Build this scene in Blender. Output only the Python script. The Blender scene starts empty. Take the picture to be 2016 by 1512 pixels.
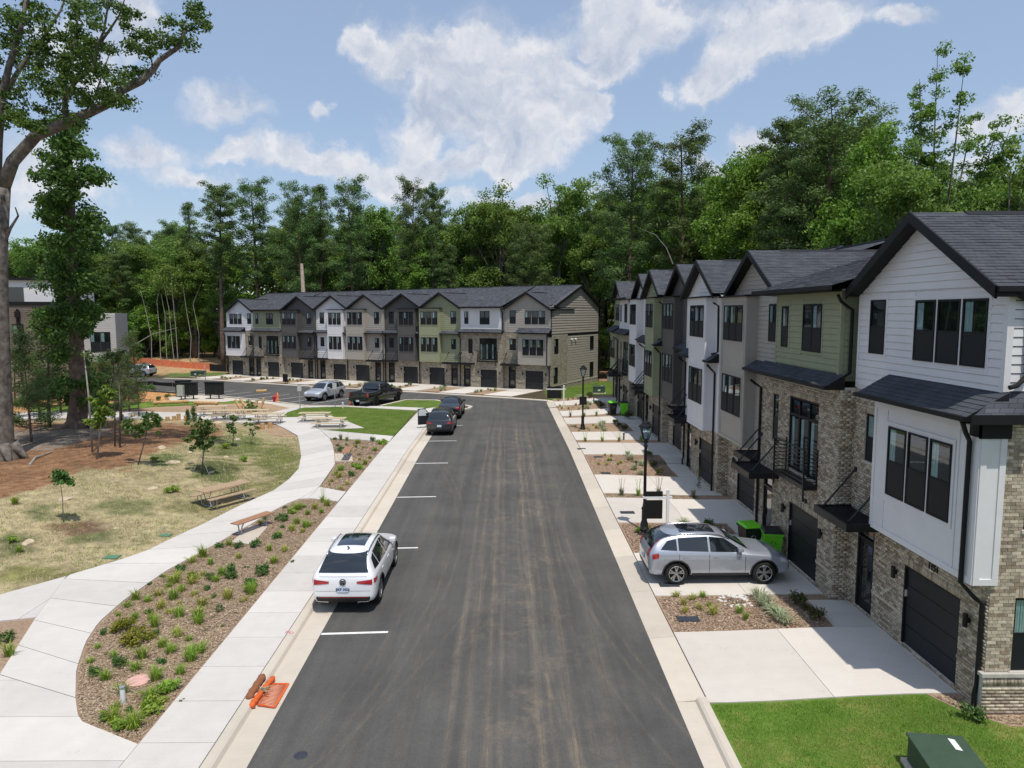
import bpy, bmesh, math, random
import numpy as np
from mathutils import Vector, Matrix
from mathutils.bvhtree import BVHTree

random.seed(7)
rs = np.random.RandomState(11)
scene = bpy.context.scene
C = scene.collection
R = math.radians

# ------------------------------------------------------------------ camera
F, CX, CY, CAMH = 1400.0, 1008.0, 756.0, 9.1
PSI, PIT = math.atan(12 / 1400), math.atan(141 / 1400)
cam_data = bpy.data.cameras.new('camera')
cam = bpy.data.objects.new('camera', cam_data)
C.objects.link(cam)
scene.camera = cam
cam_data.sensor_width = 36.0
cam_data.lens = 36.0 * F / 2016.0
cam_data.clip_start = 0.2
cam_data.clip_end = 3000
cam.location = (0, 0, CAMH)
cam.rotation_euler = (math.pi / 2 - PIT, 0, -PSI)

# ------------------------------------------------------------------ light
SUN = Vector((.14, -.37, 1.0)).normalized()
sl = bpy.data.lights.new('sun', 'SUN')
sl.energy = 3.8
sl.angle = R(.55)
sl.color = (1.0, .95, .87)
so = bpy.data.objects.new('sun', sl)
so.rotation_euler = SUN.to_track_quat('Z', 'Y').to_euler()
C.objects.link(so)

scene.view_settings.view_transform = 'Standard'
scene.view_settings.look = 'None'
scene.view_settings.exposure = 0.0
scene.view_settings.gamma = 1.0
scene.view_settings.use_curve_mapping = False

# cloud groups: (picture x, y, half width, half height) of each puff at the far sky, as directions
CLOUDS = [(770,95,95,50),(700,90,40,28),(860,120,70,40),(960,100,75,62),(1085,100,60,55),(940,170,170,62),(1100,190,80,60),
          (1290,25,120,45),(1235,85,65,60),(1200,20,60,45),(1205,125,45,30),
          (830,215,45,60),(800,290,50,55),(960,225,150,45),(1085,240,80,70),(1010,285,120,45),(900,330,150,30),(1155,205,45,22),(760,350,80,28),
          (1560,20,115,60),(1480,90,80,50),(1400,150,60,50),(1380,190,45,35),(1590,75,60,45),(1490,270,45,30),
          (450,212,75,26),(640,205,25,25),(445,300,30,22),(560,300,110,36),(660,320,60,30),(290,295,80,30),(390,350,60,20),
          (90,370,110,40),(60,300,50,40),(260,30,50,60),(170,120,50,50),(1960,235,70,28),(1900,330,110,35),(1770,40,45,18),
          (1440,330,120,25),(1000,390,200,18)]
world = bpy.data.worlds.new('World')
scene.world = world
world.use_nodes = True
wt = world.node_tree
wt.nodes.clear()
def nd(t, kind, **kw):
    n = t.nodes.new(kind)
    for k, v in kw.items():
        if k.startswith('i_'):
            n.inputs[int(k[2:])].default_value = v
        else:
            setattr(n, k, v)
    return n
def math_(t, op, a, b=None, clamp=False):
    n = t.nodes.new('ShaderNodeMath'); n.operation = op; n.use_clamp = clamp
    for i, q in enumerate((a, b)):
        if q is None: continue
        if isinstance(q, (int, float)): n.inputs[i].default_value = q
        else: t.links.new(q, n.inputs[i])
    return n.outputs[0]
def build_world():
    t = wt; L = t.links.new
    sky = nd(t, 'ShaderNodeTexSky', sky_type='NISHITA', sun_disc=False)
    sky.sun_elevation = math.asin(SUN.z)
    sky.sun_rotation = math.atan2(SUN.x, SUN.y)
    sky.air_density = 1.1; sky.dust_density = .5; sky.ozone_density = 2.2
    bg1 = nd(t, 'ShaderNodeBackground'); bg1.inputs[1].default_value = .145
    tint = nd(t, 'ShaderNodeMixRGB', blend_type='MULTIPLY'); tint.inputs[0].default_value = 1
    tint.inputs[2].default_value = (.98, .99, 1.02, 1)
    L(sky.outputs[0], tint.inputs[1])
    hz = nd(t, 'ShaderNodeMixRGB'); hz.inputs[0].default_value = .52; hz.inputs[2].default_value = (2.9, 3.6, 4.75, 1)
    L(tint.outputs[0], hz.inputs[1]); L(hz.outputs[0], bg1.inputs[0])
    tc = nd(t, 'ShaderNodeTexCoord')
    nz = nd(t, 'ShaderNodeTexNoise'); nz.inputs['Scale'].default_value = 9.5; nz.inputs['Detail'].default_value = 10; nz.inputs['Roughness'].default_value = .60
    L(tc.outputs['Generated'], nz.inputs['Vector'])
    # warp the direction a little so that puffs get ragged outlines
    vs = nd(t, 'ShaderNodeVectorMath', operation='SUBTRACT'); vs.inputs[1].default_value = (.5, .5, .5)
    L(nz.outputs['Color'], vs.inputs[0])
    vm = nd(t, 'ShaderNodeVectorMath', operation='SCALE'); vm.inputs['Scale'].default_value = .13
    L(vs.outputs[0], vm.inputs[0])
    va = nd(t, 'ShaderNodeVectorMath', operation='ADD')
    L(tc.outputs['Generated'], va.inputs[0]); L(vm.outputs[0], va.inputs[1])
    acc = None
    cp, sp, cs, sn = math.cos(PIT), math.sin(PIT), math.cos(PSI), math.sin(PSI)
    for (u, v, rx, ry) in CLOUDS:
        a, b = (u - CX) / F, -(v - CY) / F
        d = Vector((sn*cp + a*cs + b*sn*sp, cs*cp - a*sn + b*cs*sp, -sp + b*cp)).normalized()
        k = 1.30
        s1 = nd(t, 'ShaderNodeVectorMath', operation='SUBTRACT'); s1.inputs[1].default_value = d
        L(va.outputs[0], s1.inputs[0])
        s2 = nd(t, 'ShaderNodeVectorMath', operation='MULTIPLY'); s2.inputs[1].default_value = (F/rx/k, 4.0, F/ry/k)
        L(s1.outputs[0], s2.inputs[0])
        s3 = nd(t, 'ShaderNodeVectorMath', operation='LENGTH'); L(s2.outputs[0], s3.inputs[0])
        f = math_(t, 'SUBTRACT', 1.0, s3.outputs['Value'], clamp=True)
        acc = f if acc is None else math_(t, 'ADD', acc, f)
    # the rest of the sky carries the same kind of scattered cumulus
    big = nd(t, 'ShaderNodeTexNoise'); big.inputs['Scale'].default_value = 3.2; big.inputs['Detail'].default_value = 3
    L(tc.outputs['Generated'], big.inputs['Vector'])
    sep = nd(t, 'ShaderNodeSeparateXYZ'); L(tc.outputs['Generated'], sep.inputs[0])
    away = math_(t, 'SUBTRACT', .70, sep.outputs[1], clamp=True)
    away = math_(t, 'MULTIPLY', away, 6.0, clamp=True)
    oth = math_(t, 'MULTIPLY', math_(t, 'SUBTRACT', big.outputs['Fac'], .50, clamp=True), 4.0)
    acc = math_(t, 'ADD', acc, math_(t, 'MULTIPLY', oth, away))
    acc = math_(t, 'MINIMUM', acc, 1.1)
    n2 = nd(t, 'ShaderNodeTexNoise'); n2.inputs['Scale'].default_value = 13; n2.inputs['Detail'].default_value = 9; n2.inputs['Roughness'].default_value = .58
    L(va.outputs[0], n2.inputs['Vector'])
    det = math_(t, 'MULTIPLY', math_(t, 'SUBTRACT', n2.outputs['Fac'], .5), 2.6)
    dens = math_(t, 'MULTIPLY', acc, math_(t, 'ADD', det, 1.35))
    mr = nd(t, 'ShaderNodeMapRange', interpolation_type='SMOOTHSTEP')
    mr.inputs['From Min'].default_value = .10; mr.inputs['From Max'].default_value = 1.15; mr.inputs['To Max'].default_value = .88
    L(dens, mr.inputs['Value'])
    # sunward side of each billow is brighter: difference of the billow noise a little higher up
    up = nd(t, 'ShaderNodeVectorMath', operation='ADD'); up.inputs[1].default_value = (.004, 0, .022); L(va.outputs[0], up.inputs[0])
    n3 = nd(t, 'ShaderNodeTexNoise'); n3.inputs['Scale'].default_value = 13; n3.inputs['Detail'].default_value = 6; n3.inputs['Roughness'].default_value = .58; L(up.outputs[0], n3.inputs['Vector'])
    lit = math_(t, 'ADD', math_(t, 'MULTIPLY', math_(t, 'SUBTRACT', n2.outputs['Fac'], n3.outputs['Fac']), 2.3), .62)
    lit = math_(t, 'SUBTRACT', lit, math_(t, 'MULTIPLY', math_(t, 'SUBTRACT', dens, .9, clamp=True), .28))
    cr = nd(t, 'ShaderNodeValToRGB')
    cr.color_ramp.elements[0].position = .08; cr.color_ramp.elements[0].color = (.50, .57, .71, 1)
    cr.color_ramp.elements[1].position = .85; cr.color_ramp.elements[1].color = (.92, .92, .95, 1)
    L(lit, cr.inputs[0])
    bg2 = nd(t, 'ShaderNodeBackground'); bg2.inputs[1].default_value = .92
    L(cr.outputs[0], bg2.inputs[0])
    mx = nd(t, 'ShaderNodeMixShader'); L(mr.outputs[0], mx.inputs[0]); L(bg1.outputs[0], mx.inputs[1]); L(bg2.outputs[0], mx.inputs[2])
    out = nd(t, 'ShaderNodeOutputWorld'); L(mx.outputs[0], out.inputs[0])
build_world()

# ------------------------------------------------------------------ terrain model
def clamp(a, lo=0., hi=1.): return max(lo, min(hi, a))
def g(x, y):
    z = .0179 * y if y < 42 else .752 - .009 * (min(y, 115) - 42)
    return z + .004 * max(min(x, 0), -90) * clamp((y - 42) / 33)
def gv(X, Y):
    z = np.where(Y < 42, .0179 * Y, .752 - .009 * (np.minimum(Y, 115) - 42))
    return z + .004 * np.clip(X, -90, 0) * np.clip((Y - 42) / 33, 0, 1)
def ray(u, v):
    a, b = (u - CX) / F, -(v - CY) / F
    cp, sp, cs, sn = math.cos(PIT), math.sin(PIT), math.cos(PSI), math.sin(PSI)
    return (sn*cp + a*cs + b*sn*sp, cs*cp - a*sn + b*cs*sp, -sp + b*cp)
def atg(u, v, h=0.):
    d = ray(u, v); z = .5; x = y = 0
    for i in range(50):
        t = (CAMH - z) / -d[2]; x, y = d[0]*t, d[1]*t; z = .5*z + .5*(g(x, y) + h)
    return (x, y)
def atd(u, v, Y):
    d = ray(u, v); t = Y / d[1]
    return Vector((d[0]*t, Y, CAMH + d[2]*t))
def sdf(poly, X, Y):
    X = np.asarray(X, float); Y = np.asarray(Y, float)
    d = np.full(X.shape, 1e9); ins = np.zeros(X.shape, bool)
    n = len(poly)
    for i in range(n):
        x0, y0 = poly[i]; x1, y1 = poly[(i+1) % n]
        ex, ey = x1-x0, y1-y0
        t = np.clip(((X-x0)*ex + (Y-y0)*ey) / (ex*ex+ey*ey+1e-12), 0, 1)
        d = np.minimum(d, np.hypot(X-x0-ex*t, Y-y0-ey*t))
        c = ((y0 > Y) != (y1 > Y)) & (X < (x1-x0)*(Y-y0)/(y1-y0+1e-12) + x0)
        ins ^= c
    return np.where(ins, -d, d)
def smooth(t):
    t = np.clip(t, 0, 1); return t*t*(3-2*t)
# edges of the asphalt (world metres)
XL, XR = -5.08, 3.87
pathL = [atg(*p) for p in [(-260,1225),(0,1178),(132,1140),(238,1108),(291,1089.5),(344,1063),(400,1037),(469,1002),(539,970),(568.5,948.5),(588,926.7),(593,903),(590,879),(586,861),(558.6,845),(531,833),(517,830)]]
BERM = pathL + [atg(*p) for p in [(470,834),(400,828),(300,825),(200,826),(60,832)]] + [(-75, 56), (-75, 20)]
ASPH = [(XL, -8), (XL, 45.5), (-5.2, 60.2), (-3.9, 61.2), (-3.1, 62.6), (-3.0, 63.9), (-3.8, 65.2)] + \
       [atg(*p) for p in [(858,789),(798,788.5),(746.7,800.4),(699,801),(625,800),(600,799.5),(537,791),(454,783),(390.5,777)]] + \
       [(-38, 79.2), (-47, 84), (-62, 93), (-90, 108), (-88, 118)] + \
       [atg(*p) for p in [(319,745.5),(408,748.5),(567,759),(820,773.3),(939,781),(1018,786),(1080,790.4)]] + [(3.95, 66), (XR, 60), (XR, -8)]
BASES = [.53, .48, .52, .56, .76, .78, .83, .90, .95]
UY = [14.40, 20.50, 26.85, 33.0, 39.1, 45.0, 50.9, 56.75, 62.6, 68.4]         # unit boundaries of the right row
def base_y(Y):
    Y = np.asarray(Y, float); z = np.full(Y.shape, BASES[0])
    for i in range(1, 9):
        z = z + (BASES[i]-BASES[i-1]) * smooth((Y - UY[i] + .3) / .6)
    return z
def Gv(X, Y):
    X = np.asarray(X, float); Y = np.asarray(Y, float)
    z = gv(X, Y)
    hd = -sdf(BERM, X, Y)
    hill = 1.15 * smooth(hd / 9.0)
    hill = hill * (1 - .75*smooth((Y - 44) / 9))
    z = z + np.where(hd > 0, hill + .06*np.sin(X*1.1)*np.sin(Y*.9)*np.clip(hd/3, 0, 1), 0)
    w = smooth((X - 4.6) / 5.0) * np.clip((75 - Y) / 5, 0, 1)
    z = z + w * (base_y(Y) - gv(X, Y) - .06)
    # bank beyond the far left end of the street
    z = z + 1.6*smooth((Y - 104 - .35*(X+60)) / 14) * np.clip((-38 - X) / 8, 0, 1)
    return z
def G(x, y): return float(Gv(np.array([x]), np.array([y]))[0])
_gx = np.arange(-110, 40, .25); _gy = np.arange(5, 150, .25)
_GZ = Gv(*np.meshgrid(_gx, _gy))
def Gf(x, y):
    i = int(clamp((x+110)/.25, 0, len(_gx)-1)); j = int(clamp((y-5)/.25, 0, len(_gy)-1))
    return float(_GZ[j, i])
def at(u, v, h=0.):
    d = ray(u, v); t = 8.0
    while t < 220:
        if CAMH + d[2]*t < Gf(d[0]*t, d[1]*t) + h: break
        t += .1
    lo, hi = t-.1, t
    for _ in range(8):
        m = .5*(lo+hi)
        if CAMH + d[2]*m < G(d[0]*m, d[1]*m) + h: hi = m
        else: lo = m
    x, y = d[0]*hi, d[1]*hi
    return Vector((x, y, G(x, y) + h))

# ------------------------------------------------------------------ helpers
def tag(o, label=None, cat=None, group=None, kind=None):
    if label: o['label'] = label
    if cat: o['category'] = cat
    if group: o['group'] = group
    if kind: o['kind'] = kind
    return o
def link(o, parent=None):
    C.objects.link(o)
    if parent is not None: o.parent = parent
    return o
def empty(name, loc, rz=0, label=None, cat=None, group=None):
    o = bpy.data.objects.new(name, None); C.objects.link(o)
    o.empty_display_size = .2
    o.location = loc; o.rotation_euler = (0, 0, rz)
    return tag(o, label, cat, group)
def copy_tree(o, parent=None):
    c = o.copy(); C.objects.link(c); c.parent = parent
    for ch in list(o.children): copy_tree(ch, c)
    return c
BOXF = [(0,3,2,1),(4,5,6,7),(0,1,5,4),(1,2,6,5),(2,3,7,6),(3,0,4,7)]
class MB:
    def __init__(s): s.v = []; s.f = []; s.m = []
    def add(s, vs, fs, mi=0):
        n = len(s.v); s.v += [tuple(p) for p in vs]
        for f in fs: s.f.append(tuple(i+n for i in f)); s.m.append(mi)
    def box(s, x0, x1, y0, y1, z0, z1, mi=0):
        s.add([(x0,y0,z0),(x1,y0,z0),(x1,y1,z0),(x0,y1,z0),(x0,y0,z1),(x1,y0,z1),(x1,y1,z1),(x0,y1,z1)], BOXF, mi)
    def mbox(s, M, sx, sy, sz, mi=0):
        pts = [M @ Vector((a*sx/2, b*sy/2, c*sz/2)) for c in (-1,1) for a, b in ((-1,-1),(1,-1),(1,1),(-1,1))]
        s.add(pts, BOXF, mi)
    def beam(s, p, q, w, h, mi=0, up=(0,0,1)):
        p, q = Vector(p), Vector(q); d = (q-p); L = d.length
        if L < 1e-6: return
        d.normalize(); upv = Vector(up)
        if abs(d.dot(upv)) > .98: upv = Vector((1,0,0))
        sd = d.cross(upv).normalized(); u = sd.cross(d).normalized()
        M = Matrix((( d.x, sd.x, u.x, (p.x+q.x)/2),(d.y, sd.y, u.y, (p.y+q.y)/2),(d.z, sd.z, u.z, (p.z+q.z)/2),(0,0,0,1)))
        s.mbox(M, L, w, h, mi)
    def tube(s, pts, rad, n=8, mi=0, cap=True):
        pts = [Vector(p) for p in pts]; k = len(pts)
        if not hasattr(rad, '__len__'): rad = [rad]*k
        base = len(s.v); ref = None
        for i, p in enumerate(pts):
            d = (pts[min(i+1, k-1)] - pts[max(i-1, 0)]).normalized()
            if ref is None: ref = Vector((1,0,0)) if abs(d.x) < .8 else Vector((0,1,0))
            a = (ref - d*ref.dot(d)).normalized(); b = d.cross(a); ref = a
            for j in range(n):
                t = 2*math.pi*j/n
                s.v.append(tuple(p + (a*math.cos(t) + b*math.sin(t))*rad[i]))
        for i in range(k-1):
            for j in range(n):
                a0 = base+i*n+j; a1 = base+i*n+(j+1) % n
                s.f.append((a0, a1, a1+n, a0+n)); s.m.append(mi)
        if cap:
            s.f.append(tuple(base+j for j in reversed(range(n)))); s.m.append(mi)
            s.f.append(tuple(base+(k-1)*n+j for j in range(n))); s.m.append(mi)
    def lathe(s, prof, c=(0,0,0), n=16, mi=0):
        base = len(s.v); c = Vector(c)
        for (r, z) in prof:
            for j in range(n):
                t = 2*math.pi*j/n; s.v.append((c.x+r*math.cos(t), c.y+r*math.sin(t), c.z+z))
        for i in range(len(prof)-1):
            for j in range(n):
                a0 = base+i*n+j; a1 = base+i*n+(j+1) % n
                s.f.append((a0, a1, a1+n, a0+n)); s.m.append(mi)
        s.f.append(tuple(base+(len(prof)-1)*n+j for j in range(n))); s.m.append(mi)
    def build(s, name, mats, parent=None, smooth=False):
        me = bpy.data.meshes.new(name); me.from_pydata(s.v, [], s.f)
        if not isinstance(mats, (list, tuple)): mats = [mats]
        for m in mats: me.materials.append(m)
        if len(mats) > 1: me.polygons.foreach_set('material_index', s.m)
        if smooth: me.polygons.foreach_set('use_smooth', [True]*len(s.f))
        me.update()
        return link(bpy.data.objects.new(name, me), parent)
def np_mesh(name, V, nper, mat, parent=None, smooth=False):
    """V: (k*nper, 3) array of k polygons with nper corners each"""
    me = bpy.data.meshes.new(name); n = len(V); k = n // nper
    me.vertices.add(n); me.vertices.foreach_set('co', V.astype(np.float32).ravel())
    me.loops.add(n); me.loops.foreach_set('vertex_index', np.arange(n, dtype=np.int32))
    me.polygons.add(k); me.polygons.foreach_set('loop_start', np.arange(0, n, nper, dtype=np.int32))
    me.polygons.foreach_set('loop_total', np.full(k, nper, dtype=np.int32))
    me.materials.append(mat); me.update(calc_edges=True)
    if smooth: me.polygons.foreach_set('use_smooth', np.ones(k, bool))
    return link(bpy.data.objects.new(name, me), parent)

# ------------------------------------------------------------------ materials
MATS = {}
def mat(name, col, rough=.7, var=.12, scale=3., bump=0., bscale=40., metal=0., spec=.4, coat=0., island=0., objvar=0., coords='Object', col2=None, trans=0.):
    if name in MATS: return MATS[name]
    m = bpy.data.materials.new(name); m.use_nodes = True; t = m.node_tree; L = t.links.new
    p = t.nodes['Principled BSDF']
    p.inputs['Roughness'].default_value = rough; p.inputs['Metallic'].default_value = metal
    p.inputs['Specular IOR Level'].default_value = spec
    if coat: p.inputs['Coat Weight'].default_value = coat; p.inputs['Coat Roughness'].default_value = .03
    tc = nd(t, 'ShaderNodeTexCoord')
    base = (*col, 1)
    if var or col2:
        nz = nd(t, 'ShaderNodeTexNoise'); nz.inputs['Scale'].default_value = scale; nz.inputs['Detail'].default_value = 6
        nz.inputs['Roughness'].default_value = .6
        L(tc.outputs[coords], nz.inputs['Vector'])
        cr = nd(t, 'ShaderNodeValToRGB'); cr.color_ramp.elements[0].position = .3; cr.color_ramp.elements[1].position = .7
        c2 = col2 if col2 else col
        cr.color_ramp.elements[0].color = tuple(c*(1-var) for c in col)+(1,)
        cr.color_ramp.elements[1].color = tuple(min(1, c*(1+var)) for c in c2)+(1,)
        L(nz.outputs['Fac'], cr.inputs[0]); out = cr.outputs[0]
    else:
        rgb = nd(t, 'ShaderNodeRGB'); rgb.outputs[0].default_value = base; out = rgb.outputs[0]
    if island or objvar:
        hv = nd(t, 'ShaderNodeHueSaturation')
        val = None
        if island:
            ge = nd(t, 'ShaderNodeNewGeometry')
            val = math_(t, 'MULTIPLY', math_(t, 'SUBTRACT', ge.outputs['Random Per Island'], .5), 2*island)
        if objvar:
            oi = nd(t, 'ShaderNodeObjectInfo')
            v2 = math_(t, 'MULTIPLY', math_(t, 'SUBTRACT', oi.outputs['Random'], .5), 2*objvar)
            val = v2 if val is None else math_(t, 'ADD', val, v2)
        L(math_(t, 'ADD', val, 1.0), hv.inputs['Value']); L(out, hv.inputs['Color']); out = hv.outputs[0]
    L(out, p.inputs['Base Color'])
    if bump:
        bn = nd(t, 'ShaderNodeTexNoise'); bn.inputs['Scale'].default_value = bscale; bn.inputs['Detail'].default_value = 5
        L(tc.outputs[coords], bn.inputs['Vector'])
        bp = nd(t, 'ShaderNodeBump'); bp.inputs['Strength'].default_value = bump; bp.inputs['Distance'].default_value = .02
        L(bn.outputs['Fac'], bp.inputs['Height']); L(bp.outputs[0], p.inputs['Normal'])
    MATS[name] = m
    return m
def brick_island_mat():
    m = bpy.data.materials.new('brick_pieces'); m.use_nodes = True; t = m.node_tree; L = t.links.new
    p = t.nodes['Principled BSDF']; p.inputs['Roughness'].default_value = .9; p.inputs['Specular IOR Level'].default_value = .15
    ge = nd(t, 'ShaderNodeNewGeometry'); oi = nd(t, 'ShaderNodeObjectInfo')
    r = math_(t, 'FRACT', math_(t, 'ADD', ge.outputs['Random Per Island'], math_(t, 'MULTIPLY', oi.outputs['Random'], 7.31)))
    cr = nd(t, 'ShaderNodeValToRGB'); e = cr.color_ramp.elements
    cols = [(.27,.22,.165),(.42,.35,.27),(.49,.42,.32),(.34,.28,.215),(.46,.39,.30),(.55,.48,.38),(.29,.225,.16),(.39,.33,.255),(.48,.41,.31)]
    cr.color_ramp.interpolation = 'CONSTANT'
    e[0].position = 0; e[0].color = (*cols[0], 1); e[1].position = 1/9; e[1].color = (*cols[1], 1)
    for i in range(2, 9):
        q = e.new(i/9); q.color = (*cols[i], 1)
    L(r, cr.inputs[0])
    tc = nd(t, 'ShaderNodeTexCoord'); nz = nd(t, 'ShaderNodeTexNoise'); nz.inputs['Scale'].default_value = 14; nz.inputs['Detail'].default_value = 6
    L(ge.outputs['Position'], nz.inputs['Vector'])
    mx = nd(t, 'ShaderNodeMixRGB', blend_type='MULTIPLY'); mx.inputs[0].default_value = .8
    c2 = nd(t, 'ShaderNodeValToRGB'); c2.color_ramp.elements[0].position = .32; c2.color_ramp.elements[0].color = (.75,.75,.75,1); c2.color_ramp.elements[1].position = .66; c2.color_ramp.elements[1].color = (1.3,1.28,1.24,1)
    L(nz.outputs['Fac'], c2.inputs[0]); L(cr.outputs[0], mx.inputs[1]); L(c2.outputs[0], mx.inputs[2]); L(mx.outputs[0], p.inputs['Base Color'])
    bp = nd(t, 'ShaderNodeBump'); bp.inputs['Strength'].default_value = .5; bp.inputs['Distance'].default_value = .01
    L(nz.outputs['Fac'], bp.inputs['Height']); L(bp.outputs[0], p.inputs['Normal'])
    return m
def brick_tex_mat():
    m = bpy.data.materials.new('brick_wall'); m.use_nodes = True; t = m.node_tree; L = t.links.new
    p = t.nodes['Principled BSDF']; p.inputs['Roughness'].default_value = .9; p.inputs['Specular IOR Level'].default_value = .15
    tc = nd(t, 'ShaderNodeTexCoord'); sp = nd(t, 'ShaderNodeSeparateXYZ'); L(tc.outputs['Object'], sp.inputs[0])
    cb = nd(t, 'ShaderNodeCombineXYZ'); L(math_(t, 'ADD', sp.outputs[0], sp.outputs[1]), cb.inputs[0]); L(sp.outputs[2], cb.inputs[1])
    b = nd(t, 'ShaderNodeTexBrick'); b.inputs['Scale'].default_value = 1; b.inputs['Brick Width'].default_value = .21; b.inputs['Row Height'].default_value = .075
    b.inputs['Mortar Size'].default_value = .006; b.inputs['Color1'].default_value = (.40,.365,.30,1); b.inputs['Color2'].default_value = (.20,.175,.145,1); b.inputs['Mortar'].default_value = (.46,.43,.38,1)
    L(cb.outputs[0], b.inputs['Vector'])
    nz = nd(t, 'ShaderNodeTexNoise'); nz.inputs['Scale'].default_value = 2.2; nz.inputs['Detail'].default_value = 8; nz.inputs['Roughness'].default_value = .75; L(cb.outputs[0], nz.inputs['Vector'])
    c2 = nd(t, 'ShaderNodeValToRGB'); c2.color_ramp.elements[0].position = .3; c2.color_ramp.elements[0].color = (.6,.58,.55,1); c2.color_ramp.elements[1].position = .7; c2.color_ramp.elements[1].color = (1.25,1.22,1.15,1)
    L(nz.outputs['Fac'], c2.inputs[0])
    mx = nd(t, 'ShaderNodeMixRGB', blend_type='MULTIPLY'); mx.inputs[0].default_value = 1
    L(b.outputs[0], mx.inputs[1]); L(c2.outputs[0], mx.inputs[2]); L(mx.outputs[0], p.inputs['Base Color'])
    bp = nd(t, 'ShaderNodeBump'); bp.inputs['Strength'].default_value = .6; bp.inputs['Distance'].default_value = .01; bp.invert = True
    L(b.outputs['Fac'], bp.inputs['Height']); L(bp.outputs[0], p.inputs['Normal'])
    return m
BRICK = brick_island_mat(); BRICKT = brick_tex_mat()
MORTAR = mat('mortar', (.47,.44,.39), .95, .1, 8)
BLACKM = mat('black_painted_metal', (.012,.012,.014), .42, .1, 5, spec=.35)
FASCIA = mat('black_trim', (.010,.010,.011), .55, .1, 5, spec=.25)
DOORM = mat('black_door_paint', (.011,.011,.012), .5, .1, 5, spec=.3)
GARM = mat('garage_door_paint', (.017,.018,.021), .5, .1, 5, spec=.3)
DARKIN = mat('interior_shade_colour', (.006,.008,.010), .9, 0)  # near-black colour stands in for the shade of unlit interiors
CURT = mat('curtain', (.62,.72,.68), .8, .15, 6)
SCREENM = mat('insect_screen', (.009,.011,.014), .55, .05, 4, spec=.3)
GASKET = mat('joint_sealant', (.03,.03,.035), .8, 0)
def glass_mat(name, tr=.62, tint=(.75,.86,.88)):
    m = bpy.data.materials.new(name); m.use_nodes = True; t = m.node_tree; t.nodes.clear(); L = t.links.new
    fr = nd(t, 'ShaderNodeLayerWeight'); fr.inputs[0].default_value = .5
    fac = math_(t, 'ADD', math_(t, 'MULTIPLY', math_(t, 'POWER', fr.outputs['Facing'], 4.0), .9), .09, clamp=True)
    a = nd(t, 'ShaderNodeBsdfTransparent'); a.inputs[0].default_value = (*[c*tr for c in tint], 1)
    b = nd(t, 'ShaderNodeBsdfGlossy'); b.inputs['Roughness'].default_value = .02; b.inputs[0].default_value = (.85,.93,1,1)
    mx = nd(t, 'ShaderNodeMixShader'); L(fac, mx.inputs[0]); L(a.outputs[0], mx.inputs[1]); L(b.outputs[0], mx.inputs[2])
    o = nd(t, 'ShaderNodeOutputMaterial'); L(mx.outputs[0], o.inputs[0])
    return m
GLASS = glass_mat('window_glass', .8)
CARGLASS = mat('car_glass', (.010,.014,.018), .04, 0, spec=.9, coat=.5)
SHING = mat('asphalt_shingles', (.066,.071,.082), .92, .22, 1.6, bump=.5, bscale=60, island=.15, spec=.2)
SHINGT = None
def shingle_tex():
    m = bpy.data.materials.new('shingle_courses'); m.use_nodes = True; t = m.node_tree; L = t.links.new
    p = t.nodes['Principled BSDF']; p.inputs['Roughness'].default_value = .92; p.inputs['Specular IOR Level'].default_value = .2
    tc = nd(t, 'ShaderNodeTexCoord'); sp = nd(t, 'ShaderNodeSeparateXYZ'); L(tc.outputs['Object'], sp.inputs[0])
    cb = nd(t, 'ShaderNodeCombineXYZ'); L(math_(t, 'ADD', sp.outputs[0], sp.outputs[1]), cb.inputs[0]); L(math_(t, 'MULTIPLY', sp.outputs[2], 1.6), cb.inputs[1])
    b = nd(t, 'ShaderNodeTexBrick'); b.inputs['Scale'].default_value = 1; b.inputs['Brick Width'].default_value = .3; b.inputs['Row Height'].default_value = .14
    b.inputs['Mortar Size'].default_value = .008; b.inputs['Color1'].default_value = (.085,.091,.105,1); b.inputs['Color2'].default_value = (.048,.052,.062,1); b.inputs['Mortar'].default_value = (.03,.032,.038,1)
    L(cb.outputs[0], b.inputs['Vector'])
    nz = nd(t, 'ShaderNodeTexNoise'); nz.inputs['Scale'].default_value = 1.3; nz.inputs['Detail'].default_value = 8; L(tc.outputs['Object'], nz.inputs['Vector'])
    c2 = nd(t, 'ShaderNodeValToRGB'); c2.color_ramp.elements[0].position = .3; c2.color_ramp.elements[0].color = (.8,.8,.8,1); c2.color_ramp.elements[1].position = .7; c2.color_ramp.elements[1].color = (1.15,1.15,1.15,1)
    L(nz.outputs['Fac'], c2.inputs[0])
    mx = nd(t, 'ShaderNodeMixRGB', blend_type='MULTIPLY'); mx.inputs[0].default_value = 1
    L(b.outputs[0], mx.inputs[1]); L(c2.outputs[0], mx.inputs[2]); L(mx.outputs[0], p.inputs['Base Color'])
    return m
SHINGT = shingle_tex()
SIDE = dict(
    white=mat('white_siding', (.70,.68,.68), .55, .035, 2.0, bump=.05, bscale=30),
    green=mat('sage_siding', (.285,.300,.185), .6, .05, 2.0, bump=.05, bscale=30),
    taupe=mat('taupe_siding', (.37,.335,.29), .6, .05, 2.0, bump=.05, bscale=30),
    dark=mat('charcoal_siding', (.095,.088,.082), .6, .06, 2.0, bump=.05, bscale=30),
    brown=mat('brown_siding', (.155,.125,.098), .6, .06, 2.0, bump=.05, bscale=30))
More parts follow.
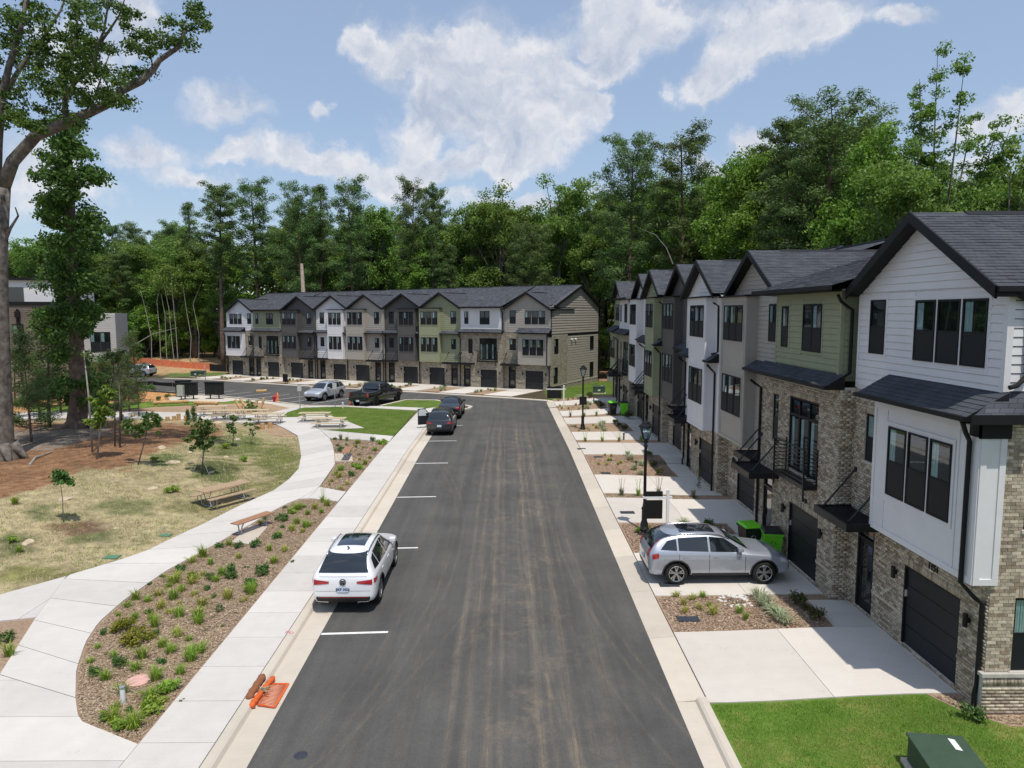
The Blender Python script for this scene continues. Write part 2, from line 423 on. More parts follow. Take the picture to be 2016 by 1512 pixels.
# concrete, asphalt and planting surfaces use world coordinates so that slabs do not repeat
def concrete(name, col, v=.10):
    m = bpy.data.materials.new(name); m.use_nodes = True; t = m.node_tree; L = t.links.new
    p = t.nodes['Principled BSDF']; p.inputs['Roughness'].default_value = .88; p.inputs['Specular IOR Level'].default_value = .25
    ge = nd(t, 'ShaderNodeNewGeometry'); oi = nd(t, 'ShaderNodeObjectInfo')
    acc = None
    for sc, am in ((.35, v), (2.2, v*.7), (30, v*.45)):
        nz = nd(t, 'ShaderNodeTexNoise'); nz.inputs['Scale'].default_value = sc; nz.inputs['Detail'].default_value = 5; L(ge.outputs['Position'], nz.inputs['Vector'])
        q = math_(t, 'MULTIPLY', math_(t, 'SUBTRACT', nz.outputs['Fac'], .5), am*2.2)
        acc = q if acc is None else math_(t, 'ADD', acc, q)
    # broom finish: fine lines
    wv = nd(t, 'ShaderNodeTexNoise'); wv.inputs['Scale'].default_value = 1.0; wv.inputs['Detail'].default_value = 3
    mp = nd(t, 'ShaderNodeMapping'); mp.inputs['Scale'].default_value = (1.2, 45, 1); L(ge.outputs['Position'], mp.inputs[0]); L(mp.outputs[0], wv.inputs['Vector'])
    acc = math_(t, 'ADD', acc, math_(t, 'MULTIPLY', math_(t, 'SUBTRACT', wv.outputs['Fac'], .5), .10))
    acc = math_(t, 'ADD', acc, math_(t, 'MULTIPLY', math_(t, 'SUBTRACT', oi.outputs['Random'], .5), .15))
    hv = nd(t, 'ShaderNodeHueSaturation'); hv.inputs['Color'].default_value = (*col, 1)
    L(math_(t, 'ADD', acc, 1.0), hv.inputs['Value'])
    # sparse stains
    n3 = nd(t, 'ShaderNodeTexNoise'); n3.inputs['Scale'].default_value = 4.5; n3.inputs['Detail'].default_value = 8; n3.inputs['Roughness'].default_value = .7; L(ge.outputs['Position'], n3.inputs['Vector'])
    mr = nd(t, 'ShaderNodeMapRange'); mr.inputs['From Min'].default_value = .60; mr.inputs['From Max'].default_value = .80; mr.inputs['To Max'].default_value = .38; L(n3.outputs['Fac'], mr.inputs['Value'])
    mx = nd(t, 'ShaderNodeMixRGB'); mx.inputs[2].default_value = (.30,.24,.17,1); L(mr.outputs[0], mx.inputs[0]); L(hv.outputs[0], mx.inputs[1]); L(mx.outputs[0], p.inputs['Base Color'])
    bn = nd(t, 'ShaderNodeTexNoise'); bn.inputs['Scale'].default_value = 60; L(ge.outputs['Position'], bn.inputs['Vector'])
    bp = nd(t, 'ShaderNodeBump'); bp.inputs['Strength'].default_value = .25; bp.inputs['Distance'].default_value = .008; L(bn.outputs['Fac'], bp.inputs['Height']); L(bp.outputs[0], p.inputs['Normal'])
    return m
CONC = concrete('concrete_walk', (.56,.525,.485), .11)
CONC2 = concrete('concrete_curb', (.56,.495,.41), .10)
CONC3 = concrete('concrete_drive', (.61,.56,.50), .09)
def asphalt_mat():
    m = bpy.data.materials.new('asphalt'); m.use_nodes = True; t = m.node_tree; L = t.links.new
    p = t.nodes['Principled BSDF']; p.inputs['Roughness'].default_value = .9; p.inputs['Specular IOR Level'].default_value = .3
    ge = nd(t, 'ShaderNodeNewGeometry'); sp = nd(t, 'ShaderNodeSeparateXYZ'); L(ge.outputs['Position'], sp.inputs[0])
    def noise(scale, det=5, mapscale=None, rough=.6):
        nz = nd(t, 'ShaderNodeTexNoise'); nz.inputs['Scale'].default_value = scale; nz.inputs['Detail'].default_value = det; nz.inputs['Roughness'].default_value = rough
        if mapscale:
            mp = nd(t, 'ShaderNodeMapping'); mp.inputs['Scale'].default_value = mapscale; L(ge.outputs['Position'], mp.inputs[0]); L(mp.outputs[0], nz.inputs['Vector'])
        else: L(ge.outputs['Position'], nz.inputs['Vector'])
        return nz.outputs['Fac']
    cr = nd(t, 'ShaderNodeValToRGB'); cr.color_ramp.elements[0].position = .28; cr.color_ramp.elements[0].color = (.060,.058,.055,1); cr.color_ramp.elements[1].position = .75; cr.color_ramp.elements[1].color = (.096,.092,.086,1)
    L(noise(.45, 8, rough=.65), cr.inputs[0])
    # long faint rolling streaks along the street
    st = noise(1.0, 4, (2.6, .07, 1))
    c3 = nd(t, 'ShaderNodeValToRGB'); c3.color_ramp.elements[0].position = .35; c3.color_ramp.elements[0].color = (.90,.90,.90,1); c3.color_ramp.elements[1].position = .68; c3.color_ramp.elements[1].color = (1.16,1.15,1.13,1)
    L(st, c3.inputs[0])
    mx = nd(t, 'ShaderNodeMixRGB', blend_type='MULTIPLY'); mx.inputs[0].default_value = 1; L(cr.outputs[0], mx.inputs[1]); L(c3.outputs[0], mx.inputs[2])
    # tan mud tracked in by wheels: bands in x, broken up by noise
    xw = math_(t, 'ADD', sp.outputs[0], math_(t, 'MULTIPLY', math_(t, 'SUBTRACT', noise(.10, 2), .5), .45))
    acc = None
    for (x0, w, a) in ((-1.22,.13,.8),(-.86,.16,.75),(-.40,.15,1.0),(-.10,.10,.6),(.76,.15,1.0),(1.04,.09,.6),(1.47,.20,.8),(1.85,.12,.35),(2.35,.25,.30),(-2.2,.25,.30),(-3.1,.2,.15)):
        q = math_(t, 'MULTIPLY', math_(t, 'SUBTRACT', 1.0, math_(t, 'MULTIPLY', math_(t, 'ABSOLUTE', math_(t, 'SUBTRACT', xw, x0)), 1/w), clamp=True), a)
        acc = q if acc is None else math_(t, 'ADD', acc, q)
    brk = nd(t, 'ShaderNodeMapRange'); brk.inputs['From Min'].default_value = .42; brk.inputs['From Max'].default_value = .72; L(noise(1.3, 8, (1.6,.7,1), .75), brk.inputs['Value'])
    yy = math_(t, 'SUBTRACT', sp.outputs[1], 26.0); y2 = math_(t, 'MULTIPLY', yy, yy)
    for sg, xs_ in ((-.013, ((2.0,.09,.45),(2.35,.07,.35),(1.2,.08,.3))), (.011, ((-1.7,.08,.35),(-2.0,.08,.3),(-2.6,.07,.25))), (-.006, ((.45,.10,.5),(.62,.07,.4))), (.02, ((-.5,.07,.3),(.1,.06,.25)))):
        xc = math_(t, 'ADD', xw, math_(t, 'MULTIPLY', y2, sg))
        for (x0, w, a) in xs_:
            q = math_(t, 'MULTIPLY', math_(t, 'SUBTRACT', 1.0, math_(t, 'MULTIPLY', math_(t, 'ABSOLUTE', math_(t, 'SUBTRACT', xc, x0)), 1/w), clamp=True), a)
            acc = math_(t, 'ADD', acc, q)
    fine = nd(t, 'ShaderNodeMapRange'); fine.inputs['From Min'].default_value = .35; fine.inputs['From Max'].default_value = .65; fine.inputs['To Min'].default_value = .25; L(noise(1.0, 3, (22, .35, 1)), fine.inputs['Value'])
    lane = math_(t, 'MULTIPLY', math_(t, 'MULTIPLY', acc, math_(t, 'ADD', brk.outputs[0], .28)), fine.outputs[0])
    # loose dust thrown over the near right half of the street
    dz = nd(t, 'ShaderNodeMapRange'); dz.inputs['From Min'].default_value = .50; dz.inputs['From Max'].default_value = .80; L(noise(1.1, 9, None, .78), dz.inputs['Value'])
    dx = math_(t, 'SUBTRACT', 1.0, math_(t, 'MULTIPLY', math_(t, 'ABSOLUTE', math_(t, 'SUBTRACT', sp.outputs[0], .6)), .38), clamp=True)
    lane = math_(t, 'ADD', lane, math_(t, 'MULTIPLY', math_(t, 'MULTIPLY', dz.outputs[0], dx), 1.0))
    # nothing much on the cross street
    yf = nd(t, 'ShaderNodeMapRange'); yf.inputs['From Min'].default_value = 56; yf.inputs['From Max'].default_value = 50; L(sp.outputs[1], yf.inputs['Value'])
    lane = math_(t, 'MULTIPLY', lane, yf.outputs[0])
    spots = nd(t, 'ShaderNodeMapRange'); spots.inputs['From Min'].default_value = .66; spots.inputs['From Max'].default_value = .74; L(noise(5.5, 3), spots.inputs['Value'])
    film = math_(t, 'ADD', math_(t, 'MULTIPLY', lane, .62), math_(t, 'MULTIPLY', spots.outputs[0], .10), clamp=True)
    m2 = nd(t, 'ShaderNodeMixRGB'); m2.inputs[2].default_value = (.27,.205,.135,1); L(film, m2.inputs[0]); L(mx.outputs[0], m2.inputs[1])
    # aggregate speckle, random tone per stone
    vo = nd(t, 'ShaderNodeTexVoronoi'); vo.inputs['Scale'].default_value = 95; L(ge.outputs['Position'], vo.inputs['Vector'])
    m3 = nd(t, 'ShaderNodeMixRGB', blend_type='MULTIPLY'); m3.inputs[0].default_value = .45
    hs = nd(t, 'ShaderNodeHueSaturation'); hs.inputs['Saturation'].default_value = 0; hs.inputs['Value'].default_value = 1.7; L(vo.outputs['Color'], hs.inputs['Color'])
    L(m2.outputs[0], m3.inputs[1]); L(hs.outputs[0], m3.inputs[2]); L(m3.outputs[0], p.inputs['Base Color'])
    bp = nd(t, 'ShaderNodeBump'); bp.inputs['Strength'].default_value = .35; bp.inputs['Distance'].default_value = .01; L(vo.outputs['Distance'], bp.inputs['Height']); L(bp.outputs[0], p.inputs['Normal'])
    return m
ASPHM = asphalt_mat()
def soil(name, cols, scale=6, bump=.6, bscale=25, mult=1.0, vcol=False):
    m = bpy.data.materials.new(name); m.use_nodes = True; t = m.node_tree; L = t.links.new
    p = t.nodes['Principled BSDF']; p.inputs['Roughness'].default_value = .95; p.inputs['Specular IOR Level'].default_value = .1
    ge = nd(t, 'ShaderNodeNewGeometry')
    nz = nd(t, 'ShaderNodeTexNoise'); nz.inputs['Scale'].default_value = scale; nz.inputs['Detail'].default_value = 10; nz.inputs['Roughness'].default_value = .72; L(ge.outputs['Position'], nz.inputs['Vector'])
    cr = nd(t, 'ShaderNodeValToRGB'); e = cr.color_ramp.elements
    n = len(cols)
    e[0].position = .3; e[0].color = (*cols[0], 1); e[1].position = .7; e[1].color = (*cols[-1], 1)
    for i in range(1, n-1): q = e.new(.3 + .4*i/(n-1)); q.color = (*cols[i], 1)
    L(nz.outputs['Fac'], cr.inputs[0]); out = cr.outputs[0]
    if vcol:
        at_ = nd(t, 'ShaderNodeAttribute'); at_.attribute_name = 'cover'
        mx = nd(t, 'ShaderNodeMixRGB', blend_type='MULTIPLY'); mx.inputs[0].default_value = 1; L(out, mx.inputs[1]); L(at_.outputs['Color'], mx.inputs[2]); out = mx.outputs[0]
    n2 = nd(t, 'ShaderNodeTexNoise'); n2.inputs['Scale'].default_value = .5; n2.inputs['Detail'].default_value = 4; L(ge.outputs['Position'], n2.inputs['Vector'])
    hv = nd(t, 'ShaderNodeHueSaturation'); L(out, hv.inputs['Color']); L(math_(t, 'ADD', math_(t, 'MULTIPLY', n2.outputs['Fac'], .7), .65), hv.inputs['Value'])
    L(hv.outputs[0], p.inputs['Base Color'])
    bn = nd(t, 'ShaderNodeTexNoise'); bn.inputs['Scale'].default_value = bscale; bn.inputs['Detail'].default_value = 6; L(ge.outputs['Position'], bn.inputs['Vector'])
    bp = nd(t, 'ShaderNodeBump'); bp.inputs['Strength'].default_value = bump; bp.inputs['Distance'].default_value = .05; L(bn.outputs['Fac'], bp.inputs['Height']); L(bp.outputs[0], p.inputs['Normal'])
    return m
MULCH = soil('bark_mulch', [(.21,.135,.09),(.34,.235,.16),(.46,.345,.25)], 14)
LAWN = soil('mown_grass', [(.075,.150,.020),(.115,.205,.030),(.30,.28,.09)], 1.3, bscale=90)
LAWN2 = soil('fresh_turf', [(.075,.125,.022),(.110,.165,.032),(.15,.19,.045)], 1.0, bscale=90)
SAND = soil('play_mulch', [(.25,.16,.10),(.38,.26,.17),(.50,.37,.26)], 9)
GROUND = soil('natural_ground', [(.52,.52,.50),(.95,.95,.95),(1.4,1.38,1.3)], 3.0, vcol=True)
PAINT = mat('road_paint', (.72,.70,.68), .7, .12, 6)

# ================================================================== GROUND
def clip_poly(poly, nx, ny, c):
    """keep the side nx*x+ny*y <= c"""
    out = []
    for i in range(len(poly)):
        a, b = poly[i], poly[(i+1) % len(poly)]
        da, db = nx*a[0]+ny*a[1]-c, nx*b[0]+ny*b[1]-c
        if da <= 0: out.append(a)
        if (da < 0 < db) or (db < 0 < da):
            t = da/(da-db); out.append((a[0]+(b[0]-a[0])*t, a[1]+(b[1]-a[1])*t))
    return out
def sheet(name, poly, zoff, m, fn=None, thick=.14, grid=1.5, parent=None, kind='structure', label=None):
    fn = fn or Gv
    if len(poly) < 3: return None
    bm = bmesh.new()
    vs = [bm.verts.new((x, y, 0)) for x, y in poly]
    try: bm.faces.new(vs)
    except ValueError: bm.free(); return None
    xs = [p[0] for p in poly]; ys = [p[1] for p in poly]
    for ax, lo, hi in ((0, min(xs), max(xs)), (1, min(ys), max(ys))):
        q = math.ceil(lo/grid)*grid
        if q - lo < .02: q += grid
        while q < hi-.02:
            co = (q, 0, 0) if ax == 0 else (0, q, 0); no = (1,0,0) if ax == 0 else (0,1,0)
            bmesh.ops.bisect_plane(bm, geom=bm.verts[:]+bm.edges[:]+bm.faces[:], plane_co=co, plane_no=no)
            q += grid
    bmesh.ops.triangulate(bm, faces=bm.faces[:])
    bmesh.ops.recalc_face_normals(bm, faces=bm.faces[:])
    if sum(f.normal.z for f in bm.faces) < 0: bmesh.ops.reverse_faces(bm, faces=bm.faces[:])
    if thick:
        edges = [e for e in bm.edges if e.is_boundary]
        r = bmesh.ops.extrude_edge_only(bm, edges=edges)
        low = set(v for v in r['geom'] if isinstance(v, bmesh.types.BMVert))
    else: low = set()
    V = list(bm.verts)
    Z = fn(np.array([v.co.x for v in V]), np.array([v.co.y for v in V]))
    for v, z in zip(V, Z): v.co.z = z + zoff - (thick if v in low else 0)
    me = bpy.data.meshes.new(name); bm.to_mesh(me); bm.free(); me.materials.append(m)
    o = link(bpy.data.objects.new(name, me), parent)
    if parent is None and kind: o['kind'] = kind
    if label: o['label'] = label
    return o
def holder(name, label=None):
    o = empty(name, (0, 0, 0)); o['kind'] = 'structure'
    if label: o['label'] = label
    return o
def slabs(par, poly, dirv, joints, zoff, m, fn=None, gap=.007, thick=.14, grid=1.5, name='slab'):
    """cut a paved outline into single slabs across dirv at the given joint positions"""
    dx, dy = dirv
    ts = [dx*p[0]+dy*p[1] for p in poly]
    js = [min(ts)-1] + [j for j in joints if min(ts)+.1 < j < max(ts)-.1] + [max(ts)+1]
    for a, b in zip(js[:-1], js[1:]):
        q = clip_poly(clip_poly(poly, dx, dy, b-gap), -dx, -dy, -(a+gap))
        if len(q) >= 3: sheet(name, q, zoff, m, fn, thick, grid, par)
def PX(pts): return [atg(*p) for p in pts]
def proj(X, Y, Z):
    dx, dy, dz = X, Y, Z-CAMH
    cp, sp, cs, sn = math.cos(PIT), math.sin(PIT), math.cos(PSI), math.sin(PSI)
    fw = dx*sn*cp + dy*cs*cp - dz*sp; rt = dx*cs - dy*sn; up = dx*sn*sp + dy*cs*sp + dz*cp
    fw = np.maximum(fw, .1)
    return CX + F*rt/fw, CY - F*up/fw

def build_ground():
    fx = np.arange(-64, 16, .4); cx = np.concatenate([[-900, -500, -300, -200, -150], np.arange(-120, -64, 2.0)])
    xs = np.concatenate([cx, fx, np.arange(16, 44, 2.0), [60, 90, 150, 300, 500, 900]])
    ys = np.concatenate([[-400, -100, -30], np.arange(-6, 12, 2.0), np.arange(12, 84, .4), np.arange(84, 135, 1.5), [145, 170, 220, 320, 500, 900, 1500]])
    X, Y = np.meshgrid(xs, ys)
    Z = Gv(X, Y)
    d = sdf(ASPH, X, Y)
    Z = Z + .03
    low = (d < .9)
    Z = np.where(low, gv(X, Y) - .10, Z)
    # paved or planted areas have their own sheets, keep the soil just below them
    u, v = proj(X, Y, Z)
    col = np.zeros(X.shape+(3,)); col[:] = (.085, .070, .042)
    n = rs.rand(*X.shape)
    def put(poly, c, soft=.0, amp=.15, cond=None):
        s = sdf(poly, u, v) < soft*(n-.5)
        if cond is not None: s &= cond
        for k in range(3): col[..., k] = np.where(s, c[k]*(1+amp*(n-.5)), col[..., k])
    put([(-900,640),(2900,640),(2900,1700),(-900,1700)], (.20,.17,.10), cond=(Y < 66))
    put([(300,738),(300,700),(450,690),(450,742)], (.40,.27,.145), 6)
    put([(-400,800),(130,770),(330,750),(345,775),(330,792),(120,808),(-400,830)], (.54,.285,.125), 8, .5)
    put([(330,742),(330,735),(445,733),(448,742)], (.12,.17,.05), 2)
    # berm
    s = sdf(BERM, X, Y) < .3
    gr = (.36,.30,.175)
    for k in range(3): col[..., k] = np.where(s, gr[k]*(1+.25*(n-.5)), col[..., k])
    put([(-300,1000),(0,986),(106,952),(159,928),(251,923),(291,896),(331,878),(440,862),(430,838),(250,830),(0,834),(-300,840)], (.24,.135,.075), 12, .5, cond=s)
    put([(0,850),(200,835),(230,850),(120,880),(0,890)], (.20,.17,.14), 10, .3, cond=s)
    for (a, b, rx, ry, c) in [(470,880,55,22,(.13,.15,.05)),(545,900,45,28,(.155,.165,.055)),(425,925,50,22,(.105,.12,.045)),(330,905,30,14,(.11,.13,.05)),(560,930,35,18,(.17,.17,.07)),
                              (250,1000,60,16,(.17,.17,.08)),(75,1010,26,14,(.14,.15,.07)),(30,1075,45,22,(.13,.14,.06)),(170,1055,60,14,(.15,.155,.07)),(150,1040,60,12,(.17,.11,.07)),(60,1130,90,14,(.19,.18,.07)),(380,1000,50,14,(.21,.19,.09)),(500,960,50,16,(.20,.185,.08))]:
        q = ((u-a)/rx)**2 + ((v-b)/ry)**2 < 1 + 1.2*(n-.5)
        q &= s
        for k in range(3): col[..., k] = np.where(q, c[k]*(1+.3*(n-.5)), col[..., k])
    # grass by the two end walls
    q = (X > 4.2) & (Y > 69.2) & (Y < 98) & (X < 16)
    for k, c in enumerate((.095,.150,.028)): col[..., k] = np.where(q, c*(1+.2*(n-.5)), col[..., k])
    q = (X > 4.2) & (Y > 90) & (X < 20) & (Y < 112)
    for k, c in enumerate((.34,.20,.13)): col[..., k] = np.where(q, c*(1+.3*(n-.5)), col[..., k])
    ny, nx = X.shape
    V = np.stack([X, Y, Z], -1).reshape(-1, 3)
    idx = np.arange(nx*ny).reshape(ny, nx)
    Fq = np.stack([idx[:-1,:-1], idx[:-1,1:], idx[1:,1:], idx[1:,:-1]], -1).reshape(-1, 4)
    me = bpy.data.meshes.new('ground')
    me.vertices.add(len(V)); me.vertices.foreach_set('co', V.astype(np.float32).ravel())
    me.loops.add(Fq.size); me.loops.foreach_set('vertex_index', Fq.astype(np.int32).ravel())
    me.polygons.add(len(Fq)); me.polygons.foreach_set('loop_start', np.arange(0, Fq.size, 4, dtype=np.int32)); me.polygons.foreach_set('loop_total', np.full(len(Fq), 4, dtype=np.int32))
    me.update(calc_edges=True); me.polygons.foreach_set('use_smooth', np.ones(len(Fq), bool))
    ca = me.color_attributes.new('cover', 'FLOAT_COLOR', 'POINT')
    ca.data.foreach_set('color', np.concatenate([col.reshape(-1, 3), np.ones((len(V), 1))], 1).astype(np.float32).ravel())
    me.materials.append(GROUND)
    o = link(bpy.data.objects.new('ground', me)); tag(o, kind='structure')
build_ground()

sheet('road', ASPH, 0.0, ASPHM, gv, thick=0, grid=3.0)

# --- left kerb, gutter and sidewalk
def kerb_profile(mb, prof, y0, y1):
    ys = [y0] + [q for q in (42,) if y0 < q < y1] + [y1]
    rows = [[(x, y, gv(np.array([x]), np.array([y]))[0] + z) for x, z in prof] for y in ys]
    base = len(mb.v); k = len(prof)
    for r in rows: mb.v += [tuple(map(float, p)) for p in r]
    for j in range(len(rows)-1):
        for i in range(k-1):
            a = base+j*k+i; mb.f.append((a, a+1, a+k+1, a+k)); mb.m.append(0)
    mb.f.append(tuple(base+i for i in range(k))); mb.m.append(0)
    mb.f.append(tuple(base+(len(rows)-1)*k+i for i in reversed(range(k)))); mb.m.append(0)
kerb = holder('kerb', 'pale concrete kerb and gutter along the left side of the street')
pL = [(XL, -.15), (XL, .004), (-5.60, -.004), (-5.66, .012), (-5.71, .10), (-5.76, .125), (-5.92, .125), (-5.92, -.15)]
y = -6.0
while y < 61.5:
    y1 = min(y+3.05, 61.8)
    mb = MB(); kerb_profile(mb, pL, y+.004, y1-.004); mb.build('kerb_stone', CONC2, kerb)
    y += 3.05
kerb2 = holder('kerb', 'flush concrete gutter strip along the driveways on the right')
pR = [(4.55, -.15), (4.55, .062), (4.25, .035), (4.0, .006), (XR, .004), (XR, -.15)]
pR2 = [(4.55, -.15), (4.55, .125), (4.40, .125), (4.34, .09), (4.30, .012), (4.22, .0), (XR, .004), (XR, -.15)]
y = -6.0
while y < 66:
    y1 = min(y+3.05, 67.2)
    mb = MB(); kerb_profile(mb, pR2 if y < 13 else pR, y+.006, y1-.006); mb.build('kerb_stone', CONC2, kerb2)
    y += 3.05
walk = holder('sidewalk', 'straight concrete sidewalk beside the kerb')
slabs(walk, [(-5.945,-6),(-5.945,62.4),(-6.5,62.9),(-7.48,61.6),(-7.48,-6)], (0,1), [-6+1.52*i for i in range(1,50)], .12, CONC)

# --- curving park path
path = holder('path', 'curving pale concrete path through the park')
def resample(pts, n):
    P = np.array(pts); d = np.concatenate([[0], np.cumsum(np.hypot(*np.diff(P, axis=0).T))])
    t = np.linspace(0, d[-1], n)
    return np.stack([np.interp(t, d, P[:,0]), np.interp(t, d, P[:,1])], 1)
leftp = PX([(0,1337),(45,1265),(72,1222),(132,1140),(238,1108),(291,1089.5),(344,1063),(400,1037),(469,1002),(539,970),(568.5,948.5),(588,926.7),(593,903),(590,879),(586,861)])
rightp = PX([(149,1383),(150.5,1327),(168,1274),(193.5,1233.6),(241.5,1190.6),(327,1130),(410,1085),(493,1037.8),(538.7,1010),(574,992),(590,987),(628.6,963),(659.4,918),(658,897),(655,880),(648.5,866.4),(629.6,849)])
N = 84
LP, RP = resample(leftp, N), resample(rightp, N)
for i in range(0, N-4, 4):
    j = i+4 if i+8 <= N-1 else N-1
    a = [tuple(p) for p in LP[i:j+1]]; b = [tuple(p) for p in RP[i:j+1]]
    # 12 mm joint
    def sh(p, q, f): return (p[0]+(q[0]-p[0])*f, p[1]+(q[1]-p[1])*f)
    f = .008
    a[0], a[-1] = sh(a[0], a[1], f*4), sh(a[-1], a[-2], f*4); b[0], b[-1] = sh(b[0], b[1], f*4), sh(b[-1], b[-2], f*4)
    sheet('slab', a + b[::-1], .12, CONC, gv, parent=path)
    if j == N-1: break
slabs(path, PX([(149,1384),(154,1418),(163,1431)]) + [(-7.49,13.72),(-7.49, 9), (-20, 9)] + PX([(-20,1337),(0,1338)]), (0,1), [10.2+1.5*i for i in range(5)], .12, CONC, gv)
slabs(path, PX([(-260,1225),(0,1178),(131,1141),(71,1223),(0,1230),(-260,1290)]), (1,0), [-30+1.8*i for i in range(12)], .121, CONC, gv)
for p in ([(591,987),(614,986),(665.7,991.7),(681,973),(629,963)], [(649,866),(766.5,872.4),(774.4,861.9),(630.5,849.3)]):
    slabs(path, PX(p), (1,0), [-9.0], .121, CONC, gv)
slabs(path, PX([(586.5,861),(558.6,845),(531,833),(555,824.5),(583,824),(629.5,849)]), (0,1), [49.5+1.6*i for i in range(6)], .12, CONC, gv)
slabs(path, PX([(531,832.8),(554.6,824.3),(566.5,813.6),(598,804.6),(600,801),(570,806),(548,811.5),(519,818),(499,817),(400,815),(208,812),(100,813),(-100,820),(-100,831),(100,825),(208,825),(300,827),(400,828.5),(470,834),(517,833)]), (1,0), [-60+2.4*i for i in range(20)], .11, CONC, gv)
slabs(path, PX([(598.5,804.4),(680,802.4),(820,809.8),(836,805),(747,801.5),(700,801.8),(600.5,800.9)]), (1,0), [-19+1.6*i for i in range(8)], .10, CONC, gv)
pad = holder('sidewalk', 'concrete pad around the mailboxes beside the parking stalls')
slabs(pad, PX([(384,779),(454,785.4),(537,793.4),(600,801),(570,805.6),(530,797),(466,790),(440,793),(335,791),(330,784)]), (1,0), [-38+2*i for i in range(12)], .10, CONC2, gv)
tp = holder('sidewalk', 'pointed concrete pad under the two picnic tables')
slabs(tp, PX([(583.5,824.2),(630,848.8),(717,845.5),(668,826),(640,818.5),(605,818)]), (1,0), [-14.0, -11.6], .115, CONC, gv)
bp1 = sheet('sidewalk', PX([(456,1073),(492,1040.5),(527,1042.7),(496,1078)]), .125, CONC2, gv, label='small concrete pad under the backless bench')
bp2 = sheet('sidewalk', PX([(659,897),(692,896.8),(695,912),(660.5,912.5)]), .125, CONC2, gv, label='small concrete pad in the triangular bed')

# --- planting beds and lawns
bedA = PX([(261.7,1474),(212,1454),(163,1430),(154,1418),(149,1382.7),(150.5,1327),(168,1274),(193.5,1233.6),(241.5,1190.6),(327,1130),(410,1085),(493,1037.8),(538.7,1010),(574.4,992),(590,987),(614,986),(640,987.5),(665.7,991.7)])
bedA[0] = (-7.50, bedA[0][1]); bedA[-1] = (-7.50, bedA[-1][1])
sheet('mulch_bed', bedA, .085, MULCH, gv, label='long mulch bed with grass tufts between path and sidewalk')
bedB = PX([(648.5,866.6),(766.5,872.6),(681,972.8),(628.6,962.8),(645,945),(659.4,918),(658,896.6)])
bedB[1] = (-7.50, bedB[1][1]); bedB[2] = (-7.50, bedB[2][1])
sheet('mulch_bed', bedB, .085, MULCH, gv, label='triangular mulch bed with bench pad')
sheet('mulch_bed', PX([(-120,1235),(0,1230.5),(71,1222.5),(45,1265),(0,1336.5),(-120,1430)]), .085, MULCH, gv, label='small mulch bed at the left edge')
lawnB = PX([(554.6,824.5),(566.5,813.6),(598,804.8),(640,803),(680,803),(820,811),(774.4,861.9),(629.6,849),(717,845.5),(668,826),(640,818.5),(605,818),(583.5,824)])
sheet('lawn', lawnB, .10, LAWN2, gv, label='fresh green lawn behind the picnic tables')
isl = PX([(747,801),(798,789.5),(858,790),(903,797),(908,803),(880,809),(836,805)])
sheet('lawn', isl, .11, LAWN2, gv, label='green grass island beside the black pickup')
sheet('lawn', PX([(60,812),(60,801),(208,795),(335,791.5),(440,793.5),(466,790.5),(500,794),(430,797),(300,803),(208,811)]), .085, LAWN, gv, label='strip of grass in front of the mailboxes')
sheet('play_area', PX([(300,803.5),(430,797.5),(500,794.5),(530,797.5),(572,805.4),(548,811.3),(519,817.6),(499,816.8),(400,814.8),(210,811.8)]), .085, SAND, gv, label='tan wood chip play area with leaning logs')
sheet('play_area', PX([(499,843),(517,833.5),(531,833.5),(558.6,845),(585,861),(560,862),(520,856)]), .075, SAND, gv, label='small wood chip patch with log stumps')

# --- kerb ribbons elsewhere
def ribbon(name, pts, w, z, m, label, seg=3.0, side=1):
    h = holder(name, label); P = np.array(pts, float)
    d = np.concatenate([[0], np.cumsum(np.hypot(*np.diff(P, axis=0).T))]); n = max(2, int(d[-1]/seg)+1)
    t = np.linspace(0, d[-1], n*3+1); Q = np.stack([np.interp(t, d, P[:,0]), np.interp(t, d, P[:,1])], 1)
    T = np.gradient(Q, axis=0); T /= np.linalg.norm(T, axis=1)[:, None]; Nn = np.stack([-T[:,1], T[:,0]], 1)*side
    O = Q + Nn*w
    for i in range(0, n*3, 3):
        a = [tuple(Q[k]) for k in range(i, i+4)]; b = [tuple(O[k]) for k in range(i, i+4)]
        a[-1] = tuple(Q[i+3]-T[i+3]*.015); b[-1] = tuple(O[i+3]-T[i+3]*.015)
        sheet('kerb_stone', a + b[::-1], z, m, gv, parent=h)
FARC = PX([(1080,790.4),(1018,786),(939,781),(820,773.3),(567,759),(408,748.5),(319,745.5)])
ribbon('kerb', [(3.87,67.2)] + FARC[0:], .75, .055, CONC2, 'pale flush gutter in front of the far townhouses', side=-1)
ribbon('kerb', [(-5.2,60.2),(-3.9,61.2),(-3.1,62.6),(-3.0,63.9),(-3.8,65.2)] + PX([(858,789),(798,788.5),(746.7,800.4)]), .32, .12, CONC2, 'kerb around the grass island', seg=2, side=1)
ribbon('kerb', PX([(699,801),(625,800),(599.5,799.5),(537,791),(454,783),(390.5,777)]), .28, .12, CONC2, 'kerb at the head of the parking stalls', side=1)

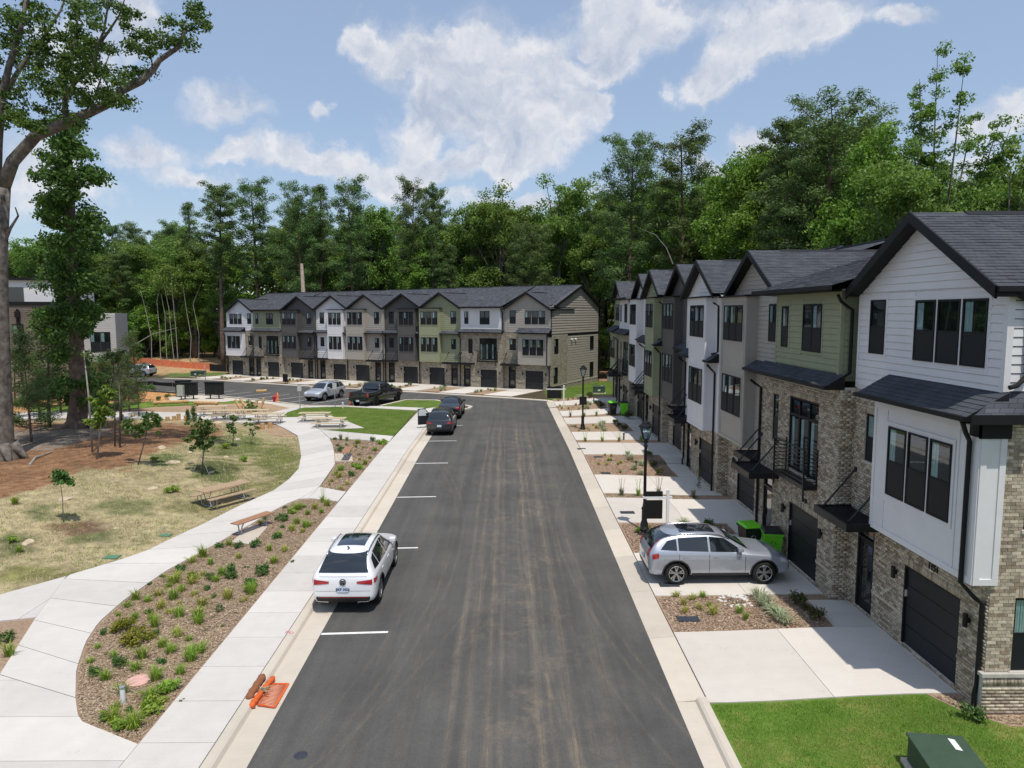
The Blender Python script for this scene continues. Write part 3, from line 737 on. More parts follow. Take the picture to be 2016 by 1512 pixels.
# --- right yard: driveways, walks, beds
WX = [10.2, 9.75, 10.5, 9.97, 10.4, 10.0, 10.35, 9.9, 10.45]
DRL = [(15.19,18.6),(21.0,24.7),(28.2,31.9),(32.65,36.2),(41.05,44.85),(45.9,49.2),(53.0,56.3),(57.3,60.6),(64.3,67.6)]
MIR = [False, False, True, False, True, False, True, False, True]
DR = []
for i in range(9):
    y0 = UY[i]; a, b = DRL[i]
    DR.append((a, b))
    dw = sheet('driveway', [(4.575,a),(7.39,a),(7.39,b),(4.575,b)], .085, CONC3, grid=1.0) if False else None
    dw = holder('driveway', ['concrete driveway nearest the camera','concrete driveway under the silver car','third concrete driveway','fourth concrete driveway','fifth concrete driveway','sixth concrete driveway','seventh concrete driveway','eighth concrete driveway','ninth and farthest driveway of the right row'][i])
    for x0, x1 in ((4.572, 7.392), (7.404, WX[i]+.22)):
        sheet('slab', [(x0,a),(x1,a),(x1,b),(x0,b)], .085, CONC3, grid=1.0, parent=dw)
    wk = holder('walkway', 'short concrete walk to front door %s' % ['of the nearest white house','behind the silver car','of the taupe house','of the tall white house','of the charcoal house','of the second sage house','of the second tall white house','of the balcony house at the far end','of the last house'][i])
    a2, b2 = (y0+.02, a-.015) if MIR[i] else (b+.015, UY[i+1]-.05)
    mid = .5*(a2+b2)
    for p, q in ((a2, mid-.006), (mid+.006, b2)):
        sheet('slab', [(9.0 if WX[i] > 9.94 else 8.7,p),(WX[i]+1.2,p),(WX[i]+1.2,q),(9.0 if WX[i] > 9.8 else 8.7,q)], .092, CONC3, grid=1.0, parent=wk)
edges = [(DR[i][1]+.01, DR[i+1][0]-.01) for i in range(8)] + [(DR[8][1]+.01, 69.9)]
BEDS = []
bednames = ['beside the nearest driveway', 'at the foot of the near street lamp', 'between the third and fourth driveways', 'between the fourth and fifth driveways', 'between the fifth and sixth driveways', 'between the sixth and seventh driveways', 'between the seventh and eighth driveways', 'between the last two driveways', 'beyond the last driveway']
for i, (a, b) in enumerate(edges):
    if b-a < .15: continue
    BEDS.append((i, a, b))
    sheet('mulch_bed', [(4.575,a),(10.9,a),(10.9,b),(4.575,b)], .062, MULCH, grid=1.0, label='mulch bed ' + bednames[i])
lawnR = [(4.575,2),(4.575,DR[0][0]-.01),(9.45,DR[0][0]-.01),(9.85,14.45),(10.5,13.9),(14,13.6),(22,13.3),(22,2)]
sheet('lawn', lawnR, .065, LAWN, grid=1.0, label='bright lawn in front of the nearest house')
sheet('mulch_bed', [(9.46,DR[0][0]-.01),(10.5,DR[0][0]-.01),(10.5,14.6),(18,14.6),(22,14.6),(22,13.31),(14,13.61),(10.5,13.91),(9.86,14.45)], .07, MULCH, grid=1.0, label='mulch strip round the corner of the nearest house')

# --- far row driveways
RZ = -math.atan2(.489, .872)
FO = Vector((4.89, 78.23)); FD = Vector((-.872, .489)); FW = 5.77
FN = Vector((-.489, -.872))       # outward
def fpt(s, out): p = FO + FD*s + FN*out; return (p.x, p.y)
MIRF = MIR
for i in range(9):
    # s grows to the left; unit i spans s in [i*FW, (i+1)*FW]
    a, b = (i*FW+1.6, i*FW+4.9) if MIR[i] else (i*FW+.9, i*FW+4.2)
    if MIR[i]: a, b = (i*FW + 1.6, i*FW+4.9)
    reach = 7.3 - .9*i/8
    dw = holder('driveway', 'pale driveway of the far row, number %s from the right' % ['one','two','three','four','five','six','seven','eight','nine'][i])
    for o0, o1 in ((-.3, 3.2), (3.212, reach)):
        sheet('slab', [fpt(a,o0),fpt(b,o0),fpt(b,o1),fpt(a,o1)], .07, CONC3, gv, grid=2.0, parent=dw)
for i in range(10):
    lo = (0 if i == 0 else ((i-1)*FW+4.9 if MIR[i-1] else (i-1)*FW+4.2)) + .01
    hi = (9*FW if i == 9 else (i*FW+1.6 if MIR[i] else i*FW+.9)) - .01
    if hi-lo < .2 or i == 0: continue
    door = sheet('walkway', [fpt(lo,-.5),fpt(hi,-.5),fpt(hi,1.5),fpt(lo,1.5)], .065, CONC3, gv, grid=2.0, label='front walk of the far row, gap %d' % i)
    sheet('mulch_bed', [fpt(lo,1.51),fpt(hi,1.51),fpt(hi,7.0-.9*i/9),fpt(lo,7.0-.9*i/9)], .055, MULCH, gv, grid=2.0, label='small bed between two driveways of the far row')

# --- painted lines
def line(p, q, w, label):
    p, q = Vector(p), Vector(q); d = (q-p).normalized(); n = Vector((-d.y, d.x))*w/2
    sheet('road_marking', [tuple(p-n), tuple(q-n), tuple(q+n), tuple(p+n)], .006, PAINT, gv, thick=0, grid=50, label=label)
for k, yy in enumerate((18.75, 25.45, 32.3, 39.15, 46.0, 52.8)):
    line((XL+.02, yy-.02), (-3.25, yy+.08), .11, 'white parking stall line across the left lane')
st0 = PX([(408,786),(445,783),(500,788),(548,793),(590,797)])
DS = Vector((.489,.872))
for k in range(9):
    a = FO + FD*(14.9+2.85*k) + FN*21.0
    q = a + DS*5.3
    if sdf(ASPH, np.array([a.x]), np.array([a.y]))[0] > 0: a = a + DS*.9
    line((a.x, a.y), (q.x, q.y), .10, 'white line of a parking stall facing the cross street')

# ================================================================== TOWNHOUSES
def plane(ox, oy, ux, uy, nx, ny): return (ox, oy, ux, uy, nx, ny)
def pt(P, u, z, n=0.): return (P[0]+P[2]*u+P[4]*n, P[1]+P[3]*u+P[5]*n, z)
def holed(mb, P, u0, u1, z0, z1, holes, mi=0, reveal=.10, n=0.):
    us = sorted(set([u0, u1] + [clamp(h[k], u0, u1) for h in holes for k in (0, 1)]))
    zs = sorted(set([z0, z1] + [clamp(h[k], z0, z1) for h in holes for k in (2, 3)]))
    for a, b in zip(us[:-1], us[1:]):
        for c, d in zip(zs[:-1], zs[1:]):
            mu, mz = (a+b)/2, (c+d)/2
            if any(h[0] < mu < h[1] and h[2] < mz < h[3] for h in holes): continue
            mb.add([pt(P,a,c,n), pt(P,b,c,n), pt(P,b,d,n), pt(P,a,d,n)], [(0,1,2,3)], mi)
    for h in holes:
        a, b, c, d = h[:4]
        r = [pt(P,a,c,n), pt(P,b,c,n), pt(P,b,d,n), pt(P,a,d,n)] + [pt(P,a,c,n-reveal), pt(P,b,c,n-reveal), pt(P,b,d,n-reveal), pt(P,a,d,n-reveal)]
        mb.add(r, [(0,1,5,4),(1,2,6,5),(2,3,7,6),(3,0,4,7)], mi)
_brick_me = {}
def brick_cells(u0, u1, z0, z1, holes, rng):
    out = []
    ch, L = .0752, .2032
    nr = int((z1-z0)/ch)
    for r in range(nr):
        zc = z0 + (r+.5)*ch
        u = u0 - (L/2+.005 if r % 2 else 0)
        iv = [(u0, u1)]
        for h in holes:
            if h[2] < zc < h[3]:
                nv = []
                for a, b in iv:
                    if h[1] <= a or h[0] >= b: nv.append((a, b)); continue
                    if h[0] > a: nv.append((a, h[0]))
                    if h[1] < b: nv.append((h[1], b))
                iv = nv
        while u < u1:
            for a, b in iv:
                c, d = max(u, a), min(u+L-.01, b)
                if d-c > .03: out.append((c, d, zc-ch/2+.005, zc+ch/2-.005))
            u += L
    return out
def soldier(u0, u1, z0, z1):
    out = []; u = u0
    while u + .06 < u1: out.append((u, u+.064, z0, z1)); u += .0752
    return out
def brick_objects(par, P, cells, limit=0, key=None, rng=random):
    """limit: that many bricks (chosen by key) become parts, the others one joined piece of real bricks"""
    cells = list(cells)
    if key: cells.sort(key=key)
    me = _brick_me.get('b')
    if me is None:
        mb = MB(); mb.box(0,1,-1,0,0,1); o = mb.build('brick', BRICK); me = o.data; bpy.data.objects.remove(o); _brick_me['b'] = me
    for (a, b, c, d) in cells[:limit]:
        o = bpy.data.objects.new('brick', me); C.objects.link(o); o.parent = par
        ang = math.atan2(P[3], P[2]); pr = .012 + .004*random.random()
        q = pt(P, a, c); o.location = q; o.rotation_euler = (0, 0, ang); o.scale = (b-a, pr, d-c)
    rest = cells[limit:]
    if rest:
        A = np.array(rest); n = len(A); nn = .010 + .005*rs.rand(n)
        def PT(u, z, nv): return np.stack([P[0]+P[2]*u+P[4]*nv, P[1]+P[3]*u+P[5]*nv, z], 1)
        a, b, c, d = A.T; z0 = np.zeros(n)
        f = [PT(a,c,nn), PT(b,c,nn), PT(b,d,nn), PT(a,d,nn)]; k = [PT(a,c,z0), PT(b,c,z0), PT(b,d,z0), PT(a,d,z0)]
        V = np.stack(f + k, 1).reshape(-1, 3)
        Fb = np.array([(0,1,2,3),(4,5,1,0),(5,6,2,1),(6,7,3,2),(7,4,0,3)])
        Fq = (Fb[None] + 8*np.arange(n)[:, None, None]).reshape(-1, 4)
        me2 = bpy.data.meshes.new('brickwork'); me2.vertices.add(len(V)); me2.vertices.foreach_set('co', V.astype(np.float32).ravel())
        me2.loops.add(Fq.size); me2.loops.foreach_set('vertex_index', Fq.astype(np.int32).ravel())
        me2.polygons.add(len(Fq)); me2.polygons.foreach_set('loop_start', np.arange(0, Fq.size, 4, dtype=np.int32)); me2.polygons.foreach_set('loop_total', np.full(len(Fq), 4, dtype=np.int32))
        me2.update(calc_edges=True); me2.materials.append(BRICK)
        o = link(bpy.data.objects.new('brickwork', me2), par); o['kind'] = 'stuff'
def boards(par, P, u0, u1, z0, z1, holes, m, parts=False, clipf=None, ex=.185, name='siding_board'):
    joined = MB(); z = z0
    while z < z1 - .03:
        zt = min(z+ex, z1); zm = (z+zt)/2
        a0, a1 = (u0, u1) if not clipf else (max(u0, clipf(z)[0]), min(u1, clipf(z)[1]))
        b0, b1 = (a0, a1) if not clipf else (max(u0, clipf(zt)[0]), min(u1, clipf(zt)[1]))
        iv = [(a0, a1, b0, b1)]
        for h in holes:
            if h[2]-.01 < zm < h[3]+.01:
                nv = []
                for q in iv:
                    if h[1] <= q[0] or h[0] >= q[1]: nv.append(q); continue
                    if h[0] > q[0]+.02: nv.append((q[0], h[0], q[2], h[0]))
                    if h[1] < q[1]-.02: nv.append((h[1], q[1], h[1], q[3]))
                iv = nv
        for q in iv:
            if q[1]-q[0] < .04: continue
            if q[3] < q[2]: q = (q[0], q[1], (q[2]+q[3])/2-.001, (q[2]+q[3])/2+.001)
            mb = MB() if parts else joined
            gz = z + (.016 if ex < .2 else (.030 if ex < .26 else .045)); fz = .032 if ex < .2 else .045
            vs = [pt(P,q[0],gz,fz), pt(P,q[1],gz,fz), pt(P,q[3],zt,.014), pt(P,q[2],zt,.014), pt(P,q[0],gz,0), pt(P,q[1],gz,0), pt(P,q[3],zt,0), pt(P,q[2],zt,0)]
            mb.add(vs, [(0,1,2,3),(4,5,1,0),(5,6,2,1),(6,7,3,2),(7,4,0,3)])
            if parts: mb.build(name, m, par)
        z += ex
    if not parts and joined.v:
        o = joined.build('lap_siding', m, par); o['kind'] = 'stuff'
_win = {}
def window(par, P, u0, z0, w, h, n=0., style='hung', curtain=True, seed=0):
    key = (round(w,3), round(h,3), style)
    if key not in _win:
        fr = MB(); t = .05; y0, y1 = -.055, 0
        fr.box(0,w,y0,y1,0,t); fr.box(0,w,y0,y1,h-t,h); fr.box(0,t,y0,y1,t,h-t); fr.box(w-t,w,y0,y1,t,h-t)
        if style == 'pair': fr.box(w/2-.035,w/2+.035,y0,y1,t,h-t)
        fr.box(t,w-t,-.006,0,t,h-t,1)                    # flat backing behind the glass, coloured as the shade of an unlit room
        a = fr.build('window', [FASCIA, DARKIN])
        kids = []
        cols = [(t, w/2-.035), (w/2+.035, w-t)] if style == 'pair' else [(t, w-t)]
        for (c0, c1) in cols:
            if style == 'fixed':
                p = MB(); p.box(c0,c1,-.032,-.028,t,h-t); kids.append(p.build('pane', GLASS))
                continue
            p = MB(); p.add([(c0,-.03,h/2+.02),(c1,-.03,h/2+.02),(c1,-.03,h-t),(c0,-.03,h-t)], [(0,1,2,3)]); kids.append(p.build('pane', GLASS))
            p = MB(); p.box(c0,c1,-.046,-.040,t,h/2-.03); kids.append(p.build('screen', SCREENM))
            p = MB(); p.box(c0,c1,-.050,-.012,h/2-.028,h/2+.018); kids.append(p.build('sash_rail', FASCIA))
            p = MB(); cw = (c1-c0)*.36
            for k in range(5): p.box(c0+.01+cw*k/5, c0+.01+cw*(k+.82)/5, -.022 + .004*(k % 2), -.010, t, h-t-.02)
            kids.append(p.build('curtain', CURT))
        for k in kids: C.objects.unlink(k)
        C.objects.unlink(a)
        _win[key] = (a, kids)
    a, kids = _win[key]
    o = bpy.data.objects.new('window', a.data); C.objects.link(o); o.parent = par
    o.location = pt(P, u0, z0, n); o.rotation_euler = (0, 0, math.atan2(P[3], P[2]))
    rr = random.Random(int(u0*100)+int(z0*37)+seed)
    for k in kids:
        if k.data.name.startswith('curtain') and (not curtain or rr.random() < .35): continue
        c = bpy.data.objects.new(k.data.name.split('.')[0], k.data); C.objects.link(c); c.parent = o
    return o
def casing(par, P, a, b, c, d, t=.09, n=.032, mull=()):
    mb = MB()
    def bx(u0, u1, z0, z1):
        q = [pt(P,u0,z0,n), pt(P,u1,z0,n), pt(P,u1,z1,n), pt(P,u0,z1,n), pt(P,u0,z0,0), pt(P,u1,z0,0), pt(P,u1,z1,0), pt(P,u0,z1,0)]
        mb.add(q, [(0,1,2,3),(4,5,1,0),(5,6,2,1),(6,7,3,2),(7,4,0,3)])
    bx(a-t, b+t, d, d+t*1.2); bx(a-t, b+t, c-t, c); bx(a-t, a, c, d); bx(b, b+t, c, d)
    for m in mull: bx(m[0], m[1], c, d)
    mb.build('window_casing', par['_side'] if False else CASM[par.name], par)
CASM = {}
def triple(par, P, a, z, h, w, trim, gap=.09, n=.0, seed=0):
    tot = 3*w+2*gap
    for k in range(3): window(par, P, a+k*(w+gap), z, w, h, n, seed=seed+k)
    casing(par, P, a, a+tot, z, z+h, mull=[(a+w+k*(w+gap), a+w+gap+k*(w+gap)) for k in range(2)])
    return tot
def shingle_field(par, A, Bv, Cv, nx_len, ny_len, limit, near, W_, expo=.145, tab=.31, name='shingle'):
    """A origin at the eave, Bv unit vector along the eave, Cv unit vector up the slope"""
    Nn = Bv.cross(Cv).normalized()
    if Nn.z < 0: Nn = -Nn
    out = []
    rows = int(ny_len/expo)
    for r in range(rows):
        u = -(tab*(r % 3)/3)
        while u < nx_len:
            a, b = max(u, 0), min(u+tab-.006, nx_len)
            if b-a > .05: out.append((a, b, r))
            u += tab
    me = _brick_me.get('s')
    def corners(a, b, r):
        lift = .012 + .010*random.random(); y0 = r*expo; y1 = y0+expo+.01
        p = [A+Bv*a+Cv*y0+Nn*lift, A+Bv*b+Cv*y0+Nn*lift, A+Bv*b+Cv*y1+Nn*.004, A+Bv*a+Cv*y1+Nn*.004]
        q = [A+Bv*a+Cv*y0, A+Bv*b+Cv*y0]
        return p + q
    if limit and near: out.sort(key=lambda s: near(A+Bv*s[0]+Cv*(s[2]*expo)))
    for s in out[:limit]:
        mb = MB(); mb.add(corners(*s), [(0,1,2,3),(4,5,1,0),(4,0,3),(5,2,1)]); mb.build(name, SHING, par)
    rest = MB()
    for s in out[limit:]: rest.add(corners(*s), [(0,1,2,3),(4,5,1,0)])
    if rest.v:
        o = rest.build('shingles', SHING, par); o['kind'] = 'stuff'

def canopy(par, u0, u1, z, y0=0., proj_=1.1, wall_z=None):
    mb = MB()
    mb.box(u0, u1, y0-proj_, y0-proj_+.06, z-.16, z+.06); mb.box(u0, u0+.06, y0-proj_+.062, y0-.002, z-.16, z+.06); mb.box(u1-.06, u1, y0-proj_+.062, y0-.002, z-.16, z+.06)
    mb.box(u0+.062, u1-.062, y0-proj_+.062, y0-.002, z-.02, z)
    o = mb.build('canopy', BLACKM, par)
    n = int((proj_-.1)/.10)
    sl_ = MB()
    for k in range(n): sl_.box(u0+.062, u1-.062, y0-proj_+.09+k*.10, y0-proj_+.12+k*.10, z+.001, z+.035)
    s = sl_.build('slats', BLACKM, o); s['kind'] = 'stuff'
    for u in (u0+.22, u1-.22):
        t = MB(); t.tube([(u, y0-proj_+.15, z+.04), (u, y0-.03, z+1.15)], .028, 6); t.tube([(u, y0-.04, z+1.15), (u, y0, z+1.15)], .07, 8)
        t.tube([(u, y0-proj_+.15, z), (u, y0-proj_+.15, z+.10)], .04, 6)
        t.build('tie_rod', BLACKM, o)
def downspout(par, pts, r=.05):
    t = MB(); t.tube(pts, r, 8); t.build('downspout', FASCIA, par)
def wall_light(par, u, z, y=0.):
    t = MB(); t.tube([(u, y-.11, z-.15), (u, y-.11, z+.15)], .055, 10); t.box(u-.035, u+.035, y-.07, y-.001, z-.05, z+.05); t.build('wall_light', BLACKM, par)
def text_mesh(name, s, size, m, par, loc, rot, ext=.008, align='CENTER', bold=0.):
    cu = bpy.data.curves.new(name, 'FONT'); cu.body = s; cu.size = size; cu.extrude = ext; cu.align_x = align; cu.align_y = 'CENTER'; cu.resolution_u = 2; cu.offset = bold
    o = bpy.data.objects.new(name, cu); C.objects.link(o)
    dg = bpy.context.evaluated_depsgraph_get(); me = bpy.data.meshes.new_from_object(o.evaluated_get(dg))
    bpy.data.objects.remove(o); me.materials.clear(); me.materials.append(m)
    q = link(bpy.data.objects.new(name, me), par); q.location = loc; q.rotation_euler = rot
    return q
def pent(par, u0, u1, y_wall, y_out, z0, z1, geo=False, near=None, lim=0, hip_r=True):
    """small skirt roof with gutter"""
    mb = MB(); e = .0
    mb.add([(u0,y_out,z0),(u1,y_out,z0),(u1,y_wall,z1),(u0,y_wall,z1)], [(0,1,2,3)], 0)
    mb.add([(u0,y_out,z0-.10),(u1,y_out,z0-.10),(u1,y_out,z0),(u0,y_out,z0),(u0,y_wall,z0-.10),(u1,y_wall,z0-.10)], [(0,1,2,3),(0,4,5,1)], 1)
    mb.add([(u1,y_out,z0-.10),(u1,y_wall,z0-.10),(u1,y_wall,z1),(u1,y_out,z0)], [(0,1,2,3)], 1)
    mb.add([(u0,y_out,z0-.10),(u0,y_wall,z0-.10),(u0,y_wall,z1),(u0,y_out,z0)], [(3,2,1,0)], 1)
    o = mb.build('skirt_roof', [SHINGT, FASCIA], par)
    gt = MB(); gt.box(u0-.02, u1+.02, y_out-.10, y_out-.002, z0-.09, z0+.01); gt.build('gutter', FASCIA, o)
    if geo:
        sl_ = Vector((0, y_wall-y_out, z1-z0)); L_ = sl_.length
        shingle_field(o, Vector((u0, y_out, z0)), Vector((1,0,0)), sl_/L_, u1-u0, L_, lim, near, None)
    return o

def townhouse(kind, W, mir, col, loc, rz, label, group, detail=0, number=None, base_drop=.5, end_side=False, side_detail=False):
    """local frame: facade on y=0 facing -y, x from the viewer's left to right, z=0 at the garage slab"""
    H = empty('townhouse', loc, rz, label, 'house', group)
    S = SIDE[col]; geo = detail >= 1; CASM[H.name] = S
    M = (lambda a, b: (W-b, W-a)) if mir else (lambda a, b: (a, b))
    front = plane(0, 0, 1, 0, 0, -1); right = plane(W, 0, 0, 1, 1, 0); left = plane(0, 0, 0, 1, -1, 0)
    BM_ = MORTAR if geo else BRICKT
    D = 14.0
    g0, g1 = M(2.95, 5.2) if kind == 'E' else (M(3.0, 5.25) if not mir else M(2.5, 4.75))
    if W < 5.9 and kind != 'E': g0, g1 = M(2.85, 5.0) if not mir else M(2.4, 4.6)
    if W < 5.9 and kind == 'E': g0, g1 = M(2.7, 4.9)
    d0, d1 = M(.52, 1.45)
    brick_top = {'E': 6.3, 'F': 6.35, 'G': 2.78}[kind]
    GH = 2.08
    setb = .75
    holes = [(g0, g1, -.0, GH), (d0, d1, 0.0, 2.5)]
    winb = []
    if kind == 'E': winb.append(M(.62, 1.45) + (4.3, 5.65))
    if kind == 'F':
        winb.append(M(1.15, 1.75) + (3.9, 5.6)); fd0, fd1 = M(2.7, 5.0); holes.append((fd0, fd1, 3.2, 5.7))
    bh = holes + winb
    # ---------- brick storeys
    mb = MB()
    holed(mb, front, 0, W, -base_drop, brick_top, bh, 0, reveal=.11 if kind != 'X' else .1)
    # returns on both sides so that stepped neighbours read as solid
    bt = brick_top
    for P_ in (right, left):
        if P_ is right and side_detail: continue
        holed(mb, P_, 0.0, D if not side_detail or P_ is left else D, -base_drop, bt, [], 0)
    mb.build('brick_wall', BM_, H)
    if geo:
        cells = brick_cells(0, W, -base_drop, brick_top-.21, bh + [(a-.0, b+.0, d, d+.20) for a, b, c, d in bh], random)
        for a, b, c, d in bh: cells += soldier(a, b, d+.004, d+.2)
        if kind != 'G': cells += soldier(0.02, W-.02, brick_top-.205, brick_top-.005)
        else: cells += brick_cells(0, W, brick_top-.21, brick_top, [], random)
        brick_objects(H, front, cells)
        if not side_detail:
            brick_objects(H, right, brick_cells(0.0, 1.1, -base_drop, bt-.02, [], random))
    # water table band
    for a, b in ((0, min(g0, d0)), (min(g1, d1), max(g0, d0)), (max(g1, d1), W)):
        if b-a > .1: wtb = MB(); wtb.box(a+.002, b-.002, -.035, -.014, .72, .80); wtb.build('brick_band', BRICK if geo else BRICKT, H)
    # ---------- garage door
    gd = MB(); hh = GH/4
    for k in range(4): gd.box(g0+.01, g1-.01, .09, .13, k*hh+.006, (k+1)*hh-.006)
    gd.box(g0, g1, .131, .16, 0, GH)
    fr = MB(); fr.box(g0-.0, g0+.05, -.0, .10, 0, GH); fr.box(g1-.05, g1, -.0, .10, 0, GH); fr.box(g0+.05, g1-.05, 0, .10, GH-.05, GH)
    GD = fr.build('garage_door', FASCIA, H)
    for k in range(4):
        p = MB(); p.box(g0+.052, g1-.052, .06, .10, k*hh+.008, (k+1)*hh-.008); p.build('door_panel', GARM, GD)
    bk = MB(); bk.box(g0, g1, .101, .14, 0, GH); bk.build('door_backing', DARKIN, GD)
    th = MB(); th.box(g0+.05, g1-.05, .0, .10, -.04, .012); th.build('threshold', CONC3, GD)
    kp = MB(); kx = M(4.82, 4.82)[0] if False else (g0+.04 if not mir else g0+.04); kp.box(kx, kx+.03, .01, .09, 1.25, 1.42); kp.build('keypad', CONC, GD)
    # ---------- front door
    fr = MB(); fr.box(d0, d0+.08, .0, .11, 0, 2.5); fr.box(d1-.08, d1, .0, .11, 0, 2.5); fr.box(d0+.08, d1-.08, .0, .11, 2.42, 2.5); fr.box(d0+.08, d1-.08, .0, .11, 2.05, 2.11)
    DO = fr.build('front_door', DOORM, H)
    p = MB(); p.box(d0+.08, d0+.2, .05, .09, 0, 2.05); p.box(d1-.2, d1-.08, .05, .09, 0, 2.05); p.box(d0+.2, d1-.2, .05, .09, 0, .25); p.box(d0+.2, d1-.2, .05, .09, 1.92, 2.05); p.build('door_leaf', DOORM, DO)
    p = MB(); p.box(d0+.2, d1-.2, .065, .072, .25, 1.92); p.box(d0+.08, d1-.08, .065, .072, 2.11, 2.42); p.build('door_glass', CARGLASS, DO)
    p = MB(); p.tube([(d0+.15, .02, .95), (d0+.15, .02, 1.2)], .015, 6); p.build('handle', BLACKM, DO)
    # ---------- canopy, lights, number
    c0, c1 = M(0.0, 2.05)
    canopy(H, c0+.02, c1-.02, 2.78)
    wall_light(H, (g0-.32), 1.75); wall_light(H, (g1+.35), 1.75)
    if number:
        n_ = text_mesh('house_number', number, .21, FASCIA, H, ((g0+g1)/2+.1, -.03, 2.42), (math.pi/2, 0, 0), bold=.006)
    # ---------- upper walls
    trim = MB(); wins = []
    z2 = 6.3
    ub, ap = (9.02, 10.80) if kind == 'E' else (9.25, 10.97)
    gfun = lambda z: ((z-ub)/(ap-ub)*W/2, W-(z-ub)/(ap-ub)*W/2) if z > ub else (0, W)
    parts = detail >= 2
    if kind in ('E', 'G'):
        body = MB()
        # plain backing of the storey(s) above the brick
        sh = []
        zb = brick_top
        u_s = M(.68, 1.45); sw = (u_s[0], u_s[1], 7.35, 8.82)
        sh.append(sw)
        if kind == 'E':
            tw = .83 if W > 5.9 else .78; ta = M(2.85 if W > 5.9 else 2.6, (2.85 if W > 5.9 else 2.6)+3*tw+.18)[0]; sh.append((ta-.09, ta+3*tw+.18+.09, 7.25, 8.95))
            sh[0] = (sw[0]-.09, sw[1]+.09, sw[2]-.09, sw[3]+.11)
        else:
            sh[0] = (sw[0]-.09, sw[1]+.09, sw[2]-.09, sw[3]+.11)
            bay0, bay1 = M(2.75, W-.08) if mir else (2.4, W-.75)
            s2 = M(.72, 1.38) + (4.35, 5.55)
            sh.append((s2[0]-.09, s2[1]+.09, s2[2]-.09, s2[3]+.11))
            sh.append((bay0, bay1, 2.0, 9.2))
        holed(body, front, 0, W, zb, ub, [], 0, n=.0)
        body.add([(0,0,ub),(W,0,ub),(W/2,0,ap)], [(0,1,2)])
        for P_ in (right, left): holed(body, P_, 0, D, bt, ub, [], 0)
        body.build('upper_wall', S, H)
        e_ = .185 if detail else .24
        boards(H, front, .10, W-.10, zb+.02 if kind == 'G' else z2+.1, ub, sh, S, parts, None, ex=e_)
        boards(H, front, .02, W-.02, ub, ap-.05, [], S, parts, gfun, ex=e_)
        if not side_detail: boards(H, right, .10, 1.2, bt+.05, ub-.02, [], S, parts and False)
        for a, b in ((0, .095),): tb = MB(); tb.box(a, b, -.034, -.001, bt+.03, ub+.0); tb.build('corner_board', S, H)
        tb = MB(); tb.box(W-.095, W, -.034, -.001, bt+.03, ub+.0)
        if not side_detail: tb.box(W+.001, W+.03, -.034, .09, bt+.03, ub)
        tb.build('corner_board', S, H)
        window(H, front, sw[0], sw[2], sw[1]-sw[0], sw[3]-sw[2], .002); casing(H, front, *sw)
        if kind == 'E': triple(H, front, ta, 7.30, 1.48, tw, trim, seed=3)
        else:
            window(H, front, s2[0], s2[2], s2[1]-s2[0], s2[3]-s2[2], .002); casing(H, front, *s2)
    if kind == 'E':
        (wa, wb, wc, wd) = winb[0]
        window(H, front, wa+.01, wc+.01, wb-wa-.02, wd-wc-.02, -.085)
        sill = MB(); sill.box(wa-.02, wb+.02, -.05, -.002, wc-.06, wc); sill.build('window_sill', MORTAR, H)
    # ---------- bay
    def panel_bay(b0, b1, zb, zt, yo, rows, wrap):
        P = plane(0, -yo, 1, 0, 0, -1)
        bb = MB(); y1 = wrap if wrap else -.001
        bb.box(b0, b1, -yo, y1, zb, zt)
        B = bb.build('bay', S, H)
        t = MB()
        def strip(u0, u1, z0, z1, n=.022): t.box(u0, u1, -yo-n, -yo-.0005, z0, z1)
        wt_ = .80; tot = 3*wt_+.18; ca = (b0+b1)/2 - tot/2 - (.0 if not wrap else .05)
        if b1-b0 < tot+.5: wt_ = (b1-b0-.18-.5)/3; tot = 3*wt_+.18; ca = (b0+b1)/2-tot/2
        strip(b0, b1, zb, zb+.14, .028); strip(b0, b1, zt-.2, zt, .028)
        strip(b0, b0+.11, zb+.142, zt-.202); strip(b1-.11, b1, zb+.142, zt-.202)
        for (zw, hw) in rows:
            strip(ca-.12, ca+tot+.12, zw-.12-.09, zw-.095, .02)
        if len(rows) > 1:
            strip(b0+.112, b1-.112, rows[0][0]+rows[0][1]+.25, rows[0][0]+rows[0][1]+.33, .02)
        strip(ca-.20, ca-.12, zb+.142, zt-.202, .018); strip(ca+tot+.12, ca+tot+.20, zb+.142, zt-.202, .018)
        # side panel frame (seen from the near end)
        if wrap:
            for (y0_, y1_, z0_, z1_) in ((-yo, y1, zb, zb+.13), (-yo, y1, zt-.22, zt), (-yo, -yo+.13, zb+.132, zt-.222), (y1-.13, y1, zb+.132, zt-.222)):
                t.box(b1+.0005, b1+.026, y0_+.001, y1_-.001, z0_, z1_)
        t.build('batten', S, B)
        for k, (zw, hw) in enumerate(rows): triple(H, P, ca, zw, hw, wt_, trim, n=.004, seed=11*k+int(b0*10))
        return B
    if kind == 'E':
        b0, b1 = M(1.95, W+.06) if not mir else (0.0, W-2.05)
        if mir: b1 = W-2.05
        panel_bay(b0, b1, 2.78, 6.2, .43, [(3.86, 1.75)], .10 if not mir else None)
        pent(H, b0-.18, b1+(.12 if not mir else .1), -.001, -.85, 6.36, 6.86, geo=geo and detail >= 2, near=None, lim=120 if detail >= 3 else 0)
        if not mir:
            cb = MB(); cb.box(b1+.001, b1+.05, -.49, .16, 5.9, 6.2); cb.box(b1-.3, b1+.05, -.49, -.461, 5.92, 6.2); cb.build('cornice', FASCIA, H)
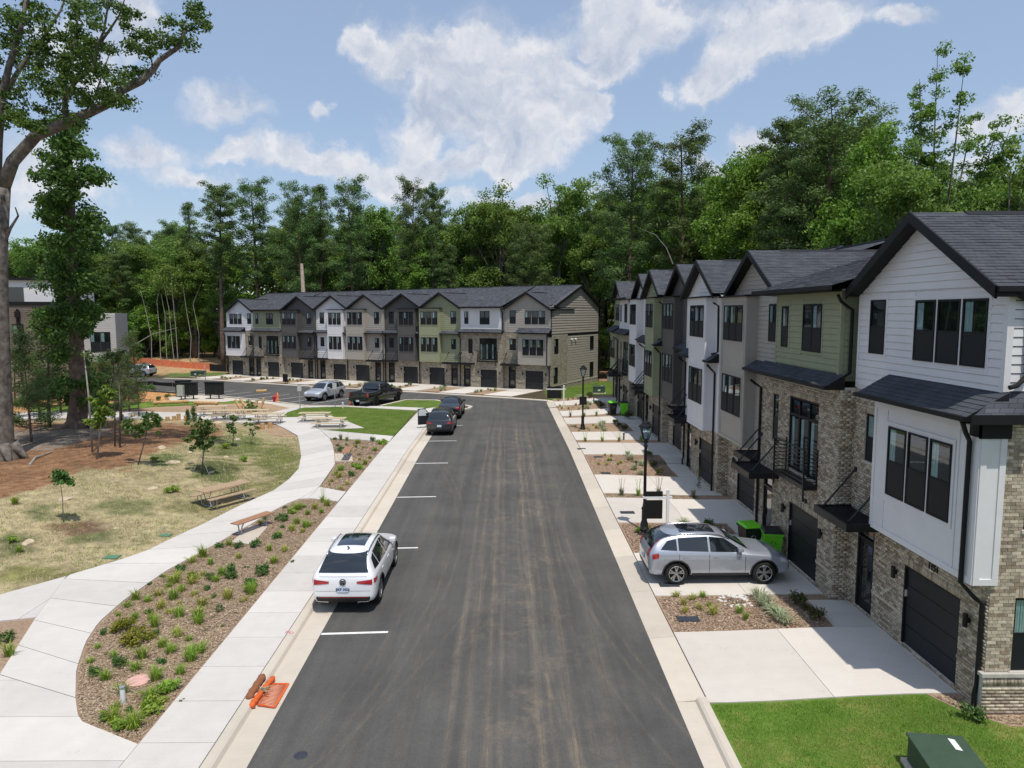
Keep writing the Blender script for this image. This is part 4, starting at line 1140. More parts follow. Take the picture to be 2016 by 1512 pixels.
    if kind == 'G':
        panel_bay(bay0, bay1, 2.78, 9.15, .50, [(4.02, 1.70), (7.25, 1.55)], None)
        sb = MB(); sb.box(bay0-.14, bay1+.14, -.66, -.001, 9.15, 9.22); sb.build('bay_cap', FASCIA, H)
        for P_, a_ in ((1, bay1), (-1, bay0)):
            cbd = MB(); cbd.box(min(a_, a_+.02*P_), max(a_, a_+.02*P_), -.50, -.40, 2.9, 9.1); cbd.build('corner_board', S, H)
        for a, b in ((0.0, bay0-.005), (bay1+.005, W)):
            if b-a > .25: pent(H, a, b, -.001, -.52, 6.20, 6.53, geo=detail >= 2)
    if kind == 'F':
        # french door with transom and iron balcony
        a, b = fd0, fd1
        f = MB(); f.box(a, a+.07, .01, .11, 3.2, 5.7); f.box(b-.07, b, .01, .11, 3.2, 5.7); f.box(a+.07, b-.07, .01, .11, 5.63, 5.7); f.box(a+.07, b-.07, .01, .11, 5.05, 5.13)
        for k in (1, 2): x = a+(b-a)*k/3; f.box(x-.045, x+.045, .02, .11, 3.15, 5.05); f.box(x-.03, x+.03, .02, .11, 5.13, 5.58)
        FDo = f.build('balcony_door', FASCIA, H)
        for k in range(3):
            x0_, x1_ = a+(b-a)*k/3+.06, a+(b-a)*(k+1)/3-.06
            p = MB(); p.add([(x0_,.06,3.3),(x1_,.06,3.3),(x1_,.06,5.05),(x0_,.06,5.05)], [(0,1,2,3)]); p.add([(x0_,.06,5.13),(x1_,.06,5.13),(x1_,.06,5.58),(x0_,.06,5.58)], [(0,1,2,3)]); p.build('pane', GLASS, FDo)
            p = MB(); p.box(x0_, x1_, .09, .10, 3.15, 5.58); p.build('dark_backing', DARKIN, FDo)
            p = MB(); p.box(x0_+.03, x0_+.22, .07, .085, 3.3, 5.0); p.build('curtain', CURT, FDo)
        (wa, wb, wc, wd) = winb[0]
        window(H, front, wa+.01, wc+.01, wb-wa-.02, wd-wc-.02, -.085)
        bl = MB(); z0_, z1_ = 3.12, 4.22; ya = -.45
        bl.box(a-.12, b+.12, ya, -.002, z0_-.14, z0_)
        B = bl.build('balcony', BLACKM, H)
        for x in (a-.10, b+.06): 
            q = MB(); q.box(x, x+.05, ya-.02, ya+.03, z0_-.5, z1_+.03); q.box(x, x+.05, -.05, -.004, z0_, z1_+.03); q.build('post', BLACKM, B)
        q = MB(); q.box((a+b)/2-.02, (a+b)/2+.02, ya-.0, ya+.03, z0_, z1_); q.build('post', BLACKM, B)
        q = MB(); q.box(a-.05, b+.06, ya-.01, ya+.03, z1_, z1_+.045); q.build('top_rail', BLACKM, B)
        for k in range(8):
            zz = z0_+.10+k*.125
            q = MB(); q.box(a-.05, b+.06, ya, ya+.02, zz, zz+.025)
            q.box(a-.09, a-.075, ya+.03, -.05, zz, zz+.025); q.box(b+.075, b+.09, ya+.03, -.05, zz, zz+.025); q.build('rail', BLACKM, B)
        pent(H, -.05, W+.02, .10, -.45, 6.38, 6.72, geo=detail >= 2)
        bx0, bx1 = M(1.0 if W > 5.9 else .08, W-.36); yb = .10
        body = MB(); body.box(bx0, bx1, yb, setb+.4, 6.5, 9.22); body.box(0, W, setb, D, 6.1, 9.22)
        body.build('upper_wall', S, H)
        Pb = plane(0, yb, 1, 0, 0, -1)
        sx = (M(1.55, 2.12) if W > 5.9 else M(.6, 1.15)) + (7.32, 8.75); dx = (M(3.35, 4.75) if W > 5.9 else M(2.7, 4.0)) + (7.27, 8.8)
        hh_ = [(sx[0]-.09, sx[1]+.09, sx[2]-.09, sx[3]+.11), (dx[0]-.09, dx[1]+.09, dx[2]-.09, dx[3]+.11)]
        boards(H, Pb, bx0+.1, bx1-.1, 6.75, 9.2, hh_, S, parts)
        boards(H, plane(bx1, yb, 0, 1, 1, 0), .1, .55, 6.6, 9.2, [], S, parts)
        boards(H, plane(0, setb, 1, 0, 0, -1), bx1+.02 if not mir else 0, W if not mir else bx0-.02, 6.6, 9.2, [], S, parts)
        tb = MB(); tb.box(bx0, bx0+.095, yb-.034, yb-.001, 6.7, 9.2); tb.build('corner_board', S, H)
        tb = MB(); tb.box(bx1-.095, bx1, yb-.034, yb-.001, 6.7, 9.2)
        tb.box(bx1+.001, bx1+.03, yb-.034, yb+.09, 6.6, 9.2); tb.build('corner_board', S, H)
        window(H, Pb, sx[0], sx[2], sx[1]-sx[0], sx[3]-sx[2], .002); casing(H, Pb, *sx)
        window(H, Pb, dx[0], dx[2], dx[1]-dx[0], dx[3]-dx[2], .002, style='pair'); casing(H, Pb, *dx)
        downspout(H, [(bx1+.12, yb-.2, 9.05), (bx1+.12, yb-.1, 8.85), (bx1+.12, yb+.25, 8.6), (bx1+.12, yb+.25, 6.75), (bx1+.0, yb+.05, 6.6)])
    # ---------- roofs
    ry = 8.0; rzt = 11.85
    y_e, z_e = (-.40, 9.30) if kind == 'F' else (.75, 9.40)
    sl0 = (rzt-z_e)/(ry-y_e)
    R_ = MB()
    xo0, xo1 = -.0, W+(.32 if end_side else 0)
    R_.add([(xo0,y_e,z_e),(xo1,y_e,z_e),(xo1,ry,rzt),(xo0,ry,rzt),(xo1,D+.5,9.3),(xo0,D+.5,9.3)], [(0,1,2,3),(3,2,4,5)], 0)
    R_.add([(xo0,y_e,z_e-.16),(xo1,y_e,z_e-.16),(xo1,y_e,z_e),(xo0,y_e,z_e),(xo0,y_e+1.3,z_e-.16),(xo1,y_e+1.3,z_e-.16)], [(0,1,2,3),(0,4,5,1)], 1)
    if end_side:
        for (p, q) in (((y_e, z_e), (ry, rzt)), ((ry, rzt), (D+.5, 9.3))):
            R_.add([(xo1,p[0],p[1]-.26),(xo1,q[0],q[1]-.26),(xo1,q[0],q[1]+.02),(xo1,p[0],p[1]+.02),(W,p[0],p[1]-.26),(W,q[0],q[1]-.26)], [(0,1,2,3),(0,4,5,1)], 1)
    roof = R_.build('roof', [SHINGT, FASCIA], H)
    rc = MB(); rc.box(.3, W-.3, ry-.14, ry+.14, rzt-.02, rzt+.05); rc.build('ridge_vent', SHING, roof)
    if kind == 'F':
        gt = MB(); gt.box(-.02, W+.02, y_e-.12, y_e-.002, z_e-.12, z_e+.01); gt.build('gutter', FASCIA, roof)
        if detail >= 1:
            cv = Vector((0, ry-y_e, rzt-z_e)); shingle_field(roof, Vector((0, y_e, z_e)), Vector((1,0,0)), cv.normalized(), W, cv.length, 0, None, None)
    else:
        ex = .22 if not end_side else .20
        yf, yb_ = -.42, 6.3
        zr = ap+.09; k = (ap-ub)/(W/2)
        xl, zl = -.02, zr-k*(W/2+.02); xr, zr_ = W+(ex if end_side else .02), 0
        zrr = zr-k*(xr-W/2); ze_l = zl
        Q = MB()
        Q.add([(xl,yf,zl),(W/2,yf,zr),(W/2,yb_,zr),(xl,yb_,zl)], [(0,1,2,3)], 0)
        Q.add([(W/2,yf,zr),(xr,yf,zrr),(xr,yb_,zrr),(W/2,yb_,zr)], [(0,1,2,3)], 0)
        t_ = .24
        for (xa, za, xb, zb_) in ((xl, zl, W/2, zr), (W/2, zr, xr, zrr)):
            Q.add([(xa,yf-.03,za-t_),(xb,yf-.03,zb_-t_),(xb,yf-.03,zb_+.02),(xa,yf-.03,za+.02),(xa,yf+.02,za-t_),(xb,yf+.02,zb_-t_),(xb,yf+.02,zb_+.02),(xa,yf+.02,za+.02)], [(0,1,2,3),(4,7,6,5),(0,4,5,1),(3,2,6,7)], 1)
            Q.add([(xa,yf,za-t_*.7),(xb,yf,zb_-t_*.7),(xb,-.001,zb_-t_*.7),(xa,-.001,za-t_*.7)], [(0,1,2,3)], 1)
        if end_side:
            ye_ = 2.2 if detail else .8; Q.add([(xr,yf,zrr-.2),(xr,ye_,zrr-.2),(xr,ye_,zrr),(xr,yf,zrr),(W,yf,zrr-.2),(W,ye_,zrr-.2)], [(0,1,2,3),(0,4,5,1)], 1)
        gr = Q.build('gable_roof', [SHINGT, FASCIA], H)
        rc = MB(); rc.add([(W/2-.15,.9,zr-k*.15+.02),(W/2,.9,zr+.035),(W/2+.15,.9,zr-k*.15+.02),(W/2-.15,yb_,zr-k*.15+.02),(W/2,yb_,zr+.035),(W/2+.15,yb_,zr-k*.15+.02)], [(0,1,4,3),(1,2,5,4)]); rc.build('ridge_vent', FASCIA, gr)
        gt = MB(); gt.box(xr-.02, xr+.09, yf, 1.6 if detail else .7, zrr-.1, zrr+.01); gt.build('gutter', FASCIA, gr) if end_side else None
        if detail >= 1:
            cv = Vector((-(xr-W/2), 0, zr-zrr)); L_ = cv.length
            shingle_field(gr, Vector((xr, yf, zrr)), Vector((0,1,0)), cv/L_, yb_-yf, L_, 180 if detail >= 3 else 0, (lambda p: (p - Vector((W, 0, 9))).length), None)
    # ---------- downspouts on the front
    if kind == 'E' and not mir:
        downspout(H, [(W-.02,-.80,6.25),(W-.12,-.65,6.0),(W-.2,-.50,5.8),(W-.2,-.50,2.75),(W-.1,-.25,2.45),(W-.1,-.07,2.3),(W-.1,-.07,.5),(W-.1,-.11,.3),(W-.1,-.11,-.3)])
    elif kind == 'E':
        downspout(H, [(.1,-.75,6.0),(.1,-.5,5.7),(.1,-.47,2.8),(.1,-.07,2.5),(.1,-.07,-.2)])
    if kind in ('G', 'F'):
        x_ = (.08 if not mir else W-.08)
        downspout(H, [(x_,-.48,6.0),(x_,-.3,5.85),(x_,-.07,5.7),(x_,-.07,.4),(x_,-.12,.3),(x_,-.12,-.1)])
        if kind == 'G' and not mir:
            x2 = W-.12
            downspout(H, [(x2,-.35,8.9),(x2,-.1,8.75),(x2,-.07,6.6),(x2-.1,-.35,6.5)])
            downspout(H, [(x2-.3,-.48,6.0),(x2-.3,-.3,5.8),(x2-.3,-.10,5.6),(x2-.3,-.10,-.1)])
    return H

LABR = ['white and pale brick end townhouse nearest the camera on the right', 'sage green over brick townhouse with iron balcony, second from the near right end',
        'taupe gabled townhouse with two storey bay between sage and white neighbours', 'tall white gabled townhouse in the middle of the right row',
        'charcoal gabled townhouse next to the tall white one in the right row', 'sage green gabled townhouse beyond the charcoal one in the right row',
        'white gabled townhouse beyond the sage gabled one in the right row', 'white over brick balcony townhouse, second from the far end of the right row', 'sage gabled end townhouse at the far end of the right row']
COLR = ['white', 'green', 'taupe', 'white', 'dark', 'green', 'white', 'white', 'green']
KIND = ['E', 'F', 'G', 'G', 'G', 'G', 'G', 'F', 'E']
NUMR = ['1151', '1149', None, None, None, None, None, None, None]
HR = []
for i in range(9):
    W = UY[i+1]-UY[i]
    h = townhouse(KIND[i], W, MIR[i], COLR[i], (WX[i], UY[i+1], BASES[i]+.09), -math.pi/2, LABR[i], 'townhouses in the row on the right',
                  detail=[3,2,2,1,1,0,0,0,0][i], number=NUMR[i], end_side=(i == 0), side_detail=(i == 0))
    HR.append(h)
LABF = ['taupe end townhouse with lit gable wall at the right end of the far row', 'white over brick townhouse with balcony, second from the right in the far row', 'sage green gabled townhouse, third from the right in the far row',
        'charcoal gabled townhouse next to the sage one in the far row', 'taupe gabled townhouse in the middle of the far row', 'bright white gabled townhouse in the far row',
        'charcoal gabled townhouse left of the bright white one in the far row', 'sage over brick balcony townhouse near the left end of the far row', 'white end townhouse at the left end of the far row']
COLF = ['taupe', 'white', 'green', 'dark', 'taupe', 'white', 'dark', 'green', 'white']
HF = []
for i in range(9):
    q = FO + FD*((i+1)*FW) + FN*(0.45 if KIND[i] == 'F' else (.0 if i in (0, 8) else (.15 if MIR[i] else -.1)))
    h = townhouse(KIND[i], FW, MIR[i], COLF[i], (q.x, q.y, g(q.x, q.y)+.10), RZ, LABF[i], 'townhouses in the far row', detail=0,
                  number=[None,None,None,None,None,None,None,None,None][i], end_side=(i == 0), side_detail=(i == 0))
    HF.append(h)

# end walls facing the camera
def near_side(H, W):
    S = SIDE['white']; right = plane(W, 0, 0, 1, 1, 0)
    hs = [(.55, 1.47, .86, 2.48), (.60, 1.52, 3.95, 5.5)]
    mb = MB(); holed(mb, right, 0, 14, -.6, 6.25, hs, 0, reveal=.11); mb.build('brick_wall', MORTAR, H)
    cells = brick_cells(0.005, 4.2, .86, 6.25, hs + [(a, b, d, d+.2) for a, b, c, d in hs], random)
    for a, b, c, d in hs: cells += soldier(a, b, d+.004, d+.2)
    brick_objects(H, right, cells, limit=300, key=lambda c: c[0]*4 + abs(c[2]-3)*.3)
    # projecting base course with cap
    P2 = plane(W+.06, -.06, 0, 1, 1, 0)
    m2 = MB(); m2.box(W, W+.06, -.06, 6, -.6, .76); m2.box(W-.22, W, -.06, -.02, -.6, .76); m2.build('brick_base', MORTAR, H)
    brick_objects(H, P2, brick_cells(0.0, 4.2, -.6, .55, [], random) + soldier(0.0, 4.2, .56, .75))
    cp = MB(); cp.box(W-.22, W+.10, -.10, 6, .765, .84); cp.build('stone_cap', MORTAR, H)
    for (a, b, c, d) in hs:
        window(H, right, a+.01, c+.01, b-a-.02, d-c-.02, -.085)
        s = MB(); s.box(W, W+.05, a-.04, b+.04, c-.07, c-.002); s.build('window_sill', CONC, H)
    up = MB(); holed(up, right, 0, 14, 6.0, 9.02, [], 0); up.add([(W,.75,9.02),(W,14,9.02),(W,8,11.7)], [(0,1,2)]); up.build('upper_wall', S, H)
    boards(H, right, .10, 6, 6.86, 9.0, [], S, True)
    tb = MB(); tb.box(W+.001, W+.032, -.034, .10, 6.86, 9.0); tb.build('corner_board', S, H)
    downspout(H, [(W+.2,.0,8.95),(W+.16,.1,8.8),(W+.10,.38,8.65),(W+.10,.38,7.2),(W+.16,.15,7.0),(W+.16,.0,6.96)])
    pe = MB(); pe.add([(W,-.001,6.86),(W,.75,6.86),(W+.42,.55,6.44),(W+.42,-.85,6.44),(W+.12,-.85,6.38)], [(0,1,2,3)], 0); pe.add([(W,.60,6.28),(W+.42,.60,6.28),(W+.42,.60,6.44),(W,.75,6.86)], [(0,1,2,3)], 1)
    pe.add([(W+.42,-.90,6.24),(W+.42,.6,6.24),(W+.42,.6,6.44),(W+.42,-.90,6.44),(W,-.90,6.24),(W,.6,6.24)], [(0,1,2,3),(0,4,5,1)], 1)
    pe.build('skirt_roof_return', [SHINGT, FASCIA], H)
near_side(HR[0], UY[1]-UY[0])
def far_side(H, W):
    S = SIDE['taupe']; right = plane(W, 0, 0, 1, 1, 0); D = 14
    wn = [(.9, 2.0, .62, 2.45), (1.0, 2.1, 3.95, 5.65), (11.2, 12.3, .7, 2.4), (11.2, 12.3, 4.1, 5.7)]
    mb = MB(); holed(mb, right, 0, 4.6, -.6, 6.0, wn[:2], 0, reveal=.11); mb.box(W-.01, W+.05, 0, D, -1.2, .38); mb.build('brick_wall', BRICKT, H)
    bd = MB(); holed(bd, right, 4.6, D, .3, 6.0, [], 0); holed(bd, right, 0, D, 6.0, 9.15, [], 0); bd.add([(W,0,9.15),(W,D,9.15),(W,8,11.7)], [(0,1,2)]); bd.build('side_wall', S, H)
    boards(H, right, 4.65, D, .42, 5.95, wn, S, False, ex=.29); boards(H, right, .05, D, 6.2, 9.15, [], S, False, ex=.29)
    boards(H, right, .05, D, 9.15, 11.6, [], S, False, lambda z: (max(.05, (z-9.15)/2.55*7.6), D-(z-9.15)/2.55*5.9), ex=.29)
    fb = MB(); fb.box(W+.001, W+.05, 4.6, D, 5.95, 6.15); fb.build('belt_board', FASCIA, H)
    fb = MB(); fb.box(W+.051, W+.08, 0, D, .38, .45); fb.build('stone_cap', MORTAR, H)
    for (a, b, c, d) in wn: window(H, right, a, c, b-a, d-c, .03 if a > 4 else -.06)
    downspout(H, [(W+.08,D-.1,9.0),(W+.08,D-.1,.2),(W+.25,D-.1,-.2)])
    downspout(H, [(W+.06,.12,9.0),(W+.06,.12,6.3)])
    downspout(H, [(W-.05,-.12,6.0),(W-.05,-.1,-.2)])
    vt = MB()
    for y_ in (5.6, 6.7): vt.tube([(W+.02,y_,5.45),(W+.22,y_,5.45)], .13, 8)
    vt.build('dryer_vent', SIDE['white'], H)
far_side(HF[0], FW)

# ================================================================== VEHICLES
RUBBER = mat('tyre_rubber', (.012,.012,.012), .8, .1, 8)
RIMD = mat('dark_rim', (.02,.02,.022), .35, 0, metal=.6)
RIMS = mat('alloy_rim', (.45,.46,.48), .3, 0, metal=.85)
TAIL = mat('tail_lamp_red', (.35,.012,.02), .15, 0, spec=.6, coat=.6)
HEAD = mat('headlamp', (.55,.58,.60), .12, 0, spec=.8, coat=.6)
CHROME = mat('chrome', (.6,.6,.62), .15, 0, metal=1)
PLASTIC = mat('black_plastic', (.016,.016,.018), .6, .05, 10)
PLATE = mat('licence_plate', (.55,.62,.72), .5, .05, 20)
def paint(name, col, metal=0., rough=.28):
    return mat(name, col, rough, .015, 3, spec=.5, coat=.9, metal=metal)
P_WHITE = paint('white_car_paint', (.78,.78,.80)); P_SILVER = paint('silver_car_paint', (.46,.48,.52), .35)
P_GREY = paint('pale_silver_paint', (.40,.43,.49), .45); P_BLACK = paint('black_car_paint', (.008,.008,.010)); P_DARK = paint('dark_grey_paint', (.030,.033,.038), .3); P_NAVY = paint('black_blue_paint', (.012,.014,.018), .2)
SUV = dict(L=4.7, W=1.9, H=1.68, wb=2.85, wr=.37, st=[
    # x, zbot, zbelt, ztop, wbelt, wtop
    (-2.35,.46,.74,.84,.76,.66),(-2.32,.34,.92,1.02,.86,.76),(-2.24,.28,1.02,1.13,.91,.80),(-2.10,.26,1.04,1.40,.935,.70),(-1.93,.25,1.04,1.58,.945,.66),(-1.6,.24,1.03,1.66,.95,.64),
    (-.8,.24,1.02,1.69,.95,.635),(0,.24,1.01,1.68,.95,.63),(.45,.24,1.0,1.62,.95,.63),(.80,.24,.99,1.40,.948,.67),(1.15,.24,.98,1.13,.945,.74),(1.32,.24,.965,1.06,.94,.76),
    (1.75,.25,.93,1.01,.925,.72),(2.08,.27,.86,.93,.89,.66),(2.28,.32,.74,.80,.82,.60),(2.35,.44,.62,.68,.72,.52)])
SUV2 = dict(L=4.7, W=1.9, H=1.65, wb=2.88, wr=.375, st=[
    (-2.35,.46,.76,.86,.76,.66),(-2.32,.34,.95,1.05,.86,.76),(-2.24,.28,1.05,1.15,.91,.79),(-2.12,.26,1.07,1.34,.935,.71),(-1.90,.25,1.07,1.52,.945,.65),(-1.5,.24,1.06,1.61,.95,.62),
    (-.8,.24,1.05,1.65,.95,.61),(-.2,.24,1.04,1.63,.95,.61),(.2,.24,1.03,1.56,.95,.62),(.55,.24,1.02,1.36,.948,.66),(.90,.24,1.01,1.14,.945,.73),(1.08,.24,1.0,1.07,.94,.76),
    (1.6,.25,.96,1.03,.925,.73),(2.05,.27,.88,.95,.89,.67),(2.28,.32,.74,.80,.82,.60),(2.35,.44,.62,.68,.72,.52)])
SEDAN = dict(L=4.75, W=1.84, H=1.46, wb=2.78, wr=.34, st=[
    (-2.37,.44,.72,.80,.74,.66),(-2.33,.32,.84,.93,.85,.76),(-2.2,.26,.93,1.02,.89,.80),(-1.75,.24,.95,1.08,.91,.78),(-1.35,.23,.95,1.25,.92,.66),(-.85,.22,.94,1.41,.92,.60),
    (-.1,.22,.92,1.46,.92,.59),(.35,.22,.91,1.42,.92,.59),(.8,.22,.90,1.19,.92,.66),(1.15,.22,.89,.99,.915,.74),(1.35,.22,.88,.95,.91,.75),(1.8,.24,.83,.89,.90,.70),(2.15,.26,.76,.82,.86,.64),(2.32,.32,.66,.71,.78,.56),(2.37,.42,.56,.61,.68,.5)])
PICK = dict(L=5.85, W=2.0, H=1.92, wb=3.7, wr=.41, st=[
    (-2.92,.62,1.0,1.26,.93,.90),(-2.90,.50,1.0,1.30,.97,.93),(-2.6,.46,1.0,1.31,.99,.94),(-1.6,.42,1.0,1.31,1.0,.95),(-.98,.40,1.05,1.31,1.0,.95),(-.90,.40,1.12,1.80,1.0,.76),(-.75,.40,1.14,1.89,1.0,.73),
    (0,.38,1.14,1.92,1.0,.72),(.55,.38,1.13,1.88,1.0,.72),(.95,.38,1.12,1.60,1.0,.77),(1.28,.38,1.12,1.27,.995,.84),(1.45,.38,1.11,1.22,.99,.86),(2.1,.40,1.07,1.19,.98,.84),(2.6,.44,1.0,1.12,.95,.80),(2.85,.50,.90,1.0,.90,.76),(2.92,.62,.78,.84,.84,.72)])
def car(kind, loc, heading, bodym, label, rim=RIMS, scale=(1,1,1), extra=None, door_open=False, lights='both', sunroof=True, rails=True, group=None, cat='car', name='parked_suv', plate_t=None, open_side=1):
    spec = kind; H = empty(name, loc, heading, label, cat, group); H.scale = scale
    st = spec['st']; wb, wr, L = spec['wb'], spec['wr'], spec['L']
    ring = 18
    bm = bmesh.new(); rows = []
    for (x, zb, zs, zt, ws, wt_) in st:
        zm = zb + .28*(zs-zb); z2 = zb + .62*(zs-zb)
        half = [(0,zb),(ws*.72,zb),(ws*.95,zb+.06),(ws*.99,zm),(ws*1.0,z2),(ws*.985,zs-.03),(ws*.955,zs+.02*(zt-zs>.2)),(wt_+.03,zt-.09*(zt-zs>.3)-.02),(wt_-.05,zt-.012),(0,zt+.025)]
        r = [bm.verts.new((x, y_, z_)) for y_, z_ in half] + [bm.verts.new((x, -y_, z_)) for y_, z_ in reversed(half[1:-1])]
        rows.append(r)
    n = len(rows[0])
    for a, b in zip(rows[:-1], rows[1:]):
        for j in range(n): bm.faces.new((a[j], a[(j+1) % n], b[(j+1) % n], b[j]))
    bm.faces.new(rows[0]); bm.faces.new(list(reversed(rows[-1])))
    bmesh.ops.recalc_face_normals(bm, faces=bm.faces[:])
    # crease line along belt and rocker is kept by close loops; smooth the rest
    me = bpy.data.meshes.new('tmp'); bm.to_mesh(me); bm.free()
    tmp = bpy.data.objects.new('tmp', me); C.objects.link(tmp)
    md = tmp.modifiers.new('s', 'SUBSURF'); md.levels = 2; md.render_levels = 2
    cutters = []
    for sx in (-wb/2, wb/2):
        for sy in (-1, 1):
            c = MB(); c.tube([(sx, sy*(.55), wr+.0), (sx, sy*1.3, wr+.0)], wr*1.17, 28); q = c.build('tmpc', PLASTIC); cutters.append(q)
    if kind is PICK:
        c = MB(); c.box(-2.82, -1.02, -.76, .76, .86, 1.9); cutters.append(c.build('tmpc', PLASTIC))
    for q in cutters:
        b_ = tmp.modifiers.new('b', 'BOOLEAN'); b_.object = q; b_.operation = 'DIFFERENCE'; b_.solver = 'EXACT'
    dg = bpy.context.evaluated_depsgraph_get()
    me2 = bpy.data.meshes.new_from_object(tmp.evaluated_get(dg))
    for m_ in tmp.modifiers[:]:
        if m_.type == 'BOOLEAN': tmp.modifiers.remove(m_)
    dg = bpy.context.evaluated_depsgraph_get(); full = bpy.data.meshes.new_from_object(tmp.evaluated_get(dg))
    bvh = BVHTree.FromPolygons([v.co.copy() for v in full.vertices], [tuple(p.vertices) for p in full.polygons])
    for q in cutters: bpy.data.objects.remove(q)
    bpy.data.objects.remove(tmp)
    me2.materials.clear(); me2.materials.append(bodym); me2.materials.append(PLASTIC)
    for p in me2.polygons:
        c = p.center
        inner = False
        for sx in (-wb/2, wb/2):
            if math.hypot(c.x-sx, c.z-wr) < wr*1.19 and abs(c.y) < spec['W']/2-.05 and (abs(p.normal.y) < .5 or abs(c.y) < .6): inner = True
        p.material_index = 1 if (inner or (c.z < .34 and abs(p.normal.z) > .3)) else 0
        p.use_smooth = True
    me2.name = 'body'; B = link(bpy.data.objects.new('body', me2), H)
    def patch(pts, axis, name_, m, off=.006, nu=8, nv=6, parent=None, sign=1):
        """pts: four corners in the projection plane; axis 'y' side, 'x' front/rear, 'z' top"""
        V = []; ok = True
        for j in range(nv+1):
            for i in range(nu+1):
                s, t = i/nu, j/nv
                a = [(pts[0][k]*(1-s)+pts[1][k]*s)*(1-t) + (pts[3][k]*(1-s)+pts[2][k]*s)*t for k in (0, 1)]
                if axis == 'y': o, d = Vector((a[0], sign*3, a[1])), Vector((0, -sign, 0))
                elif axis == 'x': o, d = Vector((sign*5, a[0], a[1])), Vector((-sign, 0, 0))
                else: o, d = Vector((a[0], a[1], 4)), Vector((0, 0, -1))
                h = bvh.ray_cast(o, d)
                if h[0] is None: return None
                nrm = h[1] if h[1].dot(d) < 0 else -h[1]
                V.append(tuple(h[0] + nrm*off))
        mb = MB(); mb.add(V, [(j*(nu+1)+i, j*(nu+1)+i+1, (j+1)*(nu+1)+i+1, (j+1)*(nu+1)+i) for j in range(nv) for i in range(nu)])
        return mb.build(name_, m, parent or H, smooth=True)
    def top_at(x, y=0):
        h = bvh.ray_cast(Vector((x, y, 4)), Vector((0,0,-1))); return h[0].z if h[0] else 1.6
    def side_at(x, z, sg=1):
        h = bvh.ray_cast(Vector((x, sg*3, z)), Vector((0,-sg,0))); return abs(h[0].y) if h[0] else .9
    zb_ = [s for s in st if abs(s[0]) < .9][0][2]
    Ht = spec['H']
    for sg in (1, -1):
        if kind is SUV2: sw = [[(-1.96,1.16),(-1.42,1.13),(-1.42,1.46),(-1.72,1.40)], [(-1.36,1.13),(-.40,1.10),(-.40,1.52),(-1.36,1.48)], [(-.33,1.10),(.78,1.07),(.16,1.46),(-.33,1.52)]]
        elif kind is SUV: sw = [[(-1.98,1.13),(-1.32,1.10),(-1.32,1.50),(-1.72,1.52)], [(-1.26,1.10),(-.22,1.08),(-.22,1.55),(-1.26,1.53)], [(-.14,1.08),(.98,1.05),(.46,1.50),(-.14,1.55)]]
        elif kind is SEDAN: sw = [[(-1.42,1.02),(-.98,1.00),(-.98,1.27),(-1.15,1.22)], [(-.93,1.0),(-.12,.98),(-.12,1.34),(-.93,1.28)], [(-.05,.98),(.92,.96),(.42,1.28),(-.05,1.34)]]
        else: sw = [[(-.78,1.22),(.0,1.20),(.0,1.72),(-.70,1.70)], [(.08,1.20),(1.10,1.18),(.66,1.68),(.08,1.72)]]
        for w_ in sw: patch(w_, 'y', 'side_window', CARGLASS, .010, 12, 8, None, sg)
        # door shut lines
        xs_ = [sw[-1][0][0]-.05, sw[-1][1][0]+.02] + ([sw[-2][0][0]-.0] if kind is not PICK else [sw[0][0][0]-.04])
        for x_ in xs_: patch([(x_,.36),(x_+.014,.36),(x_+.014,zb_-.02),(x_,zb_-.02)], 'y', 'shut_line', PLASTIC, .003, 1, 8, B, sg)
        for x_ in (sw[-1][0][0]+.06, sw[-2][0][0]+.12 if kind is not PICK else sw[0][0][0]+.06):
            y_ = side_at(x_+.08, zb_-.12, sg); h_ = MB(); h_.box(x_, x_+.19, sg*y_-.012, sg*y_+.03, zb_-.14, zb_-.105); h_.build('door_handle', bodym if bodym is not P_BLACK else CHROME, H)
        patch([(-wb/2+.5,.30),(wb/2-.5,.30),(wb/2-.5,.40),(-wb/2+.5,.40)], 'y', 'sill_trim', PLASTIC, .010, 10, 2, None, sg)
        # wheel arch rim
        for sx in (-wb/2, wb/2):
            pts = []
            for k in range(13):
                t = math.pi*k/12; xx, zz = sx+math.cos(t)*wr*1.20, wr+math.sin(t)*wr*1.20
                pts.append((xx, sg*(side_at(xx, max(zz,.36), sg)+.004), zz))
            a_ = MB(); a_.tube(pts, .028, 5); a_.build('arch_trim', PLASTIC, H, smooth=True)
        # mirror
        xm = sw[-1][1][0]-.14; ym = side_at(xm, zb_+.02, sg)
        m_ = MB(); m_.box(xm-.10, xm+.07, min(sg*(ym-.02), sg*(ym+.19)), max(sg*(ym-.02), sg*(ym+.19)), zb_+.06, zb_+.21); mo = m_.build('wing_mirror', bodym if kind is not PICK else P_BLACK, H)
        bv = mo.modifiers.new('b', 'BEVEL'); bv.width = .035; bv.segments = 2
        if rails and kind in (SUV, SUV2):
            pr = [(x_, sg*.60, top_at(x_, .60)+(.045 if 0 < k < 6 else .0)) for k, x_ in enumerate(np.linspace(-1.75, .35, 7))]
            r_ = MB(); r_.tube(pr, .018, 6); r_.build('roof_rail', CHROME if bodym is not P_DARK else PLASTIC, H, smooth=True)
